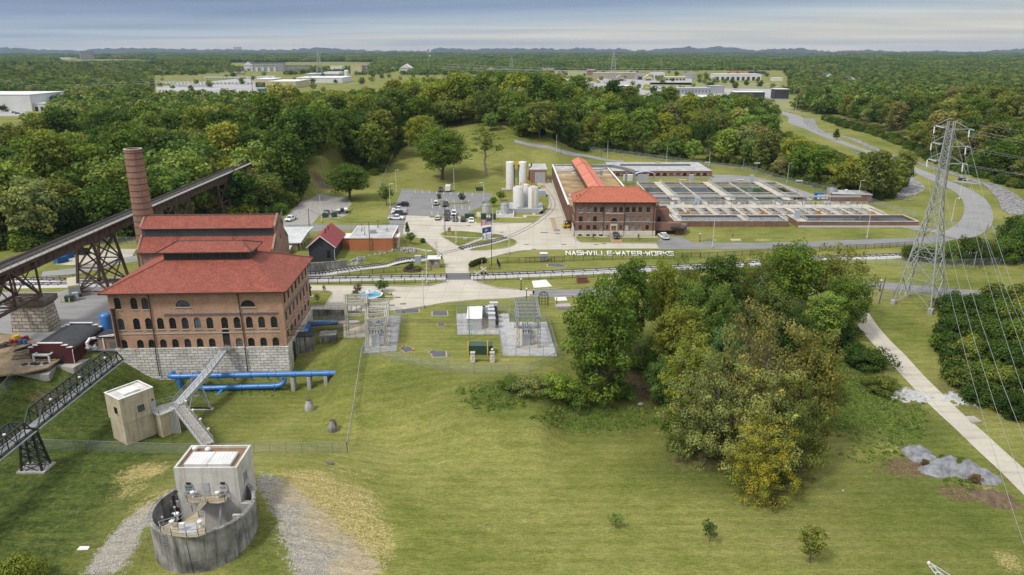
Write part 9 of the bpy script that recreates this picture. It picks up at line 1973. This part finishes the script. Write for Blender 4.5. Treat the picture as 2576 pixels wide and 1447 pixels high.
def heap(label,lumps,x0,x1,y0,y1,m,name='gravel_heap',st=.35):
 o=T(name,label,'heap',((x0+x1)/2,(y0+y1)/2,0));b=MB();r5=random.Random(4);nx_,ny_=int((x1-x0)/st),int((y1-y0)/st);ids={};c=o.location
 for j in range(ny_+1):
  for i in range(nx_+1):
   x,y=x0+i*st,y0+j*st;z=-.25
   for lx,ly,rx,ry,h in lumps:d=math.hypot((x-lx)/rx,(y-ly)/ry);z=max(z,h*max(-.3,1-d)**1 if d<1.3 else-.3)
   z+=r5.uniform(-.13,.13)+.16*math.sin(x*1.7)*math.sin(y*2.1);ids[i,j]=(b.pt((x-c.x,y-c.y,hgt(x,y)+z)),z)
 for j in range(ny_):
  for i in range(nx_):
   q=[ids[i,j],ids[i+1,j],ids[i+1,j+1],ids[i,j+1]]
   if max(k[1]for k in q)>-.2:b.fi([k[0]for k in q])
 b.build('stone',m,o,smooth=True)
def lump(X,Y,rx,ry,h):p=G(X,Y);return(p.x,p.y,rx,ry,h)
M_HEAP=mat('crushed_stone',(.23,.235,.25),(.11,.112,.12),1.0,.9,fine=.5,bump=.8)
Q=lambda x,y:P(17,x,y)
l1=[lump(*Q(1885,505),2.6,2.2,1.8),lump(*Q(1930,540),2.4,1.8,1.3),lump(*Q(2080,600),4.0,2.6,2.5),lump(*Q(2000,620),2.6,2.0,1.5),lump(*Q(2200,620),3.4,2.6,2.2),lump(*Q(2300,660),3.0,2.2,1.7)]
heap('heap of blue-grey crushed stone beside the concrete path',l1,min(l[0]for l in l1)-4,max(l[0]for l in l1)+4,min(l[1]for l in l1)-4,max(l[1]for l in l1)+4,M_HEAP)
l2=[lump(*Q(2380,790),3.2,2.0,1.1),lump(*Q(2300,780),2.2,1.4,.7),lump(*Q(2440,830),2.4,1.6,.7)]
heap('dark brown brush and soil heap at the end of the stone heap',l2,min(l[0]for l in l2)-4,max(l[0]for l in l2)+4,min(l[1]for l in l2)-3,max(l[1]for l in l2)+3,mat('brown_brush',(.15,.105,.06),(.06,.04,.025),1.2,fine=.5),'brush_heap')
for a in(('bush',*Q(2155,600),Q(2150,530)[1],40,'mid','round green bush growing on the crushed stone heap'),('bush',*Q(1935,590),Q(1935,545)[1],24,'rust','small reddish bush on the near side of the stone heap'),('bush',*Q(2045,560),Q(2045,515)[1],26,'olive','olive scrub on the crest of the stone heap'),('bush',*Q(2260,690),Q(2270,640)[1],30,'rust','dry brown bush at the low end of the stone heap')):bj(*a,cat='bush')
for X,Y,lab in((2290,996,'left low patch of pale crushed stone beside the path'),(2412,1003,'right low patch of pale crushed stone beside the path')):
 l3=[lump(X,Y,3.6,2.2,.35),lump(X+20,Y+3,2.8,2.0,.3)];heap(lab,l3,l3[0][0]-5,l3[0][0]+6,l3[0][1]-4,l3[0][1]+4,mat('pale_crushed_stone',(.50,.50,.49),(.28,.28,.28),1.1,fine=.45),'gravel_patch',.4)
p=G(*Q(967,838));o=T('park_bench','black slatted bench facing the river under the yellow tree','bench',p,R(4));b=MB();[b.bar((-.85,-.25+k*.12,.45),(.85,-.25+k*.12,.45),.08,.04)for k in range(5)];b.build('seat',ab,o);b=MB();[b.bar((-.85,.28+k*.03,.58+k*.13),(.85,.28+k*.03,.58+k*.13),.04,.08)for k in range(4)];b.build('backrest',ab,o)
for s in(-.8,.8):b=MB();b.bar((s,-.3,0),(s,-.25,.65),.07);b.bar((s,.25,0),(s,.4,1.02),.07);b.bar((s,-.3,.65),(s,.3,.65),.07);b.build('leg',ab,o)
p=G(*Q(313,288));o=T('marker_post','white marker post at the left edge of the grove','post',p);b=MB();b.tube([(0,0,-.2),(0,0,1.5)],.07,8);b.build('shaft',aa,o);b=MB();b.tube([(0,0,1.15),(0,0,1.42)],.078,8,False);b.build('band',b7,o)
for zx,zy,r_,lab in((100,190,.55,'white boulder on the lawn left of the grove'),(1668,122,.45,'pale boulder above the left gravel patch'),(1690,132,.4,'mossy boulder above the left gravel patch'),(1408,745,.18,'small pale stone on the lower lawn')):
 p=G(*Q(zx,zy));o=T('boulder',lab,'boulder',p,zx*.1);r6=random.Random(zx);b=MB();b.lathe((0,0,-.1),[(r_*r6.uniform(.8,1),0),(r_*1.05,r_*.4),(r_*.7,r_*.75),(r_*.2,r_*.95)],9);b.v=[(x*r6.uniform(.85,1.2),y*r6.uniform(.8,1.1),z*r6.uniform(.9,1.1))for x,y,z in b.v];b.build('stone',mat('pale_rock',(.6,.58,.53),(.42,.4,.37),2),o,smooth=True)
p=G(1632,975);o=T('brush_pile','pile of cut branches in the clearing of the grove','brush pile',p);r7=random.Random(6);b=MB()
for k in range(90):a=r7.uniform(0,6.28);ln=r7.uniform(1,3.2);q=Ve((r7.uniform(-1.6,1.6),r7.uniform(-1.2,1.2),r7.uniform(0,.7)));b.tube([q,q+Ve((math.cos(a)*ln*.5,math.sin(a)*ln*.5,r7.uniform(-.1,.3))),q+Ve((math.cos(a)*ln,math.sin(a)*ln,r7.uniform(-.3,.2)))],[.05,.035,.015],4,False)
b.build('branch',mat('dead_branch',(.26,.19,.12),(.15,.11,.075),2),o)
p=G(2375,1470);o=T('tubular_stand','white tubular steel frame rising at the lower right edge','frame',p+Ve((0,0,0)));top=Dy(2338,1418,p.y+.4);tl=top-p;b=MB()
for s in(-.45,.45):b.tube([Ve((.3+s,-.2,0)),Ve((tl.x+s*.5,tl.y,tl.z))],.09,8);b.tube([Ve((tl.x+s*.5,tl.y,tl.z)),Ve((1.7+s,1.0,0))],.09,8)
for t in(.3,.6,.85):q=Ve((.3,-.2,0)).lerp(tl,t);b.tube([q+Ve((-.4,0,0)),q+Ve((.4,0,0))],.07,6)
b.build('tube',aa,o);b=MB();b.lathe(tl+Ve((-.1,0,-.1)),[(.12,0),(.22,.1),(.22,.3),(.1,.45)],10);b.build('head',aa,o)
cov=mat('cover_iron',(.09,.085,.08),(.06,.058,.055),3,.6)
for i,(k,x,y,lab)in enumerate(((3,2180,333,'rusty ground cover right of the intake house'),(3,75,1060,'white-lidded ground cover at the lower left'),(15,945,87,'left drain grate on the forecourt'),(15,993,143,'drain grate at the forecourt edge'),(15,895,155,'drain grate behind the left gantry'),(15,2105,68,'drain grate at the asphalt joint of the south road'),(4,1690,708,'drain grate on the yard by the white sedan'),(4,2000,770,'drain grate near the small grass island'),(4,2380,772,'drain grate on the yard below the rail curve'),(4,2232,884,'drain grate on the yard right of the long island'),(5,238,1004,'left drain grate by the yard patch'),(5,370,1018,'right drain grate by the yard patch'),(5,444,1142,'drain grate near the lawn sign'),(5,815,1140,'left drain grate in front of the clay pavers'),(5,905,1133,'right drain grate in front of the clay pavers'),(5,100,1195,'drain grate at the yard edge'))):
 p=W(k,x,y);o=T('ground_cover',lab,'drain cover',p+Ve((0,0,.06)),0,'drain covers');b=MB();b.box(-.75,.75,-.4,.4,-.1,.02);b.build('grate',aa if i==1 else cov,o)
M_FW,M_FG,M_FT,M_FY,M_FK,M_FB,M_FR=mat('far_white_wall',(.74,.74,.72),(.62,.62,.61),.05),mat('far_grey_wall',(.40,.41,.41),(.32,.33,.33),.05),mat('far_tan_wall',(.44,.38,.29),(.36,.31,.24),.05),mat('far_yellow_wall',(.60,.52,.30),(.5,.44,.26),.05),mat('far_black_wall',(.03,.032,.036),(.045,.047,.05),.05),mat('far_brick_wall',(.24,.13,.10),(.19,.10,.08),.05),mat('far_red_roof',(.36,.10,.075),(.28,.08,.06),.05)
M_WR=mat('white_roof',(.80,.80,.79),(.68,.68,.67),.04,.6);M_GR=mat('grey_flat_roof',(.42,.42,.42),(.34,.34,.34),.05);M_DR=mat('dark_roof',(.07,.07,.078),(.05,.05,.055),.1)
def aq(name,k,pts,m,z=.12):return a3(name,[W(k,x,y,0)for x,y in pts],m,z)
ed=mat('far_asphalt',(.40,.395,.38),(.32,.315,.31),.02);ex=mat('dry_meadow',(.20,.19,.07),(.13,.145,.05),.02,fine=.2)
aq('trailer_yard',11,((1080,352),(1500,318),(2020,318),(2030,345),(1890,345),(1890,440),(1700,470),(1380,470),(1400,440),(1130,440)),ed)
aq('warehouse_yard',11,((-300,545),(30,545),(180,560),(200,610),(150,620),(130,660),(190,690),(180,730),(20,690),(-300,640)),ed)
aq('airfield',11,((-600,140),(120,138),(500,145),(520,165),(300,172),(60,165),(-600,175)),mat('airfield_concrete',(.46,.45,.42),(.22,.23,.14),.006),6)
aq('industrial_yard',12,((900,262),(1540,262),(1580,300),(1900,300),(1980,330),(2050,340),(2060,390),(1800,370),(1690,355),(1680,320),(1240,305),(1000,290)),ed);aq('industrial_yard',12,((1985,296),(2300,310),(2700,300),(2700,350),(2350,345),(2330,385),(2560,420),(2560,470),(2300,440),(2270,395),(2050,345)),ed,.1)
aq('meadow',12,((930,250),(1990,250),(1990,280),(1550,290),(930,270)),ex,.1);aq('meadow',13,((0,312),(900,312),(885,350),(520,350),(0,335)),ex,.1);aq('meadow',13,((515,430),(800,432),(1120,425),(1110,530),(1000,520),(800,490),(520,455)),ex,.1);aq('industrial_yard',13,((0,335),(520,352),(860,355),(960,425),(580,435),(515,500),(260,500),(0,420)),ed,.09);aq('meadow',13,((1580,465),(1800,460),(1800,500),(1600,500)),ex,.1)
def cn(k,x0,x1,yb,yt,depth,wall,roof,label,name='warehouse',cat='warehouse',gable=False,doors=0,wins=0,parapet=0.,rz=0.,dm=None):
 a,c=W(k,x0,yb),W(k,x1,yb);w_=(c-a).length;o=T(name,label,cat,a,rz or math.atan2(c.y-a.y,c.x-a.x));X,Y=P(k,(x0+x1)/2,yt);h=max(2.5,Dy(X,Y,(a.y+c.y)/2).z-a.z)
 b=MB();b.box(0,w_,0,depth,-4,h)
 if gable:b.plate([(0,h),(w_,h),(w_/2,h+w_*.3)],'y',.1,depth-.1)
 b.build('wall',wall,o);b=MB()
 if gable==1:b.q((-.5,-.6,h-.1),(w_/2,-.6,h+w_*.32),(w_/2,depth+.6,h+w_*.32),(-.5,depth+.6,h-.1));b.q((w_+.5,-.6,h-.1),(w_+.5,depth+.6,h-.1),(w_/2,depth+.6,h+w_*.32),(w_/2,-.6,h+w_*.32))
 elif gable==2:hip(b,-.8,w_+.8,-.8,depth+.8,h,depth/2,w_-depth/2,depth/2,depth/2+.01,h+depth*.22)
 else:b.box(-.4,w_+.4,-.4,depth+.4,h,h+.5+parapet)
 b.build('roof',roof,o)
 for i in range(doors):dw_=w_/doors;b=MB();b.box(dw_*(i+.2),dw_*(i+.75),-.15,.02,0,h*.6);b.build('door',dm or M_FK,o)
 for r_ in range(int(wins)):
  nw=max(2,int(w_/4.5));z0=h*(r_+.35)/wins
  b=MB();[b.box(w_*(i+.25)/nw,w_*(i+.7)/nw,-.12,.02,z0,z0+h*.4/wins)for i in range(nw)];b.build('window',ai,o)
 return o
for a in((11,-260,240,582,460,60,M_FW,M_WR,'big white warehouse at the left edge beyond the wood','warehouse','warehouse',False,0),(11,95,335,580,525,40,M_FW,M_WR,'lower white wing with roof units in front of the big left warehouse','warehouse','warehouse',False,6),(11,1875,2010,402,345,60,M_FY,M_WR,'yellow-walled warehouse with white roof beside the trailer yard','warehouse','warehouse',False,3),(11,1975,2180,410,362,80,M_FY,M_WR,'long low yellow-walled warehouse with white roof behind the ridge','warehouse','warehouse',False,0),(11,2180,2520,372,335,90,M_FW,M_WR,'wide white-roofed warehouse at the left shoulder of the ridge'),(11,1623,1712,456,424,14,M_FT,M_GR,'small tan shed between trailer yard and trees','shed','shed',False,1),(11,2252,2495,328,305,50,M_FG,M_WR,'grey warehouse with white roof and red stripe','warehouse','warehouse',False,0),(11,1700,1790,312,298,18,M_FT,M_GR,'low tan house above the trailer yard','building','building',False,0,1),(11,1898,1945,436,412,10,b7,M_WR,'blue-fronted shop by the trailer yard','shop','shop',False,1),(11,185,300,210,195,60,M_FW,M_WR,'white warehouse below the airfield, leftmost'),(11,400,575,258,243,60,M_FW,M_WR,'low white warehouse below the grey office tower'),(11,675,800,268,251,60,M_FW,M_WR,'small white warehouse in the left wood'),(11,1030,1310,245,222,90,M_FW,M_WR,'long pale warehouse in the woods left of the apartments'),(11,740,820,240,225,60,M_FG,M_GR,'grey warehouse in the left far wood'),(11,300,520,195,185,80,M_FW,M_WR,'long white airfield building'),(11,597,695,200,140,30,M_FG,M_GR,'grey office tower on the left horizon','office_tower','office tower',False,0,6),(11,1720,1778,135,106,60,M_FT,M_GR,'tan hotel block on the horizon','hotel','hotel',False,0,4),(11,1360,1480,153,138,120,M_FW,M_WR,'white hangar on the left horizon','hangar','hangar'),(11,1275,1345,152,141,120,M_FT,M_GR,'tan hangar on the left horizon','hangar','hangar'),(11,420,470,152,140,60,M_FW,M_WR,'small white hangar at the airfield','hangar','hangar'),(12,-10,105,290,258,50,M_FW,M_WR,'white depot at the left shoulder of the ridge'),(12,190,270,270,206,24,M_FY,M_FY,'tall tan storage block rising behind the ridge','storage_block','building'),(12,272,308,268,205,12,M_FG,M_GR,'grey stair tower beside the tan storage block','building','building',False,0,3),(12,548,645,252,226,30,M_FW,M_FR,'white lodge with a red hipped roof behind the ridge','lodge','building',2,0,2),(12,480,520,245,228,20,M_FW,M_DR,'small pale house left of the red-roofed lodge','house','house',1),(12,40,130,250,212,30,M_FW,M_WR,'white building above the depot'),(12,1170,1265,262,248,20,M_FT,M_DR,'left low house row with dark roofs on the meadow','house','house',2,0,1),(12,1300,1362,264,248,20,M_FT,M_DR,'right low house with dark roof on the meadow','house','house',2,0,1),(12,1602,1686,270,234,24,M_FB,M_WR,'brown brick block with a white roof parapet, left one','building','building',False,0,2),(12,1932,1988,278,240,24,M_FB,M_WR,'brown brick block with a white roof parapet, right one','building','building',False,0,2),(12,1258,1560,304,282,50,M_FK,M_WR,'long low building with dark walls and a pale roof behind the ridge','building','building',False,0,0),(12,1990,2305,305,264,60,M_FT,M_FT,'wide tan warehouse in the far yard','warehouse','warehouse',False,0,0),(12,2147,2212,322,298,20,M_FT,M_FT,'small tan gabled shed in the far yard','shed','shed',1,1),(12,2062,2275,392,358,30,M_FW,M_WR,'white flat-roofed workshop near the wood edge','workshop','workshop',False,3),(12,2290,2412,312,275,30,M_FG,M_GR,'grey shed right of the tan warehouse','shed','shed',False,2),(12,2345,2420,318,300,18,M_FY,M_FY,'yellow gabled shed in the far yard','shed','shed',1,1),(12,2412,2500,300,262,30,M_FW,M_GR,'white block with rooftop units','building','building',False,0,1),(13,447,765,297,255,40,M_FW,M_WR,'long white truck depot with dark doors','depot','depot',False,9),(13,548,675,256,230,30,b4 if 0 else mat('raw_timber',(.62,.38,.16),(.5,.3,.13),.1),M_DR,'orange timber building under construction behind the truck depot','building','building',False,0),(13,690,800,254,236,30,M_DR,M_DR,'dark roofed building right of the timber building','building','building'),(13,5,102,284,248,25,M_FW,M_WR,'white shed at the left of the truck depot','shed','shed',False,4),(13,105,245,297,273,20,M_FY,M_WR,'yellowish storage row left of the truck depot','storage_row','shed',False,6),(13,242,320,285,250,30,M_FG,M_GR,'grey shed beside the storage row','shed','shed'),(13,850,915,300,280,20,M_FW,M_WR,'white trailer office right of the truck depot','shed','shed'),(13,120,420,392,352,40,M_FG,M_GR,'wide grey office with rooftop plant','office','office',False,0,1),(13,420,510,385,338,30,M_FG,M_GR,'grey hall right of the wide office','hall','building'),(13,278,512,500,415,30,M_FW,M_WR,'large pale metal hall nearest the settling basins','hall','building',False,0,0),(13,232,276,478,432,14,M_FB,M_GR,'small brown annex of the pale metal hall','annex','building'),(13,580,787,434,378,18,M_FK,M_WR,'black metal shed with a white roof on the meadow','shed','shed'),(13,858,953,424,358,16,M_FK,M_WR,'smaller dark shed with a pale plinth on the meadow','shed','shed'),(13,1203,1260,284,264,26,M_FW,M_DR,'left white gabled house front with a dark roof','house','house',1,0,1),(13,1357,1410,308,284,26,M_FW,M_DR,'middle white gabled house front with a dark roof','house','house',1,0,1),(13,1538,1566,284,270,20,M_FW,M_DR,'right small white gable among the trees','house','house',1),(13,1130,1200,284,262,20,M_DR,M_DR,'dark roofed house left of the white gables','house','house'),(13,1420,1530,290,266,20,M_DR,M_DR,'long dark roof between the white gables','house','house'),(13,1527,1660,182,166,60,M_FG,M_WR,'pale industrial roof on the right plain'),(13,1820,2010,182,168,80,M_FT,M_WR,'long pale shop row on the right plain'),(13,1365,1415,130,101,40,M_FB,M_GR,'brown slab block on the right horizon','tower_block','building',False,0,4),(13,312,345,135,122,60,M_FW,M_WR,'white shed on the centre plain'),(13,450,490,168,145,50,M_FW,M_WR,'pale block in the woods of the centre plain'),(13,2440,2576,166,148,90,M_FW,M_WR,'white warehouse at the right edge of the plain')):
 cn(*a)
apt=cn(11,1862,2088,288,222,30,M_FG,M_DR,'dark and white four-storey apartment block above the trailer yard','apartment_block','apartments',False,0,4);cn(11,1797,1862,285,235,30,M_FW,M_DR,'white gabled end of the apartment block','apartment_block','apartments',1,0,2);cn(11,2090,2280,285,245,30,M_FG,M_DR,'right hand grey apartment block half hidden by trees','apartment_block','apartments',False,0,3)
for i in range(4):b=MB();x=8+i*17;b.box(x,x+6,-1.2,-.02,0,12);b.build('balcony',M_FW,apt)
def cp(name,ey,label,cat,k,x,y,rz,group,cache={},m=None):
 p=W(k,x,y);key=(ey.__name__,m.name)
 if key not in cache:b=MB();ey(b);o=b.build(name,m);cache[key]=o.data
 else:o=bpy.data.objects.new(name,cache[key]);COL.objects.link(o)
 o.location=p;o.rotation_euler=(0,0,rz);tag(o,label,cat,group);return o
def ag(b):b.box(-6.7,6.7,-1.25,1.25,1.1,4.1);b.box(3.2,6.2,-1.1,1.1,.1,1.09);b.box(-5.4,-4.9,-1,1,.1,1.09)
def dcar(b):b.plate([(-2.3,.3),(2.3,.3),(2.3,.85),(1.2,.95),(.6,1.5),(-1.4,1.5),(-2.2,.95)],'y',-.9,.9)
dq=mat('trailer_white',(.76,.76,.75),(.62,.62,.61),.1)
M_DCW,M_DCD=mat('far_car_white',(.7,.7,.7)),mat('far_car_dark',(.03,.035,.045))
for k in range(26):cp('semi_trailer',ag,'white semi trailer parked end-on in the front row of the trailer yard','trailer',11,1150+k*28,382-(k%3),R(86),'trailers in the front row of the yard',m=dq)
for k in range(20):cp('semi_trailer',ag,'white semi trailer in the back row of the trailer yard','trailer',11,1520+k*24,341,R(86),'trailers in the back row of the yard',m=dq)
for k in range(11):cp('semi_trailer',ag,'white semi trailer in the middle row of the trailer yard','trailer',11,1290+k*24,397,R(40),'trailers in the middle row of the yard',m=dq)
for k,lab in enumerate(('leftmost long white box trailer seen broadside','second long white box trailer seen broadside','third long white box trailer seen broadside','rightmost long white box trailer seen broadside')):o=cp('semi_trailer',ag,lab+' at the near edge of the yard','trailer',11,1215+k*118,432,0,'long trailers along the yard edge',m=dq);o.scale=(1.9,1,1)
o=cp('semi_trailer',ag,'orange box trailer on the road at the left edge','trailer',11,238,728,R(-8),None,m=mat('trailer_orange',(.55,.16,.05),(.48,.14,.045),.1));cp('delivery_truck',ag,'white delivery truck at the left warehouse docks','truck',11,20,580,R(10),None,m=dq);cp('semi_trailer',ag,'yellow trailer in the back row of the yard','trailer',11,1793,343,R(86),None,m=mat('trailer_yellow',(.6,.38,.05)))
for i,(k,x0,x1,y0,y1,n,lab)in enumerate(((12,1990,2070,305,335,14,'cars parked beside the tan warehouse'),(12,2350,2450,362,384,14,'white cars in rows at the far depot'),(13,180,340,378,402,14,'utility trucks at the wide grey office'),(13,0,50,338,356,9,'cars at the far left of the depot yard'),(12,1030,1200,275,295,12,'cars by the road beyond the ridge'),(12,1800,1900,338,352,10,'cars on the road side lot beyond the ridge'),(12,2420,2560,400,440,12,'cars in the yard behind the ridge wood'),(13,330,440,285,296,8,'cars before the truck depot'),(11,2060,2170,445,460,6,'cars behind the ridge by the yellow warehouse'),(11,40,170,588,600,4,'cars at the left warehouse yard'))):
 for j in range(n):cp('distant_car',dcar,'small '+('white' if j%3 else 'dark')+' vehicle among '+lab,'car',k,rw.uniform(x0,x1),rw.choice([y0,(y0+y1)/2,y1]),R(rw.choice([85,5])),lab,m=M_DCW if j%3 else M_DCD)
cp('flatbed_truck',ag,'white flatbed truck on the meadow by the hillside','truck',13,1085,434,R(-5),None,m=dq).scale=(.6,.8,.6)
for k in range(4):o=T('horizontal_tank',['leftmost','second','third','rightmost'][k]+' white horizontal tank beyond the basin wood','tank',W(13,600+k*38,524),R(70),'white horizontal tanks');b=MB();b.tube([(-6,0,2.4),(-5.6,0,2.4),(5.6,0,2.4),(6,0,2.4)],[1.0,1.7,1.7,1.0],14);b.build('shell',aa,o,smooth=True);b=MB();b.box(-4,-3.4,-1.2,1.2,0,1.2);b.box(3.4,4,-1.2,1.2,0,1.2);b.build('saddle',av,o)
o=T('white_silo','slim white silo at the left shoulder of the ridge','silo',W(12,160,292));hh=Dy(*P(12,160,240),o.location.y).z;b=MB();b.lathe((0,0,0),[(5,0),(5,hh-2),(3,hh)],16);b.build('shell',aa,o)
def mast(k,bx,by,ty,label,r=.5,lattice=False,w_=6.,name='steel_pole',arms=()):
 p=W(k,bx,by);h=Dy(*P(k,bx,ty),p.y).z-p.z;o=T(name,label,'mast' if not lattice else 'pylon',p);b=MB()
 if lattice:
  f_=lambda i,t:Ve(((-1,1,1,-1)[i]*w_/2*(1-.88*t),(-1,-1,1,1)[i]*w_/2*(1-.88*t),h*t));n=9
  for i in range(4):b.bar(f_(i,0),f_(i,1),r)
  for q in range(n):
   for i in range(4):b.bar(f_(i,q/n),f_((i+1)%4,(q+1)/n),r*.5);b.bar(f_((i+1)%4,q/n),f_(i,(q+1)/n),r*.5)
 else:b.tube([(0,0,-2),(0,0,h)],[r,r*.6],8)
 b.build('shaft',eb if lattice else ac,o)
 for z,l_ in arms:b=MB();b.bar((-l_,0,h*z),(l_,0,h*z),r*.7);b.build('crossarm',eb,o)
 return o,h
mast(11,1868,515,235,'tall steel pole rising from the wood beside the trailer yard',.5,arms=((.97,3),(.9,3)));mast(11,2355,330,130,'far lattice pylon left of the ridge',.6,True,14,'far_pylon',((.9,10),(.8,9)));mast(12,1372,262,140,'wide lattice pylon on the meadow beyond the ridge',.5,True,16,'far_pylon',((.85,12),(.7,11)));mast(12,2118,318,105,'brown lattice pylon in front of the tan warehouse',.5,True,14,'far_pylon',((.92,8),(.82,9),(.72,10)))
for a in((12,1999,268,155,'left of three steel poles behind the tan warehouse'),(12,2040,262,88,'tallest of three steel poles behind the tan warehouse'),(12,2070,260,155,'right of three steel poles behind the tan warehouse'),(12,2340,300,172,'steel pole behind the grey shed'),(12,2470,300,190,'steel pole behind the white block'),(12,660,255,185,'thin pole left of the dish mast'),(12,925,255,200,'line pole on the meadow, leftmost'),(12,1053,262,208,'line pole on the meadow, second'),(13,1287,290,220,'pole between the white gables'),(13,655,175,120,'pole on the centre plain'),(13,280,285,185,'pole left of the truck depot'),(13,985,445,330,'pole at the dark shed'),(13,1207,180,130,'distant pole on the right plain'),(13,558,172,130,'distant pole on the centre plain'),(13,1778,160,125,'distant mast on the right plain'),(11,402,250,195,'pole in the left wood'),(11,918,145,108,'control tower on the left horizon')):mast(*a,.9 if 'control' in a[4]else.32 if a[0]!=11 else.5)
for a in((11,1292,622,532,'wooden line pole beside the wood road'),(11,1385,540,482,'wooden line pole further along the wood road'),(11,1476,490,452,'third wooden line pole along the wood road'),(13,450,335,290,'wooden pole in the depot yard'),(13,1970,445,388,'wooden frame pole on the right hillside')):o,h=mast(*a,.22,arms=((.96,1.6),(.86,1.6)),name='line_pole')
o,h=mast(12,765,262,95,'communications mast with white dishes rising behind the ridge',.8,name='dish_mast');D_=mat('dish_white',(.8,.8,.8))
for x,z,r_ in((-4.6,h-2,2.4),(0,h+4.5,2.6),(4.8,h-2.6,2.6),(4.4,h-14,2.2),(-1,h-8,1.2)):b=MB();b.X=Mx.Translation((x,-1.2,z))@Mx.Rotation(math.pi/2,4,'X');b.lathe((0,0,0),[(r_,0),(r_*.9,1.4),(.2,1.9)],16);b.build('dish',D_,o)
for z in(h-1,h-4,h-14):b=MB();b.bar((-5,0,z),(5,0,z),.5);b.bar((0,-3,z),(0,3,z),.5);b.build('platform',ac,o)
b=MB();b.bar((0,0,h),(0,0,h+5),.5);b.build('crown_post',ac,o)
for i,(k,x0,y0,x1,y1,z)in enumerate(((11,1868,245,2360,150,0),(11,720,370,1868,250,0),(11,0,345,700,375,0))):
 a,c=Dy(*P(k,x0,y0),800+200*i),Dy(*P(k,x1,y1),900+(900 if i==0 else 0));wire(['power lines from the tall pole to the far pylon','power lines across the left wood to the tall pole','power lines over the left hillside wood'][i],a,c,5,2,(0,0,-2.5),.12,bz,'power_line')
for i,(y,x0,x1)in enumerate(((198,900,2576),(214,820,2300))):
 a,c=Dy(*P(12,x0,y),1500),Dy(*P(12,x1,y+30),1300);wire(['upper','lower'][i]+' distant power lines across the plain beyond the ridge',a,c,3,2,(0,0,-4),.16,bz,'power_line')
